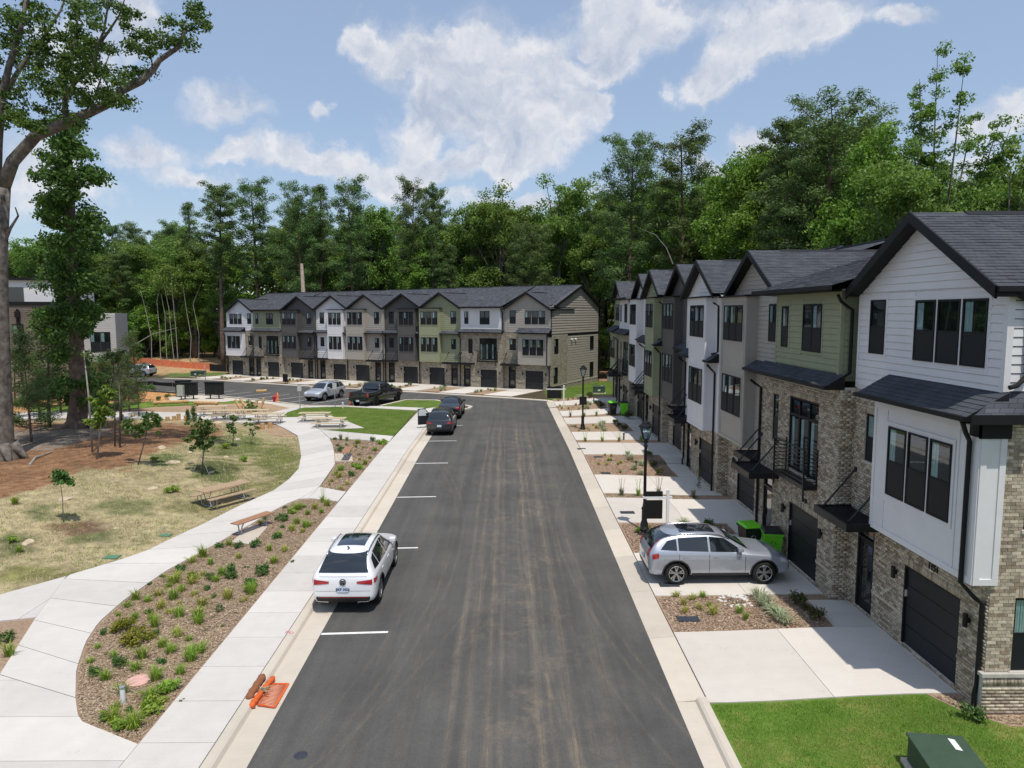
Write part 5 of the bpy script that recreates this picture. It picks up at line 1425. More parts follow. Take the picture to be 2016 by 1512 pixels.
    # glass fore and aft
    if kind in (SUV, SUV2):
        patch([(-.72,1.16),(.72,1.16),(.57,1.55),(-.57,1.55)], 'x', 'rear_window', CARGLASS, .016, 20, 12, None, -1)
        wo = .26 if kind is SUV2 else 0
        patch([(.50-wo,-.55),(.50-wo,.55),(1.20-wo,.66),(1.20-wo,-.66)], 'z', 'windscreen', CARGLASS, .012, 10, 14)
        if sunroof: patch([(-1.25,-.42),(-1.25,.42),(.18-wo,.42),(.18-wo,-.42)], 'z', 'sunroof', CARGLASS, .010, 12, 10)
    elif kind is SEDAN:
        patch([(-1.52,-.58),(-1.52,.58),(-.88,.50),(-.88,-.50)], 'z', 'rear_window', CARGLASS)
        patch([(.38,-.50),(.38,.50),(1.08,.64),(1.08,-.64)], 'z', 'windscreen', CARGLASS, .012, 10, 14)
    else:
        patch([(-.62,1.38),(.62,1.38),(.58,1.74),(-.58,1.74)], 'x', 'rear_window', CARGLASS, .016, 20, 12, None, -1)
        patch([(.62,-.62),(.62,.62),(1.28,.74),(1.28,-.74)], 'z', 'windscreen', CARGLASS, .012, 10, 14)
    zt = zb_
    for sg in (1, -1):
        if kind is not PICK: patch([(-1.9, zb_-.20),(1.5, zb_-.235),(1.5, zb_-.228),(-1.9, zb_-.19)], 'y', 'crease_line', PLASTIC if bodym is P_WHITE and False else bodym, .012, 16, 1, B, sg)
    if kind is not PICK:
        patch([(1.28,-.70),(1.28,.70),(1.295,.70),(1.295,-.70)], 'z', 'bonnet_gap', PLASTIC, .004, 1, 12, B)
        patch([(-1.30,-.48),(-1.30,.48),(-1.285,.48),(-1.285,-.48)], 'z', 'roof_seam', PLASTIC, .004, 1, 8, B)
    # lamps
    for sg in (1, -1):
        if kind is PICK:
            patch([(sg*.78,.92),(sg*.93,.92),(sg*.93,1.22),(sg*.78,1.22)], 'x', 'tail_lamp', TAIL, .012, 3, 4, None, -1)
            patch([(sg*.50,.86),(sg*.80,.84),(sg*.80,.98),(sg*.50,.97)], 'x', 'headlamp', HEAD, .012, 4, 3, None, 1)
        else:
            z_ = .86 if kind in (SUV, SUV2) else .80
            if extra == 'volvo':
                patch([(-2.22,.86),(-2.02,.90),(-2.02,1.06),(-2.24,1.02)], 'y', 'tail_lamp', TAIL, .010, 4, 4, None, sg)
                patch([(sg*.56,.88),(sg*.80,.92),(sg*.66,1.40),(sg*.60,1.40)], 'x', 'tail_lamp', TAIL, .012, 3, 8, None, -1)
            else:
                patch([(sg*(.40 if extra == 'white' else .52),z_+.02),(sg*.84,z_-.02),(sg*.84,z_+.13),(sg*(.40 if extra == 'white' else .52),z_+.08)], 'x', 'tail_lamp', TAIL, .012, 6, 3, None, -1)
                patch([(-2.26,z_),(-1.98,z_+.05),(-1.98,z_+.13),(-2.26,z_+.14)], 'y', 'tail_lamp', TAIL, .010, 4, 3, None, sg)
            patch([(sg*.42,.72),(sg*.74,.74),(sg*.74,.86),(sg*.42,.82)], 'x', 'headlamp', HEAD, .012, 5, 3, None, 1)
            patch([(1.98,.76),(2.24,.70),(2.24,.80),(1.98,.88)], 'y', 'headlamp', HEAD, .010, 4, 3, None, sg)
    # grille, bumpers, plate
    gz = (.50,.74) if kind is not PICK else (.60,.98)
    patch([(-.38,gz[0]),(.38,gz[0]),(.40,gz[1]),(-.40,gz[1])], 'x', 'grille', PLASTIC if extra != 'explorer' else CHROME, .012, 8, 4, None, 1)
    patch([(-.70,.36),(.70,.36),(.72,.47),(-.72,.47)], 'x', 'lower_bumper', PLASTIC, .010, 10, 3, None, 1)
    if kind is PICK:
        b_ = MB(); b_.box(-3.02,-2.90,-.88,.88,.56,.72); b_.build('rear_bumper', P_BLACK, H)
        t_ = MB(); t_.box(-2.935,-2.925,-.70,.70,.80,.815); t_.box(-2.936,-2.925,-.12,.12,1.12,1.17); t_.build('tailgate_line', PLASTIC, H)
        bd = MB(); bd.box(-2.80,-1.04,-.74,.74,.865,.875); bd.build('bed_floor', PLASTIC, H)
    else:
        patch([(-.76,.34),(.76,.34),(.78,.50),(-.78,.50)], 'x', 'rear_valance', PLASTIC, .010, 12, 3, None, -1)
        patch([(-.84,1.06 if kind in (SUV, SUV2) else .98),(.84,1.06 if kind in (SUV, SUV2) else .98),(.84,1.067 if kind in (SUV, SUV2) else .985),(-.84,1.067 if kind in (SUV, SUV2) else .985)], 'x', 'shut_line', PLASTIC, .004, 10, 1, None, -1) if kind in (SUV, SUV2) else None
        for q in ((-.80,.66,.80,.667),):
            patch([(q[0],q[1]),(q[2],q[1]),(q[2],q[3]),(q[0],q[3])], 'x', 'shut_line', PLASTIC, .004, 10, 1, None, -1)
    pz = .72 if kind is not PICK else .57
    hit = bvh.ray_cast(Vector((-5,0,pz)), Vector((1,0,0)))[0]; px = (hit.x if hit else -L/2) - (.02 if kind is not PICK else .14)
    pl = MB(); pl.box(px-.006, px, -.155, .155, pz-.075, pz+.075); PO = pl.build('licence_plate', PLATE, H)
    if plate_t: text_mesh('plate_text', plate_t, .10, mat('plate_ink', (.03,.05,.16), .6, 0), PO, (px-.008, 0, pz-.005), (math.pi/2, 0, -math.pi/2), .001, bold=.004)
    if extra == 'white':
        em = MB()
        for k in range(20):
            a0, a1 = 2*math.pi*k/20, 2*math.pi*(k+1)/20; em.beam((-2.365, .085*math.cos(a0), .93+.085*math.sin(a0)), (-2.365, .085*math.cos(a1), .93+.085*math.sin(a1)), .014, .02)
        for (a_, b_) in (((-.045,.06),(-.018,0)),((-.018,0),(0,.035)),((0,.035),(.018,0)),((.018,0),(.045,.06)),((-.06,.03),(-.028,-.065)),((-.028,-.065),(0,-.01)),((0,-.01),(.028,-.065)),((.028,-.065),(.06,.03))):
            em.beam((-2.365, a_[0], .93+a_[1]), (-2.365, b_[0], .93+b_[1]), .014, .014)
        em.build('round_emblem', RIMD, H)
        patch([(-.72,.47),(.72,.47),(.72,.49),(-.72,.49)], 'x', 'bumper_reflector', TAIL, .012, 10, 1, None, -1)
        for sg in (1, -1):
            t_ = MB(); t_.beam((-2.36, sg*.42, .35), (-2.34, sg*.74, .36), .02, .02); t_.beam((-2.34, sg*.74, .36), (-2.32, sg*.80, .44), .02, .02); t_.build('exhaust_trim', CHROME, H)
        w_ = MB(); w_.beam((-2.20, -.02, 1.16), (-2.17, -.30, 1.22), .02, .02); w_.build('rear_wiper', PLASTIC, H)
        a_ = MB(); a_.beam((-1.45, 0, top_at(-1.45)), (-1.60, 0, top_at(-1.45)+.09), .05, .03); a_.build('roof_antenna', P_BLACK, H)
    # wheels
    for sx in (-wb/2, wb/2):
        for sg in (1, -1):
            yo = spec['W']/2-.02; yi = yo-.24
            ty = MB(); prof = [(wr*.66, yi), (wr*.93, yi), (wr, yi+.03), (wr, yo-.03), (wr*.93, yo), (wr*.66, yo-.01)]
            base = 0; nseg = 28
            for (r_, y_) in prof:
                for j in range(nseg):
                    t = 2*math.pi*j/nseg; ty.v.append((sx+r_*math.cos(t), sg*y_, wr+r_*math.sin(t)))
            for i in range(len(prof)-1):
                for j in range(nseg): ty.f.append((i*nseg+j, i*nseg+(j+1) % nseg, (i+1)*nseg+(j+1) % nseg, (i+1)*nseg+j)); ty.m.append(0)
            WH = ty.build('wheel', RUBBER, H, smooth=True)
            ri = MB(); ri.tube([(sx, sg*(yo-.10), wr), (sx, sg*(yo-.085), wr)], wr*.66, 24); ri.build('brake_disc', RIMD, WH)
            sp_ = MB(); ns = 5
            for k in range(ns):
                t = 2*math.pi*k/ns + .3
                for dt in (-.20, .20):
                    sp_.beam((sx+.05*math.cos(t), sg*(yo-.045), wr+.05*math.sin(t)), (sx+wr*.67*math.cos(t+dt), sg*(yo-.03), wr+wr*.67*math.sin(t+dt)), .045, .03, up=(0,1,0))
            sp_.tube([(sx, sg*(yo-.06), wr), (sx, sg*(yo-.02), wr)], .06, 10)
            rr_ = []
            for k in range(25): t = 2*math.pi*k/24; rr_.append((sx+wr*.665*math.cos(t), sg*(yo-.02), wr+wr*.665*math.sin(t)))
            sp_.tube(rr_, .017, 5, cap=False)
            sp_.build('rim', rim, WH)
    if door_open:
        sg = open_side; hinge = Vector((.95, sg*.93, 0)); D_ = empty('front_door', (0,0,0)); D_.parent = H; D_.location = hinge; D_.rotation_euler = (0, 0, -sg*R(62))
        d = MB(); d.box(-1.02, 0, -.03, .03, .36, 1.0); d.build('door_skin', bodym, D_)
        d = MB(); d.box(-1.02,-.97,-.02,.02,1.0,1.5); d.beam((-.98,0,1.5),(-.48,0,1.5),.05,.05); d.beam((-.48,0,1.5),(-.04,0,1.02),.05,.05); d.build('window_frame', P_BLACK, D_)
        d = MB(); d.add([(-.97,0,1.0),(-.06,0,1.0),(-.48,0,1.48),(-.97,0,1.48)], [(0,1,2,3)]); d.build('door_window', GLASS, D_)
        d = MB(); d.box(-.30,-.12,sg*.04,sg*.04+sg*.2,1.0,1.14) if sg > 0 else d.box(-.30,-.12,-.24,-.04,1.0,1.14); d.build('wing_mirror', bodym, D_)
    return H
def gz_(x, y, off=0.): return (x, y, G(x, y)+off)
car(SUV2, (-4.72, 22.35, g(-4.8, 22.4)+.0), math.pi/2, P_WHITE, 'white suv with glass roof parked on the left side of the street, nearest the camera', scale=(1.04,1.0,1.02), extra='white', plate_t='BKP 3026')
yv = 22.68
zc = G(6.75, yv)+.075
v_ = car(SUV2, (6.80, 22.68, zc), 0.0, P_GREY, 'pale silver suv with red L shaped tail lamps parked in the second driveway', scale=(.97,.98,.98), extra='volvo', plate_t=None)
v_.rotation_euler = (0, -math.atan2(G(8.2,yv)-G(5.4,yv), 2.8), 0)
car(SUV, (-4.55, 50.3, g(-4.8, 50.5)), math.pi/2, P_DARK, 'dark grey suv with its left door standing open beside the sidewalk', extra=None, door_open=True, sunroof=False, scale=(.98,.98,1.0), plate_t=None, rim=RIMD)
car(SEDAN, (-4.45, 58.2, g(-4.4, 58.2)), math.pi/2-.03, P_NAVY, 'black sedan with blue tint parked ahead of the dark grey suv', rim=RIMD, name='parked_sedan', scale=(1,1,1.12))
def carpose(near, far): 
    a, b = Vector(atg(*near)), Vector(atg(*far)); return a, b, math.atan2((a-b).y, (a-b).x)
hs = math.atan2(-.872, -.489)
q = at(644, 781)
_a, _b = Vector(atg(635,790)), Vector(atg(676,782)); hs = math.atan2((_a-_b).y, (_a-_b).x); exp_c = (_a+_b)/2 + Vector((math.cos(hs-math.pi/2), math.sin(hs-math.pi/2)))*.95
car(SUV, (exp_c.x, exp_c.y, g(exp_c.x, exp_c.y)), hs, P_SILVER, 'silver suv facing the park, parked in a stall left of the black pickup', extra='explorer', scale=(1.06,1.05,1.06), sunroof=False)
_a, _b = Vector(atg(797,788)), Vector(atg(741,800)); hp = math.atan2((_a-_b).y, (_a-_b).x); pk_c = (_a+_b)/2 + Vector((-.35,-.5)) + Vector((math.cos(hp+math.pi/2), math.sin(hp+math.pi/2)))*1.0; print('WB', (_a-_b).length, hp, hs, exp_c)
car(PICK, (pk_c.x, pk_c.y, g(pk_c.x, pk_c.y)), hp, P_BLACK, 'black crew cab pickup truck parked in a stall beside the grass island', rim=RIMD, name='pickup_truck', cat='truck', scale=(1.1,1.12,1.1), rails=False)
p0 = atg(272, 741)
car(SUV, (p0[0], p0[1], G(*p0)+.05), R(172), P_SILVER, 'silver suv standing far off on the left beyond the mailboxes', sunroof=False, scale=(1.02,1.02,1.05))
print('EXP', exp_c, 'atpx', q, 'PK', pk_c, at(769,794), at(642,772))

# ================================================================== STREET FURNITURE AND SMALL THINGS
WHITE = mat('white_post_paint', (.78,.78,.78), .5, .03)
BLKS = mat('black_sign_panel', (.004,.004,.004), .7, 0)
WOOD = mat('table_wood', (.40,.285,.18), .8, .2, 9, bump=.2)
WOOD2 = mat('bench_wood', (.36,.19,.105), .75, .2, 9, bump=.2)
LOGM = mat('peeled_log', (.50,.32,.15), .8, .25, 5, bump=.3)
GALV = mat('galvanised_steel', (.42,.43,.45), .45, .1, 8, metal=.6)
GREENB = mat('utility_green', (.045,.078,.050), .55, .1, 4)
REDH = mat('hydrant_red', (.40,.02,.03), .45, .08, 5)
CONEM = mat('cone_orange', (.80,.16,.03), .5, .05, 5)
ORANGE = mat('silt_bag_orange', (.62,.115,.022), .8, .15, 12, bump=.3)
SOCK = mat('brown_silt_sock', (.25,.10,.045), .9, .2, 14, bump=.4)
BING = mat('bin_green', (.17,.62,.02), .4, .04, 4)
BINK = mat('bin_black', (.014,.014,.015), .5, .05, 4)
LABELW = mat('white_sticker', (.75,.75,.74), .5, .03)
ROCK = mat('boulder', (.52,.42,.29), .9, .25, 2.5, bump=.6, bscale=10)
ROCKW = mat('white_rock', (.62,.60,.56), .9, .15, 6, bump=.5, bscale=20, island=.2)
IRON = mat('cast_iron_cover', (.035,.042,.055), .7, .15, 8)
PINK = mat('pink_cover', (.62,.36,.31), .75, .12, 8)
GCOV = mat('irrigation_green', (.10,.22,.13), .6, .1, 8)
LAMPG = glass_mat('lamp_glass', .85)

def lamp(x, y, h, label):
    z = G(x, y)+.06
    H = empty('street_lamp', (x, y, z), 0, label, 'street lamp', 'black street lamps along the driveways')
    b = MB(); b.lathe([(.20,0),(.20,.10),(.16,.14),(.15,.30),(.11,.42),(.105,.85),(.13,.90),(.08,1.0),(.075,1.1)], n=14); b.build('base', BLACKM, H, smooth=True)
    p = MB(); p.lathe([(.062,1.1),(.058,h-1.0),(.085,h-.98),(.085,h-.93),(.05,h-.90),(.10,h-.80),(.05,h-.74),(.13,h-.70)], n=12); p.build('pole', BLACKM, H, smooth=True)
    zb, zt = h-.70, h-.22
    L_ = empty('lantern', (0,0,0)); L_.parent = H
    f = MB()
    for k in range(4):
        t = math.pi/4+k*math.pi/2; a = (.13*math.cos(t), .13*math.sin(t), zb); c = (.27*math.cos(t), .27*math.sin(t), zt); f.beam(a, c, .025, .025)
        t2 = t+math.pi/2; f.beam(c, (.27*math.cos(t2), .27*math.sin(t2), zt), .03, .03)
    f.build('lantern_frame', BLACKM, L_)
    gl = MB()
    for k in range(4):
        t = math.pi/4+k*math.pi/2; t2 = t+math.pi/2
        gl.add([(.125*math.cos(t),.125*math.sin(t),zb),(.125*math.cos(t2),.125*math.sin(t2),zb),(.262*math.cos(t2),.262*math.sin(t2),zt),(.262*math.cos(t),.262*math.sin(t),zt)], [(0,1,2,3)])
    gl.build('lamp_glass', LAMPG, L_)
    r = MB(); r.lathe([(.30,zt+.01),(.29,zt+.05),(.17,zt+.14),(.15,zt+.20),(.04,zt+.25),(.03,zt+.30)], n=4); q = r.build('lamp_cap', BLACKM, L_); q.rotation_euler = (0,0,math.pi/4) if False else (0,0,0)
    return H
_l1 = at(1268, 1048); _l2 = at(1147, 847)
lamp(_l1.x, _l1.y, 4.35, 'black street lamp standing in front of the silver car driveway')
lamp(_l2.x, _l2.y, 4.55, 'black street lamp farther along, beside the far sale sign')
sg_ = empty('notice_board', (_l2.x, _l2.y-.09, G(_l2.x,_l2.y)), 0, 'small black notice hung on the farther street lamp', 'sign')
m_ = MB(); m_.box(-.26,.26,-.02,0,1.85,2.45); m_.build('panel', BLKS, sg_)
m_ = MB(); m_.box(-.03,.03,0,.04,1.95,2.35); m_.build('bracket', BLACKM, sg_)

def sale_sign(x, y, h, left, label, rz=0.):
    H = empty('sale_sign', (x, y, G(x,y)+.05), rz, label, 'sign', 'white post sale signs')
    m = MB(); m.box(-.05,.05,-.05,.05,0,h); m.build('post', WHITE, H)
    m = MB(); m.lathe([(.075,h+.002),(.075,h+.03),(.045,h+.06),(.0,h+.12)], n=4); m.build('post_cap', WHITE, H)
    m = MB(); m.box(-left,.16,-.035,.035,h-.30,h-.22); m.build('arm', WHITE, H)
    m = MB(); m.box(-left+.06,-.20,-.02,.02,h-1.08,h-.36); m.build('sign_panel', BLKS, H)
    m = MB(); m.box(-left+.06,-.20,-.015,.015,h-.215,h-.02); m.build('rider_panel', BLKS, H)
    m = MB(); 
    for u in (-left+.15, -.30): m.box(u-.008,u+.008,-.006,.006,h-.36,h-.30)
    m.build('hanger', BLACKM, H)
sale_sign(6.15, 26.4, 1.85, .95, 'white post sale sign with black panels behind the silver car')
_s = at(1131, 803); sale_sign(5.15, 62.8, 1.95, 1.55, 'white post sale sign with black panels beyond the farther street lamp')
_s = at(562, 756); H = empty('yard_sign', (_s.x, _s.y, _s.z), RZ, 'small black yard sign in a bed of the far row', 'sign')
m_ = MB(); m_.box(-.42,.42,-.02,.02,.25,1.25); m_.build('panel', BLKS, H); m_ = MB(); m_.box(-.03,.03,0.021,.05,0,1.1); m_.build('post', BLACKM, H)

def bin_(x, y, rz, lidm, bodym, label, z=None, tilt=0.):
    H = empty('wheeled_bin', (x, y, (G(x,y)+.09) if z is None else z), rz, label, 'trash bin', 'wheeled bins beside the garages')
    m = MB(); a, b = .24, .31
    m.add([(-a,-a,.06),(a,-a,.06),(a,a,.06),(-a,a,.06),(-b,-b-.05,.95),(b,-b-.05,.95),(b,b,.98),(-b,b,.98)], BOXF); m.build('body', bodym, H)
    m = MB(); m.box(-b-.03,b+.03,-b-.08,-b-.045,.90,.97); m.box(-b-.03,-b+.0,-b-.04,b+.02,.92,.985); m.box(b,b+.03,-b-.04,b+.02,.92,.985); m.build('rim', bodym, H)
    m = MB(); m.add([(-b-.03,-b-.10,.985),(b+.03,-b-.10,.985),(b+.03,b+.04,1.01),(-b-.03,b+.04,1.01),(-b+.04,-b,1.05),(b-.04,-b,1.05),(b-.04,b-.04,1.08),(-b+.04,b-.04,1.08)], BOXF); m.build('lid', lidm, H)
    m = MB(); m.tube([(-b,b+.09,.95),(b,b+.09,.95)], .018, 6); m.build('handle', BINK, H)
    for s in (-1, 1):
        m = MB(); m.tube([(s*.24,.24,.12),(s*.30,.24,.12)], .12, 12); m.build('wheel', BINK, H)
    m = MB()
    for k in range(3):
        t = math.pi/2+k*2*math.pi/3; m.beam((.09*math.cos(t), -.325, .62+.09*math.sin(t)), (.09*math.cos(t+1.4), -.325, .62+.09*math.sin(t+1.4)), .02, .01)
    m.build('recycle_mark', BINK if bodym is BING else LABELW, H)
_b = UY[1]+4.9
bin_(9.28, 24.1, R(-10), BINK, BING, 'bright green wheeled bin with open black top beside the silver car', z=BASES[1]+.06)
bin_(8.72, 24.75, R(8), BING, BINK, 'dark wheeled bin with green lid behind the green one near the silver car', z=BASES[1]+.06)
_b = at(1207, 815); bin_(8.6, 56.9, R(5), BING, BINK, 'dark wheeled bin with green lid at the far driveways')
bin_(9.5, 56.75, R(-6), BINK, BING, 'bright green wheeled bin with black lid at the far driveways')

def transformer(x, y, rz, label, s=(1.3,1.2,.80), sticker=True, z=None):
    H = empty('transformer_box', (x, y, (G(x,y)+.04) if z is None else z), rz, label, 'utility box', 'green utility boxes')
    w, d, h = s
    m = MB(); m.box(-w/2-.08,w/2+.08,-d/2-.08,d/2+.08,-.05,.08); m.build('pad', CONC2, H)
    m = MB(); m.add([(-w/2,-d/2,.08),(w/2,-d/2,.08),(w/2,d/2,.08),(-w/2,d/2,.08),(-w/2,-d/2,h*.9),(w/2,-d/2,h*.9),(w/2,d/2,h),(-w/2,d/2,h)], BOXF); b = m.build('cabinet', GREENB, H); bv = b.modifiers.new('b','BEVEL'); bv.width=.02; bv.segments=2
    m = MB(); m.add([(-w/2-.03,-d/2-.03,h*.9+.004),(w/2+.03,-d/2-.03,h*.9+.004),(w/2+.03,d/2+.03,h+.004),(-w/2-.03,d/2+.03,h+.004),(-w/2-.03,-d/2-.03,h*.9+.05),(w/2+.03,-d/2-.03,h*.9+.05),(w/2+.03,d/2+.03,h+.05),(-w/2-.03,d/2+.03,h+.05)], BOXF); b = m.build('lid', GREENB, H); bv = b.modifiers.new('b','BEVEL'); bv.width=.015; bv.segments=2
    m = MB(); m.box(w*.18,w*.18+.26,d*.10,d*.10+.02,h+.045,h+.056) if False else m.add([(w*.2,d*.22,h*.973+.053),(w*.2+.11,d*.20,h*.971+.053),(w*.2+.11,d*.42,h*.992+.053),(w*.2,d*.44,h*.994+.053)], [(0,1,2,3)]); m.build('white_sticker', LABELW, H)
    m = MB(); m.box(-w/2-.004,-w/2,-.30,-.10,h*.35,h*.6); m.build('white_sticker', LABELW, H)
    m = MB(); m.box(-w*.1,w*.1,-d/2-.004,-d/2,h*.4,h*.62); m.build('warning_label', LABELW, H)
    m = MB(); m.box(-.03,.05,-d/2-.03,-d/2,h*.62,h*.72); m.build('latch', IRON, H)
transformer(8.07, 12.02, R(-8), 'large green transformer box on the lawn at the bottom right corner', (.95,1.5,.58))
_t = at(1179, 775); transformer(_t.x, _t.y, R(-5), 'green transformer box on the grass beyond the end of the street', (1.25,.9,.75))
_t = at(391, 742); transformer(_t.x, _t.y, R(-20), 'green transformer box at the far left end of the street', (1.7,1.2,.8))

def picnic(x, y, rz, label, woodm=WOOD, s=1.0, z=None):
    H = empty('picnic_table', (x, y, (G(x,y)+.03) if z is None else z), rz, label, 'picnic table', 'picnic tables in the park'); H.scale = (s,s,s)
    for k in range(5):
        m = MB(); m.box(-1.2,1.2,-.37+k*.15,-.37+k*.15+.14,.72,.76); m.build('top_plank', woodm, H)
    for sgn in (-1, 1):
        for k in range(2):
            m = MB(); a = sgn*.62; m.box(-1.2,1.2,a-.14+k*.145,a-.14+k*.145+.135,.42,.46); m.build('seat_plank', woodm, H)
    for xx in (-.85, .85):
        m = MB()
        m.tube([(xx,-.72,.41),(xx,-.45,.41),(xx,-.40,.10),(xx,-.3,.03),(xx,.3,.03),(xx,.40,.10),(xx,.45,.41),(xx,.72,.41)], .024, 6)
        m.tube([(xx,-.30,.04),(xx,-.12,.35),(xx,-.32,.71),(xx,.32,.71),(xx,.12,.35),(xx,.30,.04)], .024, 6)
        for sgn in (-1, 1): m.tube([(xx,sgn*.68,.42),(xx,sgn*.68,.02)], .02, 6)
        m.build('steel_frame', GALV, H)
_p = at(442, 990); picnic(_p.x+.0, _p.y, R(57), 'weathered picnic table on the dry grass left of the path', WOOD)
_p = at(628, 832); picnic(_p.x-.3, _p.y, R(3), 'pale picnic table on the pointed pad, the farther of two', mat('pale_wood',(.52,.42,.27),.8,.15,9))
_p = at(652, 842); picnic(_p.x, _p.y-.4, R(1), 'pale picnic table on the pointed pad, the nearer of two', MATS['pale_wood'])
for k, (u, v, r_) in enumerate([(420,820,5),(445,829,3),(500,828,4),(528,836,0)]):
    _p = Vector((*atg(u, v), 0)); picnic(_p.x, _p.y, R(r_), ['pale picnic table partly hidden by the mound, leftmost of four','pale picnic table behind the mound, second from the left','pale picnic table behind the mound, third from the left','pale picnic table behind the mound, rightmost of four'][k], MATS['pale_wood'], z=g(_p.x,_p.y)+.12)

def bench(x, y, rz, label, L_=1.85):
    H = empty('park_bench', (x, y, g(x,y)+.125), rz, label, 'bench', 'backless benches beside the path')
    for k in range(4):
        m = MB(); m.box(-L_/2,L_/2,-.21+k*.107,-.21+k*.107+.10,.43,.47); m.build('seat_plank', WOOD2, H)
    for s in (-1, 1):
        m = MB(); m.tube([(s*(L_/2-.28),-.18,.42),(s*(L_/2-.28),-.10,.30),(s*(L_/2-.28),-.05,.02),(s*(L_/2-.28),.05,.02),(s*(L_/2-.28),.10,.30),(s*(L_/2-.28),.18,.42)], .028, 6); m.box(s*(L_/2-.28)-.1,s*(L_/2-.28)+.1,-.12,.12,0,.015); m.build('leg', GALV, H)
bench(-9.95, 27.35, R(64), 'reddish backless bench on a small pad beside the path')
_c = Vector(atg(684,905)); bench(_c.x, _c.y, R(95), 'reddish backless bench in the triangular bed')

# mailboxes
def mailbox(x, y, rz, w, label):
    H = empty('mailbox_cluster', (x, y, g(x,y)+.10), rz, label, 'mailboxes', 'black cluster mailboxes on the pad')
    n = 2
    for k in range(n):
        x0 = -w/2 + k*w/n; m = MB(); m.box(x0+.01, x0+w/n-.01, -.25, .25, .42, 1.62); m.build('cabinet', BLACKM, H)
        m = MB()
        for i in range(4):
            for j in range(3): m.box(x0+.05+j*(w/n-.08)/3, x0+.05+(j+.92)*(w/n-.08)/3, -.262, -.252, .48+i*.27, .72+i*.27)
        o = m.build('mail_doors', BINK, H); o['kind'] = 'stuff'
        m = MB(); m.tube([(x0+w/n/2, 0, 0), (x0+w/n/2, 0, .42)], .07, 8); m.box(x0+w/n/2-.15, x0+w/n/2+.15, -.15, .15, 0, .02); m.build('pedestal', BLACKM, H)
    m = MB(); m.box(-w/2-.05, w/2+.05, -.33, .33, 1.62, 1.70); m.build('hood', BLACKM, H)
for (u, v, w, r_, lb) in [(373,788,1.6,6,'black cluster mailbox left of the gap on the pad, front one'),(423,787,1.75,-2,'black cluster mailbox right of the gap on the pad'),(362,783,1.5,20,'black cluster mailbox half hidden behind the front one')]:
    _c = atg(u, v); mailbox(_c[0], _c[1], R(r_), w, lb)
_c = atg(357, 789); H = empty('parcel_locker', (_c[0], _c[1], g(*_c)+.1), 0, 'pale parcel locker at the left end of the mailboxes', 'mailbox')
m_ = MB(); m_.box(-.3,.3,-.25,.25,.4,1.45); m_.build('cabinet', mat('pale_locker',(.40,.40,.36),.5,.05), H); m_ = MB(); m_.tube([(0,0,0),(0,0,.4)],.06,8); m_.build('pedestal', BLACKM, H)

def signpost(u, v, h, label, w=.38, hh=.55):
    _c = at(u, v); H = empty('sign_post', _c, R(-10), label, 'sign', 'steel sign posts seen from behind')
    m = MB(); m.box(-.03,.03,-.03,.03,0,h); m.build('post', GALV, H)
    m = MB(); m.box(-w/2,w/2,-.045,-.035,h-hh,h+.02); m.build('sign_plate', mat('sign_back',(.50,.50,.50),.5,.05), H)
signpost(591, 808, 2.25, 'grey sign on a thin post left of the silver car front')
signpost(660, 806, 2.35, 'grey sign on a thin post in front of the black pickup bed')
signpost(405, 762, 2.6, 'thin post with a sign near the far green transformer', .15, .4)
def cone(u, v, h, label):
    _c = at(u, v); H = empty('traffic_cone', _c, 0, label, 'traffic cone', 'orange traffic drums and cones')
    m = MB(); m.box(-.22,.22,-.22,.22,0,.04); m.build('base', BINK, H)
    m = MB(); m.lathe([(.17,.04),(.10,h*.55),(.05,h)], n=12); m.build('cone', CONEM, H, smooth=True)
    m = MB(); m.lathe([(.135,h*.30),(.108,h*.48),(.10,h*.48)], n=12); m.build('reflective_band', LABELW, H)
cone(691, 800, 1.05, 'orange cone at the rear wheel of the black pickup'); cone(547, 791, .9, 'orange cone behind the red fire hydrant')
_c = at(540, 793); H = empty('fire_hydrant', _c, 0, 'red fire hydrant at the edge of the play area', 'hydrant')
m_ = MB(); m_.lathe([(.18,0),(.18,.05),(.12,.06),(.12,.55),(.16,.56),(.16,.60),(.13,.62),(.10,.74),(.03,.80),(.03,.85)], n=14); m_.build('barrel', REDH, H, smooth=True)
for s in (-1, 1): m_ = MB(); m_.tube([(s*.11,0,.45),(s*.22,0,.45)], .06, 8); m_.build('outlet', REDH, H)
m_ = MB(); m_.tube([(0,-.11,.38),(0,-.24,.38)], .085, 10); m_.build('pumper_outlet', REDH, H)
_c = at(675, 806); H = empty('valve_post', _c, 0, 'short white valve post on the lawn edge', 'post'); m_ = MB(); m_.lathe([(.05,0),(.05,.55),(.08,.56),(.08,.62),(0,.66)], n=8); m_.build('stem', WHITE, H); m_ = MB(); m_.tube([(-.12,0,.48),(.12,0,.48)], .03, 6); m_.build('cross_pipe', WHITE, H)

# logs and stumps of the play area
def log(p, q, r, label, grp='logs of the play area'):
    m = MB(); p, q = Vector(p), Vector(q); n = 7
    pts = [p.lerp(q, i/(n-1)) + Vector((random.uniform(-.02,.02), 0, random.uniform(-.02,.02)))*(0 < i < n-1) for i in range(n)]
    m.tube(pts, [r*(1-.12*i/(n-1)) for i in range(n)], 12); o = m.build('log', LOGM, None, smooth=False); tag(o, label, 'log', grp)
for k, (u0, v0, u1, v1, lb) in enumerate([(476,810,463,787,'leftmost leaning log pole of the play area'),(488,808,473,786,'second leaning log pole from the left'),(496,812,492,789,'third leaning log pole, beside the bush'),(500,812,506,788,'fourth leaning log pole, crossing the bush'),(512,807,520,783,'rightmost leaning log pole, tilted right')]):
    a = at(u0, v0); b = atd(u1, v1, a.y+.2); log(a - (b-a)*.1, b, .13, lb)
a = at(506,790); log((a.x,a.y,a.z+1.0),(a.x+1.0,a.y,a.z+1.05), .14, 'short log lashed across the leaning poles')
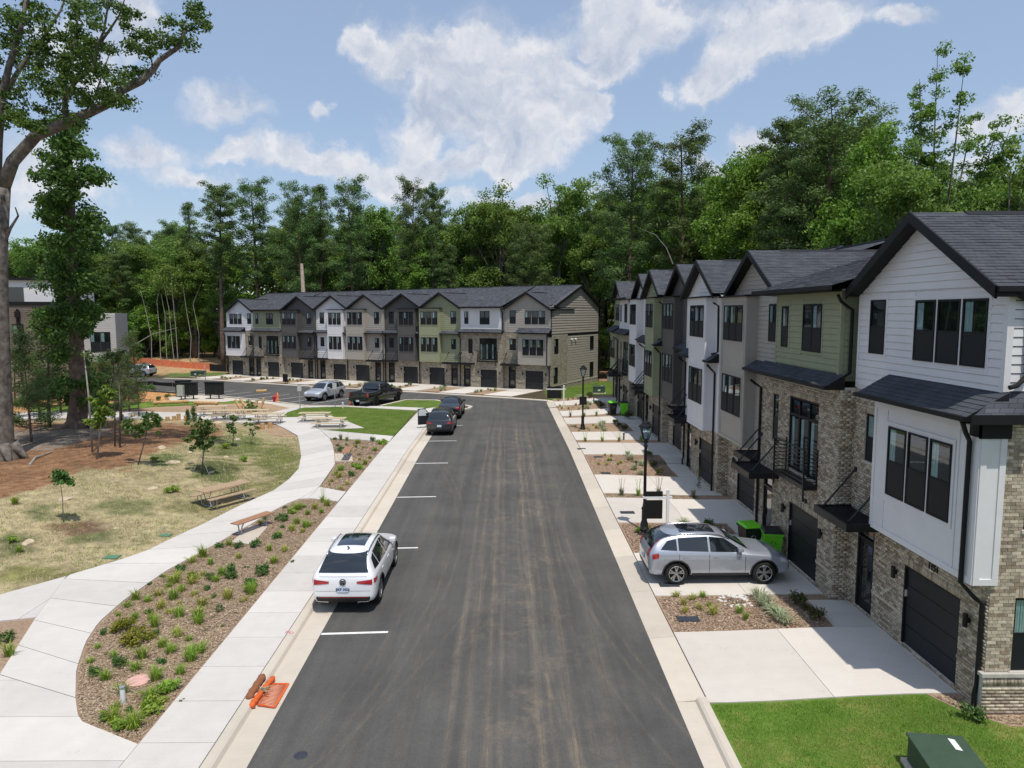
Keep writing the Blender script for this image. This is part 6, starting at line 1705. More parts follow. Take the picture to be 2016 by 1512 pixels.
for (u0, v0, u1, v1, lb) in [(302,800,372,797,'long peeled balance log, left of two'),(384,799,430,801,'long peeled balance log, right of two')]:
    a, b = at(u0, v0+2), at(u1, v1+2); a.z += .42; b.z += .42; log(a, b, .17, lb)
    for f in (.08, .92):
        c = a.lerp(b, f); m_ = MB(); m_.tube([(c.x,c.y,c.z-.6),(c.x,c.y,c.z-.14)], .11, 8); tag(m_.build('log_support', LOGM), 'short stub holding up the end of a balance log', 'log', 'stubs under the balance logs')
for k, (u, v, h) in enumerate([(507,849,.30),(517,847,.45),(532,845,.42),(330,829,.3),(343,829,.35),(352,828,.5),(366,829,.4),(300,826,.3),(289,824,.28),(262,823,.3),(240,824,.3),(490,813,.25),(475,806,.3)]):
    a = Vector((*atg(u, v), 0)); a.z = G(a.x, a.y)+.05; m_ = MB(); m_.tube([(a.x,a.y,a.z-.1),(a.x,a.y,a.z+h)], .15, 12)
    tag(m_.build('log_stump', LOGM), ('upright log stump on the small wood chip patch' if k < 3 else 'short log stump along the path behind the mound'), 'stump', 'stumps on the chip patch' if k < 3 else 'stumps along the rear path')
def rock(x, y, z, sx, sy, sz, seed, m, name='boulder'):
    bm = bmesh.new(); bmesh.ops.create_icosphere(bm, subdivisions=3, radius=1)
    r = random.Random(seed); offs = [Vector((r.uniform(-1,1), r.uniform(-1,1), r.uniform(-1,1))).normalized() for _ in range(9)]; ds = [r.uniform(.62,.92) for _ in offs]
    for v in bm.verts:
        for o_, d_ in zip(offs, ds):
            t = v.co.dot(o_)
            if t > d_: v.co -= o_*(t-d_)
        v.co = Vector((v.co.x*sx, v.co.y*sy, v.co.z*sz))
    me = bpy.data.meshes.new(name); bm.to_mesh(me); bm.free(); me.materials.append(m)
    o = link(bpy.data.objects.new(name, me)); o.location = (x, y, z); o.rotation_euler = (0, 0, r.uniform(0, 6)); return o
for k, (u, v, s, lb) in enumerate([(601,802,.85,'large tan boulder at the corner of the play area'),(318,882,.55,'pale flat boulder on the straw slope'),(339,912,.62,'pale flat boulder below the slope crest'),(301,961,.45,'tan upright boulder on the dry grass'),(128,984,.5,'low reddish boulder under the small sapling'),(55,1069,.5,'flat reddish rock at the left of the dry grass'),(430,833,.7,'long pale slab rock on top of the mound'),(480,856,.4,'pale rock beside the thin sapling'),(417,930,.35,'small tan rock in the green weeds'),(408,876,.4,'whitish rock on the mound crest'),(445,900,.35,'tan rock in the middle of the mound'),(467,866,.5,'flat pale rock right of the thin sapling'),(562,853,.35,'orange rock on the chip patch'),(538,862,.3,'dark rock at the chip patch edge'),(228,1041,.22,'small brown rock in the dry grass'),(372,890,.3,'small rock under the staked sapling')]):
    c = at(u, v); s *= .72; tag(rock(c.x, c.y, c.z-.0, s, s*.6, s*.36, 50+k, ROCK), lb, 'rock', 'landscape rocks')
# rocks round the drain
c = at(1448, 1188); drain = empty('drain_ring', (c.x, c.y, c.z+.05), 0, 'ring of white rocks round a dark drain in the nearest mulch bed', 'rocks')
for k in range(46):
    t = random.uniform(0, 2*math.pi); rr_ = random.uniform(.30, .52); s = random.uniform(.04, .08)
    o = rock(0, 0, 0, s, s*.8, s*.6, 200+k % 6, ROCKW, 'rock'); o.parent = drain; o.location = (rr_*1.0*math.cos(t), rr_*1.0*math.sin(t), .02)
m_ = MB(); m_.lathe([(.24,0),(.24,.02)], n=16); m_.build('drain_grate', IRON, drain)
def cover(u, v, w, d, label, m=IRON, round_=False, h=.03, extra_z=.03):
    c = at(u, v); H = empty('utility_cover', (c.x, c.y, c.z+extra_z), 0, label, 'utility cover', None)
    b = MB()
    if round_: b.lathe([(w/2,0),(w/2,h),(w/2-.02,h+.01)], n=24)
    else: b.box(-w/2,w/2,-d/2,d/2,0,h)
    b.build('cover', m, H)
    b = MB()
    if round_: b.lathe([(w/2-.06,h+.012),(w/2-.07,h+.016)], n=24)
    else: b.box(-w/2+.03,w/2-.03,-d/2+.03,d/2-.03,h,h+.006)
    b.build('cover_panel', m, H)
cover(1355,1224,.62,.34,'dark meter cover in the nearest mulch bed', extra_z=.06); cover(1317,1157,.62,.30,'dark meter cover set in the driveway by the silver car', extra_z=.08)
cover(1235,1013,.6,.34,'dark meter cover in the third driveway', extra_z=.075)
cover(1145,886,.5,.3,'dark meter cover in the bed behind the far lamp', extra_z=.06); cover(1178,902,.5,.3,'dark meter cover by the fifth driveway', extra_z=.06); cover(1192,934,.5,.3,'dark meter cover beside the fourth driveway', extra_z=.06)
cover(273,1348,.55,.5,'round faded pink cover in the long mulch bed', PINK, True, extra_z=.085)
cover(221,1099,.5,.36,'green irrigation lid on the dry grass by the path', GCOV); cover(326,1056,.42,.3,'small green irrigation lid farther up by the path', GCOV)
cover(592,1487,.27,.4,'round dark cover in the asphalt near the bottom edge', IRON, True, h=.004, extra_z=.0)
c = at(243, 1392); H = empty('cleanout_pipe', (c.x, c.y, c.z+.05), 0, 'short white pipe sticking out of the long mulch bed', 'pipe'); m_ = MB(); m_.tube([(0,0,0),(.0,.0,.42)], .055, 12); m_.build('pipe', WHITE, H); m_ = MB(); m_.lathe([(.065,.40),(.065,.44),(.03,.45)], n=12); m_.build('pipe_cap', GALV, H)
for (u, v, col) in [(1252,926,'driveway'),(1228,868,'bed'),(1169,792,'far bed')]:
    c = at(u, v); m_ = MB(); m_.lathe([(.05,0),(.05,.45),(.07,.46),(.07,.52)], n=8); o = m_.build('bollard_light', IRON); o.location = c; tag(o, 'small dark path light in the %s' % {'driveway':'bed near the fifth driveway','bed':'bed near the sixth driveway','far bed':'farthest bed of the right row'}[col], 'light', 'small path lights')

# storm drain guard: orange bags, netting and brown sock
H = empty('storm_drain_guard', (-5.6, 15.72, g(-5.5, 15.9)), 0, 'orange and brown silt socks with netting over the kerb drain', 'silt guard')
H.scale = (.9,.88,.9)
def sock(pts, r, m, name):
    b = MB(); n = 12; P_ = [Vector(pts[0]).lerp(Vector(pts[1]), i/(n-1)) for i in range(n)]
    b.tube([p + Vector((.012*math.sin(i*1.7), 0, .01*math.cos(i*2.3))) for i, p in enumerate(P_)], [r*(1+.12*math.sin(i*2.1))*(.55 if i in (0, n-1) else 1) for i in range(n)], 10); b.build(name, m, H, smooth=True)
sock([(-.26,-.45,.15),(-.22,.62,.20)], .10, SOCK, 'brown_sock')
sock([(-.10,-.72,.09),(-.06,-.02,.10)], .075, ORANGE, 'orange_sock'); sock([(-.06,.0,.10),(.02,.72,.10)], .07, ORANGE, 'orange_sock')
m_ = MB()
for k in range(19):
    t = k/18; m_.beam((.0, -.5+t*1.0, .05), (.46, -.62+t*1.12, .02), .016, .012)
m_.beam((.46,-.64,.02),(.46,.52,.02), .06, .02); m_.beam((.0,-.52,.03),(.46,-.64,.02), .04, .02); m_.beam((.0,.5,.03),(.46,.52,.02), .05, .02)
o = m_.build('orange_netting', ORANGE, H); o['kind'] = 'stuff'
m_ = MB()
for k in range(26): m_.beam((-.06+random.uniform(-.1,.1),.0+random.uniform(-.12,.12),.15), (-.0+random.uniform(-.16,.2),.0+random.uniform(-.2,.2),.17+random.uniform(0,.05)), .012, .012)
o = m_.build('rope_knot', mat('rope',(.42,.34,.2),.9,.2), H); o['kind'] = 'stuff'
# pink survey circles painted on the kerb
for k, (x_, y_) in enumerate([(-5.93,18.6),(-5.82,18.55)]):
    m_ = MB(); nn = 16
    for j in range(nn):
        t0, t1 = 2*math.pi*j/nn, 2*math.pi*(j+1)/nn
        for a, b in ((.05,.065),): m_.add([(x_+a*math.cos(t0),y_+a*math.sin(t0),g(x_,y_)+.131),(x_+b*math.cos(t0),y_+b*math.sin(t0),g(x_,y_)+.131),(x_+b*math.cos(t1),y_+b*math.sin(t1),g(x_,y_)+.131),(x_+a*math.cos(t1),y_+a*math.sin(t1),g(x_,y_)+.131)], [(0,1,2,3)])
    o = m_.build('road_marking', mat('pink_paint',(.75,.10,.25),.7,0)); o['kind'] = 'structure'
# condenser at the back corner of the far end wall
def ac(x, y, label):
    H = empty('air_conditioner', (x, y, G(x,y)), RZ, label, 'air conditioner'); m_ = MB(); m_.box(-.4,.4,-.4,.4,.05,.85); m_.build('casing', GALV, H); m_ = MB(); m_.lathe([(.3,.855),(.3,.87),(.1,.88)], n=14); m_.build('fan_guard', IRON, H)
ac(13.4, 90.0, 'grey air conditioner by the back corner of the far end wall')

# silt fence, orange fence and the flat roofed buildings on the left
def fence(pts, h, m, label, name, postm):
    H = empty(name, (0,0,0), 0, label, 'fence'); P = [Vector((p[0], p[1], G(p[0], p[1]))) for p in pts]
    nseg = []
    for a, b in zip(P[:-1], P[1:]):
        n = max(1, int((b-a).length/2.4))
        for i in range(n):
            p, q = a.lerp(b, i/n), a.lerp(b, (i+1)/n); p.z = G(p.x, p.y); q.z = G(q.x, q.y); mb = MB(); K = 6
            for j in range(K):
                c0, c1 = p.lerp(q, j/K), p.lerp(q, (j+1)/K); s0, s1 = -.10*math.sin(math.pi*j/K), -.10*math.sin(math.pi*(j+1)/K)
                mb.add([(c0.x,c0.y,c0.z),(c1.x,c1.y,c1.z),(c1.x,c1.y,c1.z+h+s1),(c0.x,c0.y,c0.z+h+s0),(c0.x,c0.y+.02,c0.z),(c1.x,c1.y+.02,c1.z),(c1.x,c1.y+.02,c1.z+h+s1),(c0.x,c0.y+.02,c0.z+h+s0)], [(0,1,2,3),(5,4,7,6),(3,2,6,7)])
            mb.build('fabric', m, H); pm = MB(); pm.box(p.x-.02,p.x+.02,p.y-.04,p.y,p.z,p.z+h+.12); pm.build('post', postm, H)
fence([atg(u, v) for u, v in ((244,758),(300,758),(340,761),(382,766))], .5, mat('silt_fabric',(.008,.008,.009),.8,.1), 'black silt fence across the clay beside the mailboxes', 'silt_fence', WOOD2)
fence([(-62,113.5),(-54,112.5),(-46,111.5)], 1.1, mat('orange_mesh',(.62,.17,.075),.8,.15), 'orange fence along the edge of the woods on the left', 'barrier_fence', GALV)
fence([(-46,110.5),(-40,108.5)], 1.2, MATS['silt_fabric'], 'black silt fence left of the far row', 'silt_fence', WOOD2)

PALEW = mat('pale_grey_siding', (.44,.42,.40), .6, .05, 2)
def leftbuilding():
    x0, y0 = -40.2, 74.0; z0 = g(x0, y0)+.1
    H = empty('flat_roof_building', (x0, y0, z0), R(22), 'flat roofed building with white top storey behind the trees on the left', 'building')
    m = MB(); m.box(-12,-4.5,0,12,0,4.0); m.build('brick_wall', BRICKT, H)
    fr = plane(0, 0, 1, 0, 0, -1)
    m = MB(); m.box(-12,-10.3,.02,12,4,9.4); m.build('green_wall', SIDE['green'], H); m = MB(); m.box(-10.3,-4.5,.01,12,4,9.4); m.build('brown_wall', SIDE['brown'], H)
    boards(H, fr, -12, -10.35, 4.05, 9.3, [], SIDE['green']); boards(H, fr, -10.25, -4.5, 4.05, 9.3, [(-9.1,-8.0,5.5,7.6),(-6.9,-5.9,5.5,7.6)], SIDE['brown'])
    window(H, fr, -9.0, 5.6, .9, 1.9, .01); window(H, fr, -6.8, 5.6, .9, 1.9, .01)
    m = MB(); m.box(-12.1,-4.3,-.12,12.1,9.4,9.75); m.build('parapet', FASCIA, H)
    m = MB(); m.box(-12,-3.5,1.5,12,9.75,11.9); m.build('penthouse', SIDE['white'], H); m = MB(); m.box(-12.2,-3.2,1.2,12.2,11.9,12.2); m.build('penthouse_cap', FASCIA, H)
    m = MB(); m.box(-11.2,-10.2,1.45,1.52,10.1,11.2); m.box(-9.9,-8.2,1.45,1.52,9.8,11.2); m.build('penthouse_window', CARGLASS, H)
    m = MB(); m.box(-4.4,0,1.0,10,0,3.6); m.build('recessed_base', BRICKT, H)
    m = MB(); m.box(-4.4,0,-.8,10,3.7,8.6); m.build('pale_wing', PALEW, H); Pf = plane(0, -.8, 1, 0, 0, -1); boards(H, Pf, -4.4, 0, 4.3, 8.5, [(-2.3,-.5,4.7,6.7)], PALEW)
    for k in (0, 1): window(H, Pf, -2.3+.9*k, 4.7, .88, 2.0, .01)
    for x_ in (-10.3, -8.5): downspout(H, [(x_,-.15,9.0),(x_,-.15,.2)], .12); mm = MB(); mm.box(x_-.22,x_+.22,-.4,-.02,8.2,8.8); mm.build('conductor_head', FASCIA, H)
    m = MB(); m.box(-7.4,-5.4,-.02,.05,0,3.2); m.build('garage_shade_panel', DARKIN, H)  # no real opening: flat slab with the garage's inner shade as its colour
    m = MB(); m.box(-3.4,-2.2,.95,1.01,0,2.9); m.box(-1.6,-.6,.95,1.01,0,2.9); m.build('doorway_shade_panel', DARKIN, H)  # flat slabs, doorway shade put into their colour
leftbuilding()
# green playground tower glimpsed behind the trunk
c = at(178, 812); H = empty('play_tower', c, 0, 'small green playground piece behind the second trunk', 'playground')
m_ = MB(); m_.box(-.9,.9,-.5,.5,.2,1.5); m_.build('panel', mat('play_green',(.02,.10,.05),.5,.1), H); m_ = MB(); m_.add([(.3,-.6,1.0),(.7,-.6,1.0),(1.3,-1.2,.1),(.9,-1.2,.1)], [(0,1,2,3)]); m_.build('slide', mat('play_blue',(.02,.12,.25),.4,.1), H)
# hoop bike racks
for k, u in enumerate((236,243,251)):
    c = at(u, 791); m_ = MB(); m_.tube([(0,-.3,0),(0,-.3,.7),(0,0,.9),(0,.3,.7),(0,.3,0)], .03, 6); o = m_.build('bike_rack', BLACKM); o.location = c; tag(o, 'black hoop bike rack on the left concrete walk', 'bike rack', 'hoop bike racks')

# ================================================================== VEGETATION
def leaf_mat(name, c_dark, c_mid, c_light, trans=.35, objvar=.12, patch=None):
    m = bpy.data.materials.new(name); m.use_nodes = True; t = m.node_tree; t.nodes.clear(); L = t.links.new
    ge = nd(t, 'ShaderNodeNewGeometry'); oi = nd(t, 'ShaderNodeObjectInfo')
    cr = nd(t, 'ShaderNodeValToRGB'); e = cr.color_ramp.elements; e[0].position = 0; e[0].color = (*c_dark, 1); e[1].position = 1; e[1].color = (*c_light, 1); q = e.new(.5); q.color = (*c_mid, 1)
    L(ge.outputs['Random Per Island'], cr.inputs[0])
    hv = nd(t, 'ShaderNodeHueSaturation'); L(cr.outputs[0], hv.inputs['Color'])
    if patch:
        pn = nd(t, 'ShaderNodeTexNoise'); pn.inputs['Scale'].default_value = patch[1]; pn.inputs['Detail'].default_value = 6; pn.inputs['Roughness'].default_value = .6; L(ge.outputs['Position'], pn.inputs['Vector'])
        pr = nd(t, 'ShaderNodeMapRange'); pr.inputs['From Min'].default_value = .44; pr.inputs['From Max'].default_value = .70; pr.inputs['To Max'].default_value = .85; L(pn.outputs['Fac'], pr.inputs['Value'])
        pm = nd(t, 'ShaderNodeMixRGB'); pm.inputs[2].default_value = (*patch[0], 1); L(pr.outputs[0], pm.inputs[0]); L(cr.outputs[0], pm.inputs[1]); L(pm.outputs[0], hv.inputs['Color'])
    L(math_(t, 'ADD', math_(t, 'MULTIPLY', math_(t, 'SUBTRACT', oi.outputs['Random'], .5), objvar*2), 1.0), hv.inputs['Value'])
    L(math_(t, 'ADD', math_(t, 'MULTIPLY', math_(t, 'SUBTRACT', oi.outputs['Random'], .5), .035), .5), hv.inputs['Hue'])
    d = nd(t, 'ShaderNodeBsdfPrincipled'); d.inputs['Roughness'].default_value = .55; d.inputs['Specular IOR Level'].default_value = .25; L(hv.outputs[0], d.inputs['Base Color'])
    tr = nd(t, 'ShaderNodeBsdfTranslucent'); h2 = nd(t, 'ShaderNodeHueSaturation'); h2.inputs['Value'].default_value = 1.5; h2.inputs['Saturation'].default_value = 1.1; L(hv.outputs[0], h2.inputs['Color']); L(h2.outputs[0], tr.inputs[0])
    mx = nd(t, 'ShaderNodeMixShader'); mx.inputs[0].default_value = trans; L(d.outputs[0], mx.inputs[1]); L(tr.outputs[0], mx.inputs[2])
    o = nd(t, 'ShaderNodeOutputMaterial'); L(mx.outputs[0], o.inputs[0])
    return m
LF = leaf_mat('broad_leaves', (.085,.150,.032), (.150,.250,.050), (.235,.34,.08))
LFY = leaf_mat('bright_leaves', (.09,.155,.022), (.15,.235,.035), (.23,.32,.06))
LFP = leaf_mat('pine_needles', (.065,.112,.036), (.115,.180,.055), (.18,.25,.085), .32)
LFPY = leaf_mat('young_pine_needles', (.05,.085,.025), (.09,.14,.04), (.15,.20,.07), .25)
LFO = leaf_mat('oak_leaves', (.035,.075,.018), (.07,.13,.028), (.14,.21,.045), .35)
LFG = leaf_mat('grass_blades', (.14,.22,.03), (.24,.34,.05), (.37,.46,.10), .35)
LFGY = leaf_mat('yellow_grass_blades', (.22,.26,.045), (.34,.37,.08), (.48,.48,.15), .35)
LFGD = leaf_mat('dark_shrub_leaves', (.05,.10,.02), (.085,.165,.04), (.14,.24,.07), .3)
LFGS = leaf_mat('grey_shrub_leaves', (.09,.11,.05), (.15,.17,.08), (.24,.25,.13), .2)
LFV = leaf_mat('variegated_blades', (.22,.28,.14), (.38,.43,.26), (.55,.58,.42), .2)
LFR = leaf_mat('purple_leaves', (.05,.03,.018), (.07,.075,.02), (.09,.12,.03), .2)
LFB = leaf_mat('olive_bush_leaves', (.10,.13,.015), (.19,.21,.02), (.30,.27,.04), .25)
TURF = leaf_mat('turf_blades', (.085,.18,.022), (.14,.265,.036), (.23,.34,.06), .3, 0, ((.36,.34,.12), .8))
DRYB = leaf_mat('dry_blades', (.30,.24,.12), (.50,.43,.25), (.68,.60,.38), .2, 0, ((.20,.24,.08), .9))
STRAW = leaf_mat('pine_straw_needles', (.13,.055,.025), (.28,.13,.06), (.44,.25,.13), .1, 0)
CHIP = leaf_mat('bark_chips', (.20,.125,.08), (.35,.24,.165), (.52,.40,.30), .0, 0)
BARK = mat('tree_bark', (.075,.062,.052), .95, .35, 3.2, bump=1.0, bscale=11, col2=(.17,.148,.128))
BARKP = mat('pine_bark', (.10,.066,.048), .95, .3, 3, bump=.6, bscale=8, col2=(.17,.12,.09))
BARKL = mat('pale_bark', (.30,.27,.23), .9, .25, 3, bump=.4, bscale=10)

def unit(n, rng):
    v = rng.normal(size=(n, 3)); return v / np.linalg.norm(v, axis=1)[:, None]
def leaf_quads(cent, rad, per, size, rng, aspect=.6, up=.45, shell=.55):
    cent = np.repeat(np.array(cent, float), per, 0); rad = np.repeat(np.array(rad, float), per, 0); n = len(cent)
    d = unit(n, rng); r = rng.uniform(0, 1, n)**shell
    p = cent + d*rad*r[:, None]
    nrm = d*.55 + np.array([0,0,up]) + unit(n, rng)*.85; nrm /= np.linalg.norm(nrm, axis=1)[:, None]
    a = np.cross(nrm, unit(n, rng)); a /= np.linalg.norm(a, axis=1)[:, None]+1e-9; b = np.cross(nrm, a)
    s = size*rng.uniform(.6, 1.3, n)[:, None]
    a = a*s; b = b*s*aspect
    # four-cornered leaf, pointed along its length
    return np.stack([p-a, p-b*.9+a*.1, p+a, p+b*.9+a*.1], 1).reshape(-1, 3)
class Tree:
    """a crown mesh and a trunk mesh that all copies of one kind share"""
    def __init__(s, crown, trunk, H, name): s.crown, s.trunk, s.H, s.name = crown, trunk, H, name
def finish(V, mb, H, name, lm, bm_):
    H = float(V[:, 2].max()) - .15
    o = np_mesh('crown', V, 4, lm); t = mb.build('trunk', bm_, None, smooth=True)
    me, tm = o.data, t.data; bpy.data.objects.remove(o); bpy.data.objects.remove(t)
    return Tree(me, tm, H, name)
def place(tr, x, y, h, rz, label, group=None, name=None, cat='tree', z=None, wide=1.0):
    s = h / tr.H; zz = (G(x, y) if z is None else z) - .1
    H = empty(name or tr.name, (x, y, zz), rz, label, cat, group); H.scale = (s*wide, s*wide, s)
    for nm, me in (('crown', tr.crown), ('trunk', tr.trunk)):
        o = bpy.data.objects.new(nm, me); C.objects.link(o); o.parent = H
    return H
def bent(p, q, r, n=6, amp=.15, rng=None):
    P_ = []
    for i in range(n):
        t = i/(n-1); v = Vector(p).lerp(Vector(q), t)
        if 0 < i < n-1: v += Vector((rng.uniform(-amp, amp), rng.uniform(-amp, amp), rng.uniform(-amp, amp)*.5))
        P_.append(v)
    return P_
def pine(seed, H=26., base=.45, spread=3.4, clumps=1.0, lm=None, crown_shape='round', nsz=.26):
    rng = np.random.RandomState(seed); rr_ = random.Random(seed); mb = MB(); cs, rs_ = [], []
    lean = (rr_.uniform(-.5, .5), rr_.uniform(-.5, .5))
    axis = [Vector((lean[0]*t*t, lean[1]*t*t, H*t)) for t in np.linspace(0, 1, 10)]
    mb.tube(axis, [.34*(1-.82*i/9)*(H/26) for i in range(10)], 8)
    n = int(46*clumps)
    for i in range(n):
        t = base + (1-base)*(i+.5)/n; tt = (t-base)/(1-base)
        if crown_shape == 'round': L_ = spread*(math.sin(math.pi*(.20+.64*tt))**.9)
        else: L_ = spread*(1.05-tt)**.8
        L_ *= rr_.uniform(.55, 1.15)
        k = int(t*9); f = t*9-k; a = axis[min(k, 9)].lerp(axis[min(k+1, 9)], f)
        az = i*2.4 + rr_.uniform(-.5, .5); rise = rr_.uniform(-.05, .40) + .55*tt*tt
        b = a + Vector((math.cos(az)*L_, math.sin(az)*L_, L_*rise))
        mb.tube([a, a.lerp(b, .5)+Vector((0,0,-.12*L_)), b], [.07*(H/26)*(1.2-tt), .045, .02], 5, cap=False)
        for f_ in ((.5, .8, 1.0) if L_ > 1.6 else (.75,)):
            c = a.lerp(b, f_); cs.append((c.x+rr_.uniform(-.4,.4), c.y+rr_.uniform(-.4,.4), c.z+rr_.uniform(-.1,.35))); q = rr_.uniform(.65, 1.15)*(spread/3.4)**.5; rs_.append((q, q, q*.62))
    top = axis[-1]; 
    for _ in range(4): cs.append((top.x+rr_.uniform(-.9,.9), top.y+rr_.uniform(-.9,.9), top.z-rr_.uniform(0,1.0))); rs_.append((.9,.9,.7))
    for k in range(6): # dead stubs
        z = H*rr_.uniform(.2, base); az = rr_.uniform(0, 6.28); mb.tube([(0,0,z),(math.cos(az)*1.1,math.sin(az)*1.1,z+.3)], [.03,.01], 4, cap=False)
    V = leaf_quads(cs, rs_, 150, nsz*.66, rng, aspect=.30, up=.6)
    return finish(V, mb, H, 'pine_tree', lm or LFP, BARKP)
def broad(seed, H=22., cw=4.0, base=.28, n=85, per=75, size=.26, lm=None, r0=1.25, bark=None, name='leafy_tree', trunk_r=.28):
    rng = np.random.RandomState(seed); rr_ = random.Random(seed); mb = MB(); cs, rs_ = [], []
    axis = bent((0,0,0), (rr_.uniform(-.8,.8), rr_.uniform(-.8,.8), H*.86), .2, 9, .22, rr_)
    mb.tube(axis, [trunk_r*(1-.85*i/8) for i in range(9)], 8)
    # several lobes give an uneven outline
    lobes = [(Vector((0,0,H*(base+(1-base)*.60))), cw*.8, H*(1-base)*.40)]
    for i in range(7):
        az = i*2.4+rr_.uniform(-.4,.4); zz = H*(base + (1-base)*rr_.uniform(.18, .82)); q = cw*rr_.uniform(.42,.75)
        lobes.append((Vector((math.cos(az)*cw*.55, math.sin(az)*cw*.55, zz)), q, q*rr_.uniform(.7,1.1)))
    for i in range(n):
        c, a, b = lobes[rr_.randrange(len(lobes))]; d = Vector(unit(1, rng)[0]); r = rr_.uniform(.45, 1.0)
        p = c + Vector((d.x*a*r, d.y*a*r, d.z*b*r))
        if p.z > H: p.z = H - rr_.uniform(0, 1)
        q = r0*rr_.uniform(.55, 1.25); cs.append(tuple(p)); rs_.append((q, q, q*.72))
        if i % 3 == 0:
            t = clamp(p.z/H - rr_.uniform(.12, .3), .12, .84)/.86; k = min(7, int(t*8)); a0 = axis[k]
            mb.tube([a0, a0.lerp(p, .5)+Vector((0,0,.3)), p], [trunk_r*.34*(1.1-t), .05, .02], 5, cap=False)
    V = leaf_quads(cs, rs_, int(per*2.4), size*.56, rng, aspect=.62)
    return finish(V, mb, H, name, lm or LF, bark or BARK)
PINES = [pine(1), pine(2, spread=3.0, base=.55), pine(3, spread=4.4, base=.36, clumps=1.5), pine(4, spread=2.6, base=.5, crown_shape='cone')]
BROADS = [broad(11), broad(12, cw=3.3, base=.2, n=95), broad(13, cw=4.8, base=.3, n=110), broad(14, cw=3.0, base=.12, n=100, lm=LFY), broad(15, cw=3.6, base=.15, n=100)]
def airy(seed, H=24.):
    rng = np.random.RandomState(seed); rr_ = random.Random(seed); mb = MB(); cs, rs_ = [], []
    mb.tube([(0,0,0),(.1,0,H*.2),(0,.1,H*.42)], [.26,.22,.17], 8)
    for i in range(11):
        az = i*2.4+rr_.uniform(-.3,.3); f = rr_.uniform(.12, 1.0)**.7; R_ = 4.6*f; zt = H*(1.0-.30*f*f)*rr_.uniform(.93, 1.0) if i else H
        if i == 0: R_ = .5
        z0 = H*rr_.uniform(.24, .42); p0 = Vector((0,0,z0)); p3 = Vector((math.cos(az)*R_, math.sin(az)*R_, zt)); p1 = p0 + Vector((math.cos(az)*R_*.45, math.sin(az)*R_*.45, (zt-z0)*.25)); p2 = p0.lerp(p3, .66)+Vector((math.cos(az)*R_*.12, math.sin(az)*R_*.12, 0))
        pts = [p0, p1, p2, p3]; mb.tube(pts, [.12,.085,.05,.012], 6, cap=False)
        for k in range(22):
            t = rr_.uniform(.18, 1.0)*3; j = min(2, int(t)); c = pts[j].lerp(pts[j+1], t-j); w = 1.25*(1.1-t/3)+.35
            d = Vector((rr_.gauss(0,w*.6), rr_.gauss(0,w*.6), rr_.gauss(0,w*.35))); q = rr_.uniform(.35,.75); e = c+d; cs.append((e.x, e.y, min(e.z, H))); rs_.append((q,q,q*.7))
            if k % 3 == 0: mb.tube([c, e], [.025,.008], 4, cap=False)
    V = leaf_quads(cs, rs_, 110, .10, rng, aspect=.62)
    return finish(V, mb, H, 'leafy_tree', LF, BARK)
SPARSE = airy(21)
UNDER = [broad(31, H=8, cw=2.6, base=.02, n=60, per=70, size=.20, r0=.9, trunk_r=.1, name='understory_tree'), broad(32, H=8, cw=2.2, base=.05, n=52, per=70, size=.20, r0=.85, lm=LFY, trunk_r=.09, name='understory_tree')]
YPINE = [pine(41, H=9, base=.12, spread=2.2, clumps=.9, lm=LFPY, crown_shape='cone', nsz=.16), pine(42, H=9, base=.2, spread=2.0, clumps=.8, lm=LFPY, crown_shape='cone', nsz=.16)]

def house_behind(u):
    if u < 240: return 'the flat roofed building on the left'
    if u < 440: return 'the dirt bank left of the far row'
    k = int((1085-u)/71)
    if u < 1085: return ['the taupe end house of the far row','the white balcony house of the far row','the sage gabled house of the far row','the charcoal house beside the sage one','the taupe gabled house in mid far row','the bright white gabled house','the charcoal house left of the bright white one','the sage balcony house of the far row','the white end house of the far row'][min(8, max(0, k))]
    if u < 1230: return 'the gap at the end of the street'
    return ['the far end of the right row','the charcoal and tall white houses','the taupe gabled house of the right row','the sage balcony house on the right','the nearest white house'][min(4, int((u-1230)/160))]
def by_px(tr, u, vtop, Y, label, group=None, rz=None, wide=1.0, **kw):
    X = (u-996)/1400*Y; d = ray(u, vtop); zt = CAMH + d[2]*(Y/d[1]); X = d[0]*(Y/d[1])
    z = G(X, Y); return place(tr, X, Y, zt - z, random.uniform(0, 6.28) if rz is None else rz, label, group, wide=wide, **kw)
FGRP = 'trees of the wood behind the houses'
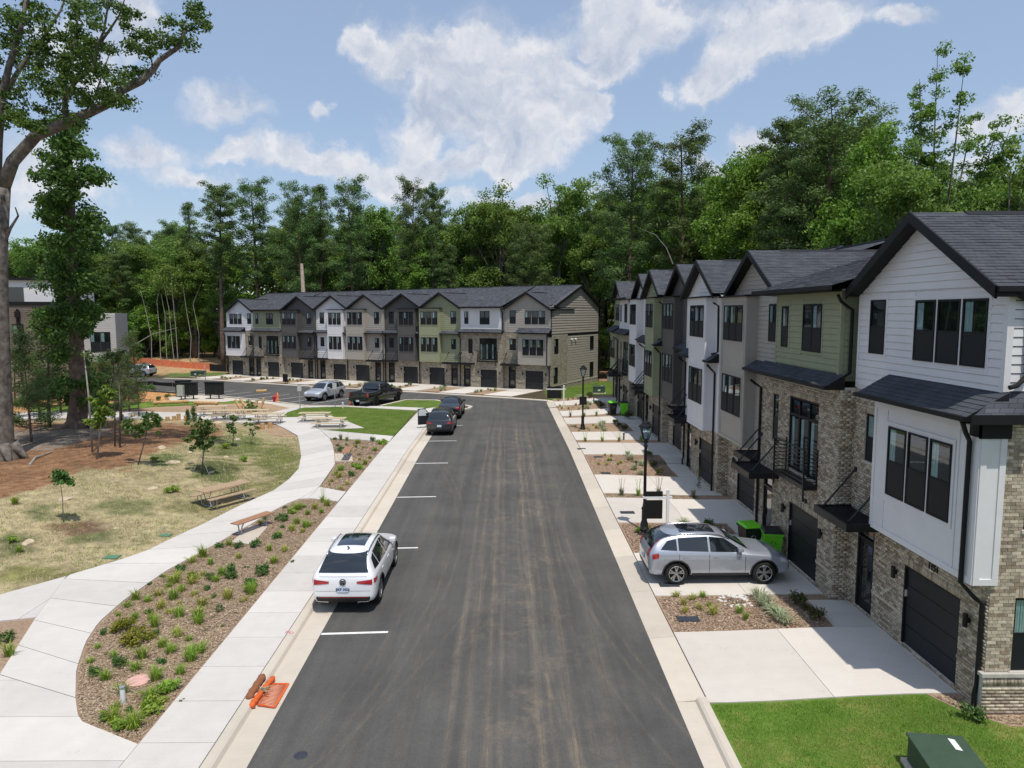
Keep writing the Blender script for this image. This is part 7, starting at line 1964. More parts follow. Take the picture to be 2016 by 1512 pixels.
hero = [('p2',1243,252,92,1.0,'tall dark pine rising above the far end of the right row'),('p0',1352,240,88,1.15,'tall round topped pine behind the charcoal houses of the right row'),
        ('p2',1640,172,62,1.15,'broad high pine, the largest crown right of the middle'),('p1',1560,222,66,1.1,'pine leaning beside the broadest pine crown'),
        ('s',1862,84,54,.95,'sparse pale barked tree rising above the nearest roof'),('b2',2010,225,44,.9,'leafy tree at the right edge above the nearest roof'),
        ('b3',1448,282,80,.95,'bright green slender tree between the pines'),('b3',1508,270,76,.95,'taller bright green tree left of the broad pine'),
        ('b1',1098,343,108,1.0,'tall leafy tree above the end of the street'),('b0',985,357,112,1.0,'round leafy tree above the far end roofs'),
        ('p0',808,343,114,.85,'tall narrow pine behind the middle of the far row'),('p1',848,360,118,.8,'slim pine right of the narrow pine'),('p0',690,340,112,.95,'tall pine with open crown behind the far row'),
        ('p2',585,352,116,.85,'dense dark pine behind the left half of the far row'),('p3',625,362,120,1.0,'dark pine next to the dense one'),('p0',500,343,118,1.1,'wide round pine on the left skyline'),
        ('p1',425,358,112,1.1,'tall bare trunked pine at the left end of the far row'),('p3',368,395,120,.9,'short crooked pine left of the bare trunked pine'),
        ('b0',1180,372,104,.9,'leafy tree beside the end wall'),('p0',330,432,130,1.0,'distant pine above the dirt bank'),('p0',262,432,132,1.0,'distant pine right of the ivy column tree'),('p1',220,438,134,1.0,'distant slim pine near the ivy column tree'),
        ('b4',925,400,116,1.0,'leafy tree behind the sage gabled house'),('b2',1700,200,70,.9,'leafy tree crowding the broad pine on its right')]
for (k, u, v, Y, w, lb) in hero:
    tr = {'p': PINES, 'b': BROADS}[k[0]][int(k[1])] if k != 's' else SPARSE
    by_px(tr, u, v, Y, lb, FGRP, wide=w)
SKY_U = [-100,0,100,200,340,400,450,560,640,720,800,880,950,1050,1150,1200,1290,1400,1450,1540,1620,1700,1760,1830,1900,2016,2150]
SKY_V = [470,475,465,455,440,402,385,395,400,395,395,425,402,398,392,385,335,335,312,300,240,225,290,345,335,320,300]
rr = random.Random(5); cnt = 0; placed = []
def ok_pos(X, Y):
    if X > 26: return Y > 30
    if X > 12.5: return Y > 97
    return Y > 95.5 + (12 - X)*.56
while cnt < 235:
    u = rr.uniform(-110, 2130); Y = rr.uniform(42, 150); X = (u-996)/1400*Y
    if not ok_pos(X, Y): continue
    if u < 440 and Y < 118: continue
    if any((X-a)**2+(Y-b)**2 < 2.5**2 for a, b in placed): continue
    near_edge = (X > 26 and X < 34) or (X <= 26 and Y < 101 + (12 - min(X, 12))*.56)
    vt = np.interp(u, SKY_U, SKY_V) + rr.uniform(5, 70)
    zt = 9.1 + (615-vt)/1400*Y
    zt = min(zt, 31)
    if zt < 10: zt = rr.uniform(12, 16)
    placed.append((X, Y)); cnt += 1
    isp = rr.random() < .33
    tr = rr.choice(PINES) if isp else rr.choice(BROADS)
    lb = ('dark pine' if isp else ('bright leafy tree' if tr is BROADS[3] else 'dense leafy tree')) + ' standing behind ' + house_behind(u)
    place(tr, X, Y, zt - G(X, Y), rr.uniform(0, 6.28), lb, FGRP, wide=rr.uniform(.8, 1.1) if zt > 18 else 1.2)
cnt = 0
while cnt < 95:
    u = rr.uniform(-60, 2100); Y = rr.uniform(34, 138); X = (u-996)/1400*Y
    if not ok_pos(X, Y): continue
    if u < 440 and Y < 115: continue
    if X > 26 and X > 33 and Y < 90: continue
    if X <= 26 and Y > 106 + (12 - min(X, 12))*.56 + (12 if u < 440 else 0): continue
    cnt += 1; place(rr.choice(UNDER), X, Y, rr.uniform(6, 11), rr.uniform(0, 6.28), 'low bushy tree just behind ' + house_behind(u), 'understory at the foot of the wood', wide=1.15)
for k in range(46):
    u = rr.uniform(-80, 445); Y = rr.uniform(119, 140); X = (u-996)/1400*Y
    place(rr.choice(BROADS[1:]+[PINES[1]]), X, Y, rr.uniform(13, 21), rr.uniform(0, 6.28), 'mid height leafy tree standing behind ' + house_behind(u), FGRP, wide=1.25)
for k in range(34):
    u = rr.uniform(-80, 445); Y = rr.uniform(117, 128); X = (u-996)/1400*Y
    place(rr.choice(UNDER), X, Y, rr.uniform(6, 10), rr.uniform(0, 6.28), 'low bushy tree just behind ' + house_behind(u), 'understory at the foot of the wood', wide=1.2)
# thin pale trunks at the left edge of the wood
m_ = None
for k, (u, v0, h) in enumerate([(345,700,15),(352,705,17),(330,703,13),(318,706,16),(300,708,14),(375,703,15),(392,700,16),(604,None,0)]):
    if v0 is None: continue
    Y = 113.5 + (k % 4)*.8; X = (u-996)/1400*Y; z = G(X, Y); b = MB(); b.tube([(X,Y,z-.2),(X+rr.uniform(-.4,.4),Y,z+h*.3),(X+rr.uniform(-.6,.6),Y,z+h*.6),(X+rr.uniform(-1.4,1.4),Y,z+h*.85)], [.075,.06,.045,.015], 6)
    tag(b.build('bare_tree', BARKL), 'thin pale trunk at the edge of the wood above the orange fence', 'tree', 'thin pale trunks by the orange fence')
Y = 110; X = (601-996)/1400*Y; b = MB(); b.tube([(X,Y,0),(X+.1,Y,9),(X-.1,Y,16.5)], [.45,.40,.22], 8); tag(b.build('dead_tree', mat('dead_wood',(.52,.42,.32),.9,.3,2)), 'pale barkless dead trunk behind the charcoal house of the far row', 'tree')
# bowed bare stem above the right row
b = MB(); q = [atd(1325,520,70), atd(1312,488,70), atd(1290,462,70), atd(1255,448,70)]; b.tube(q, [.05,.04,.03,.01], 5); tag(b.build('bowed_bare_tree', BARKL), 'bare bowed stem curving over the roofs at the far end of the right row', 'tree')

# the wood far behind reads as one mass
def woods():
    rng = np.random.RandomState(77); cs, rd = [], []
    for k in range(2300):
        u = rng.uniform(-500, 2700); Y = rng.uniform(140, 175); X = (u-996)/1400*Y
        if u > 1500: 
            X = rng.uniform(52, 90); Y = rng.uniform(10, 150)
        z = rng.uniform(0, 1)**1.2*22; cs.append((X, Y, z)); q = rng.uniform(1.6, 3.2); rd.append((q, q, q*.8))
    V = leaf_quads(cs, rd, 46, .62, rng)
    o = np_mesh('distant_woods', V, 4, LF); tag(o, 'deep green mass of the wood far behind the houses', 'wood', kind='stuff')
    b = MB()
woods()

# ------------------------------------------------------------------ the big oak at the left edge
def oak():
    D0 = 37.0; base = at(4, 905); rr_ = random.Random(3); rng = np.random.RandomState(3)
    H = empty('oak_tree', base, 0, 'huge old oak at the left edge with a limb reaching right', 'tree'); inv = Vector(base)
    def P_(u, v, dy=0.): return atd(u, v, base.y + dy) - inv
    t = MB()
    t.tube([Vector((0,0,-.3)), Vector((-.05,0,.15)), Vector((-.1,0,.8)), P_(0,800), P_(-1,700), P_(-2,600), P_(-2,480), P_(5,370)], [.98,.80,.66,.54,.45,.40,.37,.34], 16)
    for k in range(7):
        az = k*.9+.2; t.tube([(math.cos(az)*.5, math.sin(az)*.5, .75), (math.cos(az)*.95, math.sin(az)*.95, .2), (math.cos(az)*1.25, math.sin(az)*1.25, -.12)], [.30,.16,.04], 7)
    t.build('trunk', BARK, H, smooth=True)
    limbs = [([(5,372),(25,318),(70,268),(130,242),(175,222),(215,203),(240,178),(278,160),(302,136),(314,118),(350,94),(364,62),(352,45)],.40,0),
             ([(5,372),(-8,330),(-5,280),(2,200),(18,130),(40,60),(60,-40)],.38,-.5),
             ([(2,200),(30,150),(55,110),(85,75),(120,20),(140,-40)],.16,1.5),
             ([(130,243),(128,205),(128,160),(140,110),(152,60),(150,-20)],.20,.5),
             ([(128,190),(150,160),(185,130),(190,95),(205,60),(212,15),(215,-40)],.13,-1),
             ([(190,95),(215,60),(235,30),(248,-10)],.08,-1.5),
             ([(175,222),(190,180),(200,150),(225,80)],.07,1),
             ([(-5,280),(-30,220),(-60,150),(-90,60)],.2,-2),
             ([(240,178),(235,160),(222,150)],.05,.3),([(302,136),(296,110),(262,100)],.05,.4),([(350,94),(362,58),(340,40),(318,42)],.04,.2)]
    for pts, r, dy in limbs:
        b = MB(); n = len(pts); Q = [P_(u, v, dy*i/(n-1)*1.5) for i, (u, v) in enumerate(pts)]; b.tube(Q, [r*.74*(1-.80*i/(n-1))+.01 for i in range(n)], 8); b.build('limb', BARK, H, smooth=True)
    b = MB(); b.tube([P_(8,480), P_(20,450), P_(36,425), P_(30,408)], [.10,.08,.05,.03], 6); b.build('dead_stub', BARK, H, smooth=True)
    cs, rd = [], []
    def cl(u, v, s, n, spread=1.0, dys=3.0):
        for _ in range(max(2, int(n*(.50 if u > 180 else .62)))):
            p = P_(u + rr_.gauss(0, s*spread), v + rr_.gauss(0, s*.7*spread), rr_.uniform(-dys, dys)); q = rr_.uniform(.28, .62); cs.append(tuple(p)); rd.append((q*1.15, q*1.1, q*.7))
    for (u, v, s, n) in [(30,40,42,34),(-20,90,40,26),(60,110,34,20),(20,170,30,18),(-15,230,25,14),(140,60,34,22),(150,120,32,30),(115,160,28,22),(165,90,22,14),(200,130,26,20),(185,30,26,12),(230,20,20,9),(100,200,24,14),(70,240,22,12),(30,240,20,12),(200,190,16,12),(175,200,16,10),(230,160,16,9),(150,235,14,8),(215,195,12,6),
                          (260,40,14,6),(265,85,16,10),(300,80,14,10),(330,75,13,9),(345,30,14,7),(378,18,8,4),(392,34,7,5),(404,48,6,4),(372,52,7,3),(375,86,5,3),(290,140,9,5),(248,152,11,5),(250,200,8,5),(300,100,9,5),(90,20,26,14),(10,-40,60,26),(160,-40,60,20),(-60,140,40,16)]: cl(u, v, s, n, 1.0, 3.0 if u < 240 else 1.0)
    V = leaf_quads(cs, rd, 104, .088, rng, aspect=.6, up=.35, shell=.6)
    o = np_mesh('crown', V, 4, LFO, H)
oak()
def column_tree():
    base = at(152, 842); inv = Vector(base); rr_ = random.Random(9); rng = np.random.RandomState(9)
    H = empty('ivy_covered_tree', base, 0, 'tall tree with a narrow column of foliage, second trunk from the left', 'tree')
    def P_(u, v, dy=0.): return atd(u, v, base.y + dy) - inv
    t = MB(); t.tube([Vector((0,0,-.3)), Vector((0,0,.3)), P_(155,780), P_(152,700), P_(146,600), P_(141,480), P_(136,350), P_(132,260), P_(128,190)], [.85,.60,.46,.42,.36,.30,.24,.18,.12], 12)
    for k in range(5): az = k*1.3; t.tube([(math.cos(az)*.3, math.sin(az)*.3, .5), (math.cos(az)*1.0, math.sin(az)*1.0, -.1)], [.22,.05], 6)
    t.build('trunk', BARKP, H, smooth=True)
    cs, rd = [], []
    for (u, v, s, n) in [(132,250,22,14),(125,285,20,14),(150,300,16,12),(110,320,18,12),(175,345,14,14),(190,350,8,6),(125,355,20,12),(100,340,16,8),(115,400,18,16),(140,385,16,10),(90,395,12,7),(110,430,16,8),(135,440,18,14),(175,440,18,14),(90,420,12,6),(160,470,22,16),(110,480,20,10),(140,510,24,20),(190,480,10,4),(150,555,28,26),(105,545,20,12),(170,560,14,8),(175,600,12,6),(130,610,30,26),(90,620,18,10),(110,655,22,16),(175,620,14,8),(160,650,26,16),(140,700,24,10),(105,700,16,5),(120,768,18,10),(180,768,16,8),(150,760,10,5)]:
        for _ in range(max(2, int(n*.7))):
            p = P_(u + rr_.gauss(0, s*.8), v + rr_.gauss(0, s*.55), rr_.uniform(-2.2, 2.2)); q = rr_.uniform(.45, .95); cs.append(tuple(p)); rd.append((q*1.1, q, q*.65))
    V = leaf_quads(cs, rd, 120, .125, rng, aspect=.62, up=.35, shell=.6); np_mesh('crown', V, 4, LFO, H)
column_tree()
# young pines and saplings on and behind the mound
for k, (u, v, vt, tr, w, lb) in enumerate([(62,872,640,0,.9,'young feathery pine just right of the oak trunk'),(98,842,610,1,1.2,'young pine between the two big trunks'),(205,835,690,0,1.25,'wide young pine right of the ivy column tree'),(240,830,680,1,1.0,'young pine behind the mound, left of the thin straight one'),(274,822,645,1,.8,'young pine on a thin straight stem over the path'),(150,800,660,0,1.3,'bushy young pine in front of the flat roofed building'),(30,800,680,1,1.4,'young pine half behind the oak trunk'),(120,815,665,1,1.3,'loose young pine left of the ivy column tree'),(255,812,690,0,1.2,'short young pine behind the thin dark stems'),(185,815,700,1,1.4,'short wide young pine right behind the ivy column trunk'),(78,820,700,0,1.3,'short young pine deep between the big trunks')]):
    c = at(u, v); d = ray(u, vt); h = CAMH + d[2]*(c.y/d[1]) - c.z; place(YPINE[tr], c.x, c.y, h, k*1.3, lb, 'young pines on the mound', 'young_pine', wide=w)
def sapling(u, v, crown, label, lm=LF, r=.03, bark=BARK, size=.085, per=60, stakes=False, top=None):
    base = at(u, v); inv = Vector(base); rng = np.random.RandomState(int(u*7+v)); rr_ = random.Random(int(u+v*3)); H = empty('sapling', base, 0, label, 'sapling', 'saplings on the mound')
    def P_(a, b, dy=0): return atd(a, b, base.y+dy) - inv
    tp = top or (crown[0][0], crown[0][1]); b = MB(); mid = P_((u+tp[0])/2+2, (v+tp[1])/2); b.tube([Vector((0,0,-.1)), mid, P_(*tp)], [r*1.3, r, r*.5], 6); b.build('stem', bark, H, smooth=True)
    cs, rd = [], []
    for (a, b_, s, n) in crown:
        for _ in range(n):
            p = P_(a+rr_.gauss(0, s), b_+rr_.gauss(0, s*.8), rr_.uniform(-.35, .35)*s/8); q = rr_.uniform(.12, .28); cs.append(tuple(p)); rd.append((q, q, q*.7))
    np_mesh('crown', leaf_quads(cs, rd, per//2, size, rng, aspect=.6), 4, lm, H)
    if stakes:
        for s in (-1, 1):
            b = MB(); b.tube([(s*.45, -.15, 0), (0, 0, 1.0)], .012, 5); b.build('stake', GALV, H)
sapling(270,915,[(292,835,12,20),(255,838,8,7),(275,850,7,6),(300,815,6,5)],'dark leaved sapling on the crest of the mound',LFGD)
sapling(397,935,[(400,845,12,20),(385,862,9,9),(415,855,9,9),(398,880,7,9),(405,832,5,4)],'full dark green staked sapling in the middle of the mound',LFGD,.035,stakes=True)
sapling(458,880,[(457,822,5,8),(455,838,4,5),(460,850,3,2)],'slender staked sapling near the hidden picnic tables',LFGD,.02,stakes=True)
sapling(493,876,[(497,845,6,4),(492,830,5,3)],'nearly bare sapling at the right of the mound',LFGD,.018,BARKL)
sapling(125,1030,[(117,935,6,8),(124,945,5,5),(138,951,3,2)],'thin sapling with a small dark crown on the dry grass',LFGD,.018,BARKL)
sapling(190,905,[(200,800,9,26),(196,825,7,14),(210,775,7,12),(193,840,4,4)],'yellow green sapling with a pale leaning stem',LFY,.045,BARKL,.10,top=(204,760))
sapling(182,892,[(168,700,6,4)],'bare pale pole like stem beside the yellow green sapling',LFPY,.05,BARKL,top=(165,690))
sapling(226,880,[(222,700,8,6)],'pair of thin dark stems behind the yellow green sapling, nearer one',LFPY,.04,top=(222,690))
sapling(236,882,[(233,705,8,6)],'pair of thin dark stems behind the yellow green sapling, farther one',LFPY,.04,top=(232,700))
sapling(497,815,[(492,800,6,12),(500,808,4,6)],'small bush between the leaning log poles',LFGD,.02)
for (u, v, vt, w, lb) in [(382,832,800,.9,'dense small evergreen on top of the mound, taller of two'),(370,830,808,.8,'dense small evergreen on top of the mound, shorter of two'),(312,842,822,.7,'tiny evergreen left of the small evergreens')]:
    c = at(u, v); d = ray(u, vt); h = CAMH + d[2]*(c.y/d[1]) - c.z
    cs, rd = [], []; rng = np.random.RandomState(u)
    for k in range(26): z = rng.uniform(.03, 1)*h; a = rng.uniform(0, 6.28); r_ = (1.05-z/h)*h*.30*w; cs.append((math.cos(a)*r_*.7, math.sin(a)*r_*.7, z)); rd.append((.16*h,)*3)
    H = empty('evergreen_shrub', c, 0, lb, 'shrub', 'evergreens on the mound'); np_mesh('foliage', leaf_quads(cs, rd, 60, .05, rng, .4), 4, LFGD, H); b = MB(); b.tube([(0,0,-.1),(0,0,h*.8)], [.03,.01], 5); b.build('stem', BARK, H)
# leaning dead branch and fallen branch
c = at(196, 800); b = MB(); b.tube([c, atd(215,760,c.y), atd(232,715,c.y), atd(262,680,c.y), atd(300,658,c.y), atd(350,645,c.y)], [.07,.06,.05,.045,.03,.012], 6); tag(b.build('leaning_branch', BARKL), 'long pale dead branch arching to the right over the young pines', 'branch')
c0, c1, c2 = at(58,918), at(70,905), at(105,891); b = MB(); b.tube([c0+Vector((0,0,.05)), c1+Vector((0,0,.12)), c2+Vector((0,0,.06))], [.07,.05,.03], 6); tag(b.build('fallen_branch', BARKL), 'fallen branch lying beside the oak roots', 'branch')

# ------------------------------------------------------------------ tufts and shrubs of the beds
def blade_tuft(seed, n, h, spread, w, lm, lean=.55, stalks=0):
    rng = np.random.RandomState(seed); V = []
    for k in range(n):
        a = rng.uniform(0, 6.28); r = spread*.25*rng.uniform(0, 1); L_ = h*rng.uniform(.6, 1.15); ln = lean*rng.uniform(.2, 1.2)
        b = np.array([math.cos(a)*r, math.sin(a)*r, 0]); d = np.array([math.cos(a), math.sin(a), 0]); s = np.array([-math.sin(a), math.cos(a), 0])*w
        m_ = b + d*L_*ln*.45 + np.array([0,0,L_*.68]); t = b + d*L_*ln*1.15 + np.array([0,0,L_*(1.0-.35*ln)])
        V += [b-s, b+s, m_+s*.8, m_-s*.8, m_-s*.8, m_+s*.8, t+s*.1, t-s*.1]
    for k in range(stalks):
        a = rng.uniform(0, 6.28); t = np.array([math.cos(a)*h*.4, math.sin(a)*h*.4, h*2.0]); s = np.array([.006, .0, 0]); V += [-s, s, t+s, t-s]
    V = np.array(V); o = np_mesh('tuft', V, 4, lm); me = o.data; bpy.data.objects.remove(o); return me
def shrub_me(seed, n, r, hgt, size, lm):
    rng = np.random.RandomState(seed); cs = [(rng.uniform(-r,r)*.6, rng.uniform(-r,r)*.6, hgt*rng.uniform(.3,.8)) for _ in range(n)]
    V = leaf_quads(cs, [(r*.5, r*.5, hgt*.38)]*n, 46, size, rng, .6); o = np_mesh('shrub', V, 4, lm); me = o.data; bpy.data.objects.remove(o); return me
TUFTS = {'g': [blade_tuft(1,70,.30,.3,.009,LFG), blade_tuft(2,60,.26,.3,.009,LFG,.7), blade_tuft(6,80,.28,.36,.009,LFG,.6)], 'y': [blade_tuft(3,60,.27,.32,.009,LFGY,.8), blade_tuft(4,52,.24,.3,.009,LFGY,.9)],
         'G': [blade_tuft(5,110,.34,.42,.010,LFG,.9), shrub_me(5,9,.28,.26,.045,LFG)], 'd': [shrub_me(7,8,.22,.34,.035,LFGD), shrub_me(8,7,.25,.26,.035,LFGD)], 's': [blade_tuft(9,46,.20,.3,.008,LFGS,.9), shrub_me(10,5,.16,.14,.03,LFGS)],
         'b': [shrub_me(11,14,.42,.50,.045,LFB)], 'v': [blade_tuft(12,90,.36,.4,.012,LFV,.9), blade_tuft(13,80,.34,.4,.012,LFV,.9)], 'r': [shrub_me(14,8,.28,.38,.04,LFR)], 'f': [blade_tuft(15,70,.42,.3,.008,LFGS,.45,6), blade_tuft(16,70,.40,.3,.008,LFG,.45,6)]}
TN = {'g': ('grass_tuft','bright green grass tuft','grass tuft'), 'y': ('grass_tuft','yellow green grass tuft','grass tuft'), 'G': ('grass_clump','large fresh green clump','plant'), 'd': ('small_shrub','small dark green shrub','shrub'), 's': ('small_shrub','small greyish half dry plant','plant'),
      'b': ('bush','big olive yellow bush','bush'), 'v': ('liriope_clump','pale striped grass clump','plant'), 'r': ('small_shrub','dark purple green shrub','shrub'), 'f': ('fountain_grass','upright fine grass clump','plant')}
tcount = {}
def tuft(x, y, k, size, where, z=None, order=None):
    me = random.choice(TUFTS[k]); nm, lb, cat = TN[k]
    o = bpy.data.objects.new(nm, me); C.objects.link(o); o.location = (x, y, (G(x, y)+.06) if z is None else z); s = size; o.scale = (s, s, s*random.uniform(.85, 1.15)); o.rotation_euler = (0, 0, random.uniform(0, 6.28))
    tag(o, '%s in %s' % (lb, where), cat, '%ss in %s' % (lb, where)); return o
BA = [(870,35,40,'d'),(990,10,50,'g'),(960,60,110,'y'),(1100,75,80,'y'),(1235,45,60,'d'),(1405,30,90,'d'),(1660,10,80,'d'),(1190,15,50,'y'),(770,95,40,'d'),(920,110,50,'g'),(665,200,80,'g'),(840,165,80,'y'),(1025,140,60,'g'),(960,190,90,'g'),(1120,170,60,'y'),(1215,130,50,'d'),(1275,188,50,'d'),(1380,190,90,'y'),(1565,95,90,'d'),(1565,150,90,'g'),(1510,215,60,'y'),(760,220,60,'g'),(600,260,70,'g'),(860,260,90,'y'),(1005,245,40,'y'),(1180,245,90,'y'),(1325,270,110,'s'),(1440,320,40,'s'),(530,335,50,'g'),(660,355,70,'g'),(770,310,60,'d'),(930,310,70,'y'),(1000,330,90,'g'),(1150,330,100,'g'),(1150,385,90,'g'),(790,360,70,'g'),(810,405,100,'g'),(410,475,60,'d'),(560,430,150,'b'),(670,510,180,'b'),(770,500,90,'b'),(985,480,90,'y'),(1080,530,60,'g'),(820,480,60,'d'),(370,585,60,'g'),(870,565,90,'g'),(940,610,90,'g'),(1170,600,100,'g'),(1095,665,120,'g'),(430,635,50,'s'),(490,660,60,'g'),(715,655,110,'g'),(310,700,60,'g'),(550,720,100,'d'),(660,745,100,'g'),(865,705,70,'d'),(350,790,90,'d'),(430,820,100,'g'),(825,820,110,'g'),(1010,785,80,'g'),(560,925,110,'g'),(780,970,110,'G'),(840,1010,110,'G'),(920,900,130,'G'),(770,1080,130,'G'),(620,1080,70,'d'),(420,1135,90,'d'),(480,1140,110,'G'),(540,1190,120,'G'),(650,1190,140,'G'),(500,1060,80,'g'),(1020,1010,40,'s'),(1200,455,40,'s'),(1260,350,40,'s'),(1340,420,40,'s')]
WA = 'the long mulch bed beside the sidewalk'
BA += [((u-100)*3.958, (v-1130)*3.958, s*3.958, k) for u, v, s, k in [(400,1095,22,'g'),(355,1125,16,'d'),(432,1078,16,'d'),(452,1074,14,'g'),(470,1078,16,'d'),(455,1128,24,'d'),(437,1132,18,'g'),(503,1076,18,'d'),(518,1126,24,'d'),(545,1060,16,'d'),(347,1141,16,'y'),(378,1107,20,'y'),(415,1112,14,'g'),(486,1118,14,'s'),(540,1108,18,'g'),(495,1150,20,'d'),(488,1165,18,'g'),(560,1085,16,'y'),(575,1108,14,'s'),(530,1085,14,'g'),(470,1100,14,'y'),(425,1145,16,'g'),(380,1140,18,'G'),(602,1038,16,'g'),(560,1000,14,'s')]]
def put_px(u, v, size_px, k, where, tall=1.0):
    v2 = v + size_px*.30
    c = at(u, v2); ppm = 1400/c.y; w = size_px/ppm
    tuft(c.x, c.y, k, clamp(w/{'b':.62,'d':.34,'G':.34,'s':.34,'r':.36,'v':.36}.get(k,.25), .5, 2.4)*tall, where)
for (a, b, s, k) in BA: put_px(100+a/3.958, 1130+b/3.958, s/3.958, k, WA)
for (a, b, s, k) in [(1040,1220,90,'G'),(985,1265,70,'G'),(1095,1210,50,'d'),(1210,1215,80,'y'),(1290,1155,60,'f'),(1330,1190,70,'g'),(1275,1265,60,'g'),(1140,1280,60,'g'),(885,1335,90,'d'),(830,1335,40,'d'),(670,1365,60,'y'),(715,1335,40,'d'),(885,1415,40,'d'),(1030,1370,70,'g'),(985,1435,80,'y'),(1160,1390,70,'y'),(1210,1370,40,'s'),(840,1490,70,'G'),(1090,1460,60,'y')]: put_px(380+a/5.04, 760+b/5.04, s/5.04, k, WA)
for (a, b, s, k) in [(400,740,34,'d'),(460,740,40,'f'),(520,750,40,'f'),(455,845,60,'d'),(430,805,25,'d'),(515,795,30,'g'),(630,770,60,'g'),(610,815,40,'g'),(680,825,30,'g'),(780,750,50,'d'),(865,770,80,'G'),(800,845,50,'g'),(640,895,35,'g'),(745,925,40,'g'),(645,940,40,'y'),(460,1035,70,'G'),(445,1105,80,'y'),(595,1000,60,'G'),(640,1020,70,'G'),(700,980,60,'g'),(570,1095,70,'d'),(370,1155,50,'y'),(345,1195,30,'g'),(520,1185,50,'y'),(455,1230,50,'y'),(410,1085,50,'g')]: put_px(580+a/5.04, 720+b/5.04, s/5.04, k, 'the triangular bed')
W1 = 'the mulch bed beside the nearest driveway'
for (a, b, s, k) in [(525,180,60,'y'),(655,205,60,'y'),(590,245,60,'y'),(740,185,60,'g'),(710,280,60,'y'),(600,305,60,'y'),(820,310,90,'y'),(790,260,40,'g'),(1030,305,70,'g'),(1080,360,60,'g'),(1185,180,110,'v'),(1215,215,110,'v'),(1245,250,110,'v'),(1280,285,110,'v'),(1320,315,110,'v'),(1355,355,120,'v'),(1395,385,100,'v'),(1490,230,110,'r'),(1560,285,60,'r'),(1640,340,110,'r')]: put_px(1200+a/4.032, 1130+b/4.032, s/4.032, k, W1, 1.0)
ordn = ['first','second','third','fourth','fifth','sixth','seventh','eighth','ninth']
rq = random.Random(14)
for (i, a, b) in BEDS[1:]:
    wd = b-a; wh = 'the mulch bed ' + bednames[i]
    if wd < 1.5:
        for x_ in (5.2, 6.2, 7.2, 8.8): tuft(x_+rq.uniform(-.15,.15), (a+b)/2, 'f', 1.0, wh)
        if i in (3,): tuft(9.6, (a+b)/2, 'd', 1.7, wh)
    else:
        for _ in range(9): tuft(rq.uniform(4.9, 7.0), rq.uniform(a+.3, b-.3), rq.choice('yyg'), rq.uniform(.6, .95), wh)
        for q in range(5): tuft(7.2+rq.uniform(-.35,.35), a+.3+(wd-.6)*q/4, 'v', rq.uniform(.9,1.2), wh)
        for q in range(3): tuft(8.25+rq.uniform(-.15,.15), a+.4+(wd-.8)*q/2, 'r' if q < 2 else 'd', rq.uniform(.9,1.3), wh)
for u, v, s in ((1708,958,0),):
    c = Vector((9.5, UY[4]+.15, 0)); place(YPINE[1], c.x-.2, UY[3]+.55, 1.35, 0, 'narrow evergreen shrub by the downspout of the tall white house', None, 'evergreen_shrub', 'shrub', wide=.45)
for u, v in ((430,758),(0,0)):
    pass
for i in range(10):
    lo = (0 if i == 0 else ((i-1)*FW+4.9 if MIR[i-1] else (i-1)*FW+4.2)); hi = (9*FW if i == 9 else (i*FW+1.6 if MIR[i] else i*FW+.9))
    if i == 0 or hi-lo < .3: continue
    for _ in range(7 if hi-lo > 1.5 else 4):
        q = fpt(rq.uniform(lo+.2, hi-.2), rq.uniform(2, 6)); tuft(q[0], q[1], rq.choice('yggvvd'), rq.uniform(1.0, 1.5), 'the small beds of the far row', z=g(*q)+.06)
for (u, v, s, k, wh) in [(8,1262,30,'d','the small bed at the left edge'),(20,1290,26,'g','the small bed at the left edge'),(1916,1412,42,'d','the mulch strip round the nearest house'),(285,765,12,'d','the beds left of the mailboxes'),(300,768,14,'d','the beds left of the mailboxes'),(330,783,10,'d','the beds left of the mailboxes'),(312,786,10,'d','the beds left of the mailboxes'),(1238,822,14,'r','the farthest bed of the right row')]: put_px(u, v, s, k, wh)
for (u, v, s) in [(30,990,14),(345,965,14),(330,968,12),(305,905,12),(480,905,12),(25,1065,14),(38,1085,12),(445,880,12)]: put_px(u, v, s, 'G', 'the dry grass of the mound')
# ------------------------------------------------------------------ ground litter and blades
def blades(name, pts, h, w, m, label, cat, lean=.6):
    n = len(pts); rng = rs; X, Y = pts[:,0], pts[:,1]; Z = pts[:,2]; a = rng.uniform(0, 6.28, n); hh = h*rng.uniform(.5, 1.3, n); ln = lean*rng.uniform(0, 1.2, n)
    b = np.stack([X, Y, Z], 1); s = np.stack([np.cos(a), np.sin(a), 0*a], 1)*w; d = np.stack([-np.sin(a), np.cos(a), 0*a], 1); t = b + d*(hh*ln)[:, None] + np.stack([0*a, 0*a, hh*np.clip(1-.5*ln, .15, 1)], 1)
    V = np.stack([b-s, b+s, t], 1).reshape(-1, 3); o = np_mesh(name, V, 3, m); tag(o, label, cat, kind='stuff')
def scatter(poly, n, zoff, fn=Gv, mask=None):
    xs = [p[0] for p in poly]; ys = [p[1] for p in poly]; X = rs.uniform(max(min(xs), -42), max(xs), n*3); Y = rs.uniform(min(ys), max(ys), n*3); k = sdf(poly, X, Y) < -.05; X, Y = X[k][:n], Y[k][:n]
    if mask is not None: q = mask(X, Y); X, Y = X[q], Y[q]
    return np.stack([X, Y, fn(X, Y)+zoff], 1)
lawn_vis = [(4.6,10),(4.6,15.15),(9.4,15.15),(9.8,14.4),(10.5,13.9),(13,13.6),(13,10)]
blades('turf_grass', scatter(lawn_vis, 70000, .065), .055, .006, TURF, 'short green blades of the bright lawn at lower right', 'grass', .9)
blades('turf_grass', scatter(lawnB, 26000, .10, gv), .06, .010, TURF, 'short green blades of the lawn behind the picnic tables', 'grass', .9)
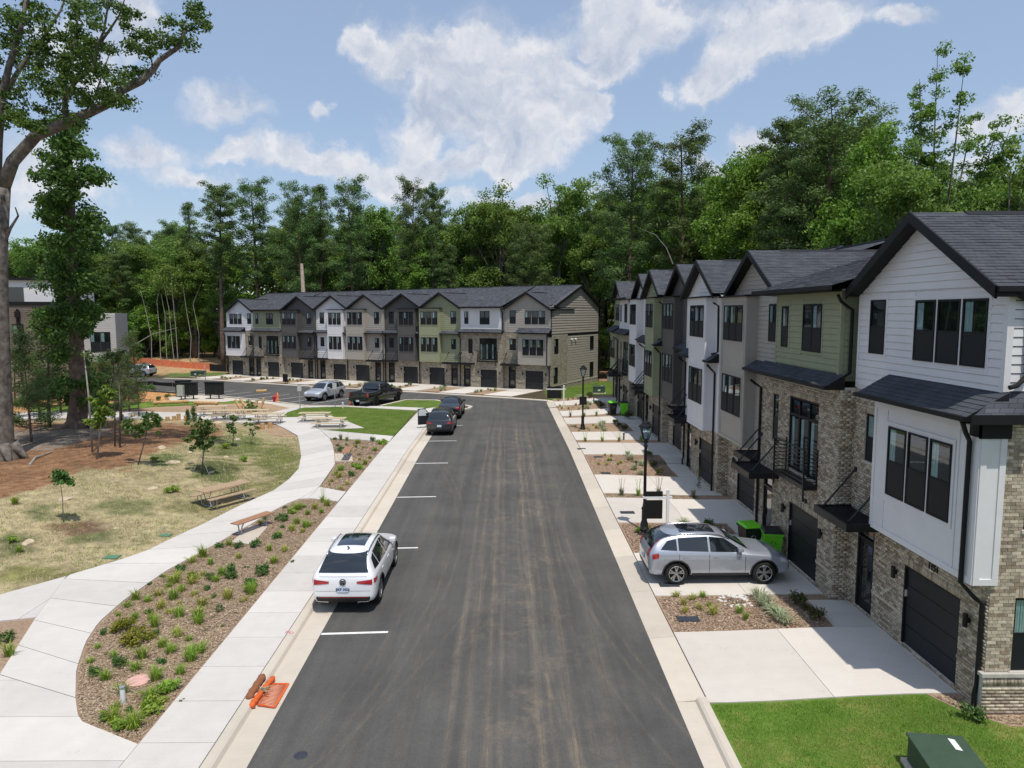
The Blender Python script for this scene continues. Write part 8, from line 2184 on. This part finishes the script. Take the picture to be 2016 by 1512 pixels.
def nz2(X, Y, s=1.0): return np.sin(X*1.3*s+1.7*np.sin(Y*.8*s))+np.sin(Y*1.7*s+1.3*np.sin(X*.9*s))
strawpx = [(-300,1000),(0,986),(106,952),(159,928),(251,923),(291,896),(331,878),(440,862),(430,838),(250,830),(0,834),(-300,840)]
def straw_mask(X, Y): u, v = proj(X, Y, Gv(X, Y)); return sdf(strawpx, u, v) < 0
vis = [p for p in BERM]
P_all = scatter(vis, 90000, .03, mask=lambda X, Y: ~straw_mask(X, Y) & (Y < 52))
blades('dry_grass', P_all, .085, .010, DRYB, 'bleached dry grass covering the mound', 'grass', 1.0)
P_g = scatter(vis, 60000, .03, mask=lambda X, Y: ~straw_mask(X, Y) & (Y < 52) & (nz2(X, Y) > .75)); blades('green_weeds', P_g, .11, .010, TURF, 'patches of green weeds among the dry grass', 'grass', .8)
P_t = scatter(vis, 70000, .03, mask=lambda X, Y: ~straw_mask(X, Y) & (Y < 52) & (nz2(X+3, Y-2, 1.6)+.5*nz2(X, Y, 4.0) > .9)); blades('tall_dry_grass', P_t, .17, .010, DRYB, 'taller tousled clumps of dry grass on the mound', 'grass', .9)
P_w = scatter(vis, 60000, .03, mask=lambda X, Y: ~straw_mask(X, Y) & (Y < 52) & (nz2(X-5, Y+4, 1.2)+.6*nz2(X, Y, 5.0) > 1.2)); blades('green_weeds', P_w, .15, .011, LFG, 'small bright weeds scattered over the mound', 'grass', .8)
P_s = scatter(vis, 50000, .03, mask=straw_mask)
blades('pine_straw', P_s, .12, .008, STRAW, 'rust brown pine straw under the big trees', 'straw', 2.2)
def chips(name, pts, s, m, label):
    n = len(pts); a = unit(n, rs)*np.array([1,1,.25]); a /= np.linalg.norm(a, axis=1)[:, None]; b = np.cross(a, unit(n, rs)*.3+np.array([0,0,1])); b /= np.linalg.norm(b, axis=1)[:, None]
    L_ = s*rs.uniform(.5, 1.4, n)[:, None]; W_ = L_*rs.uniform(.2, .5, n)[:, None]; p = pts
    V = np.stack([p-a*L_-b*W_, p+a*L_-b*W_, p+a*L_+b*W_, p-a*L_+b*W_], 1).reshape(-1, 3); o = np_mesh(name, V, 4, m); tag(o, label, 'mulch', kind='stuff')
chips('mulch_chips', scatter(bedA, 60000, .10, gv), .026, CHIP, 'loose bark chips of the long bed')
chips('mulch_chips', scatter(bedB, 9000, .10, gv), .042, CHIP, 'loose bark chips of the triangular bed')
for (i, a, b) in BEDS[:4]: chips('mulch_chips', scatter([(4.6,a+.02),(8.95,a+.02),(8.95,b-.02),(4.6,b-.02)], 9000 if i < 2 else 4000, .075), .032, CHIP, 'loose bark chips of the bed ' + bednames[i])
chips('mulch_chips', scatter([(9.5,15.1),(9.9,14.5),(10.5,13.95),(13,13.65),(13,14.3),(10.2,14.3),(10.1,15.1)], 8000, .08), .032, CHIP, 'loose bark chips beside the nearest house')
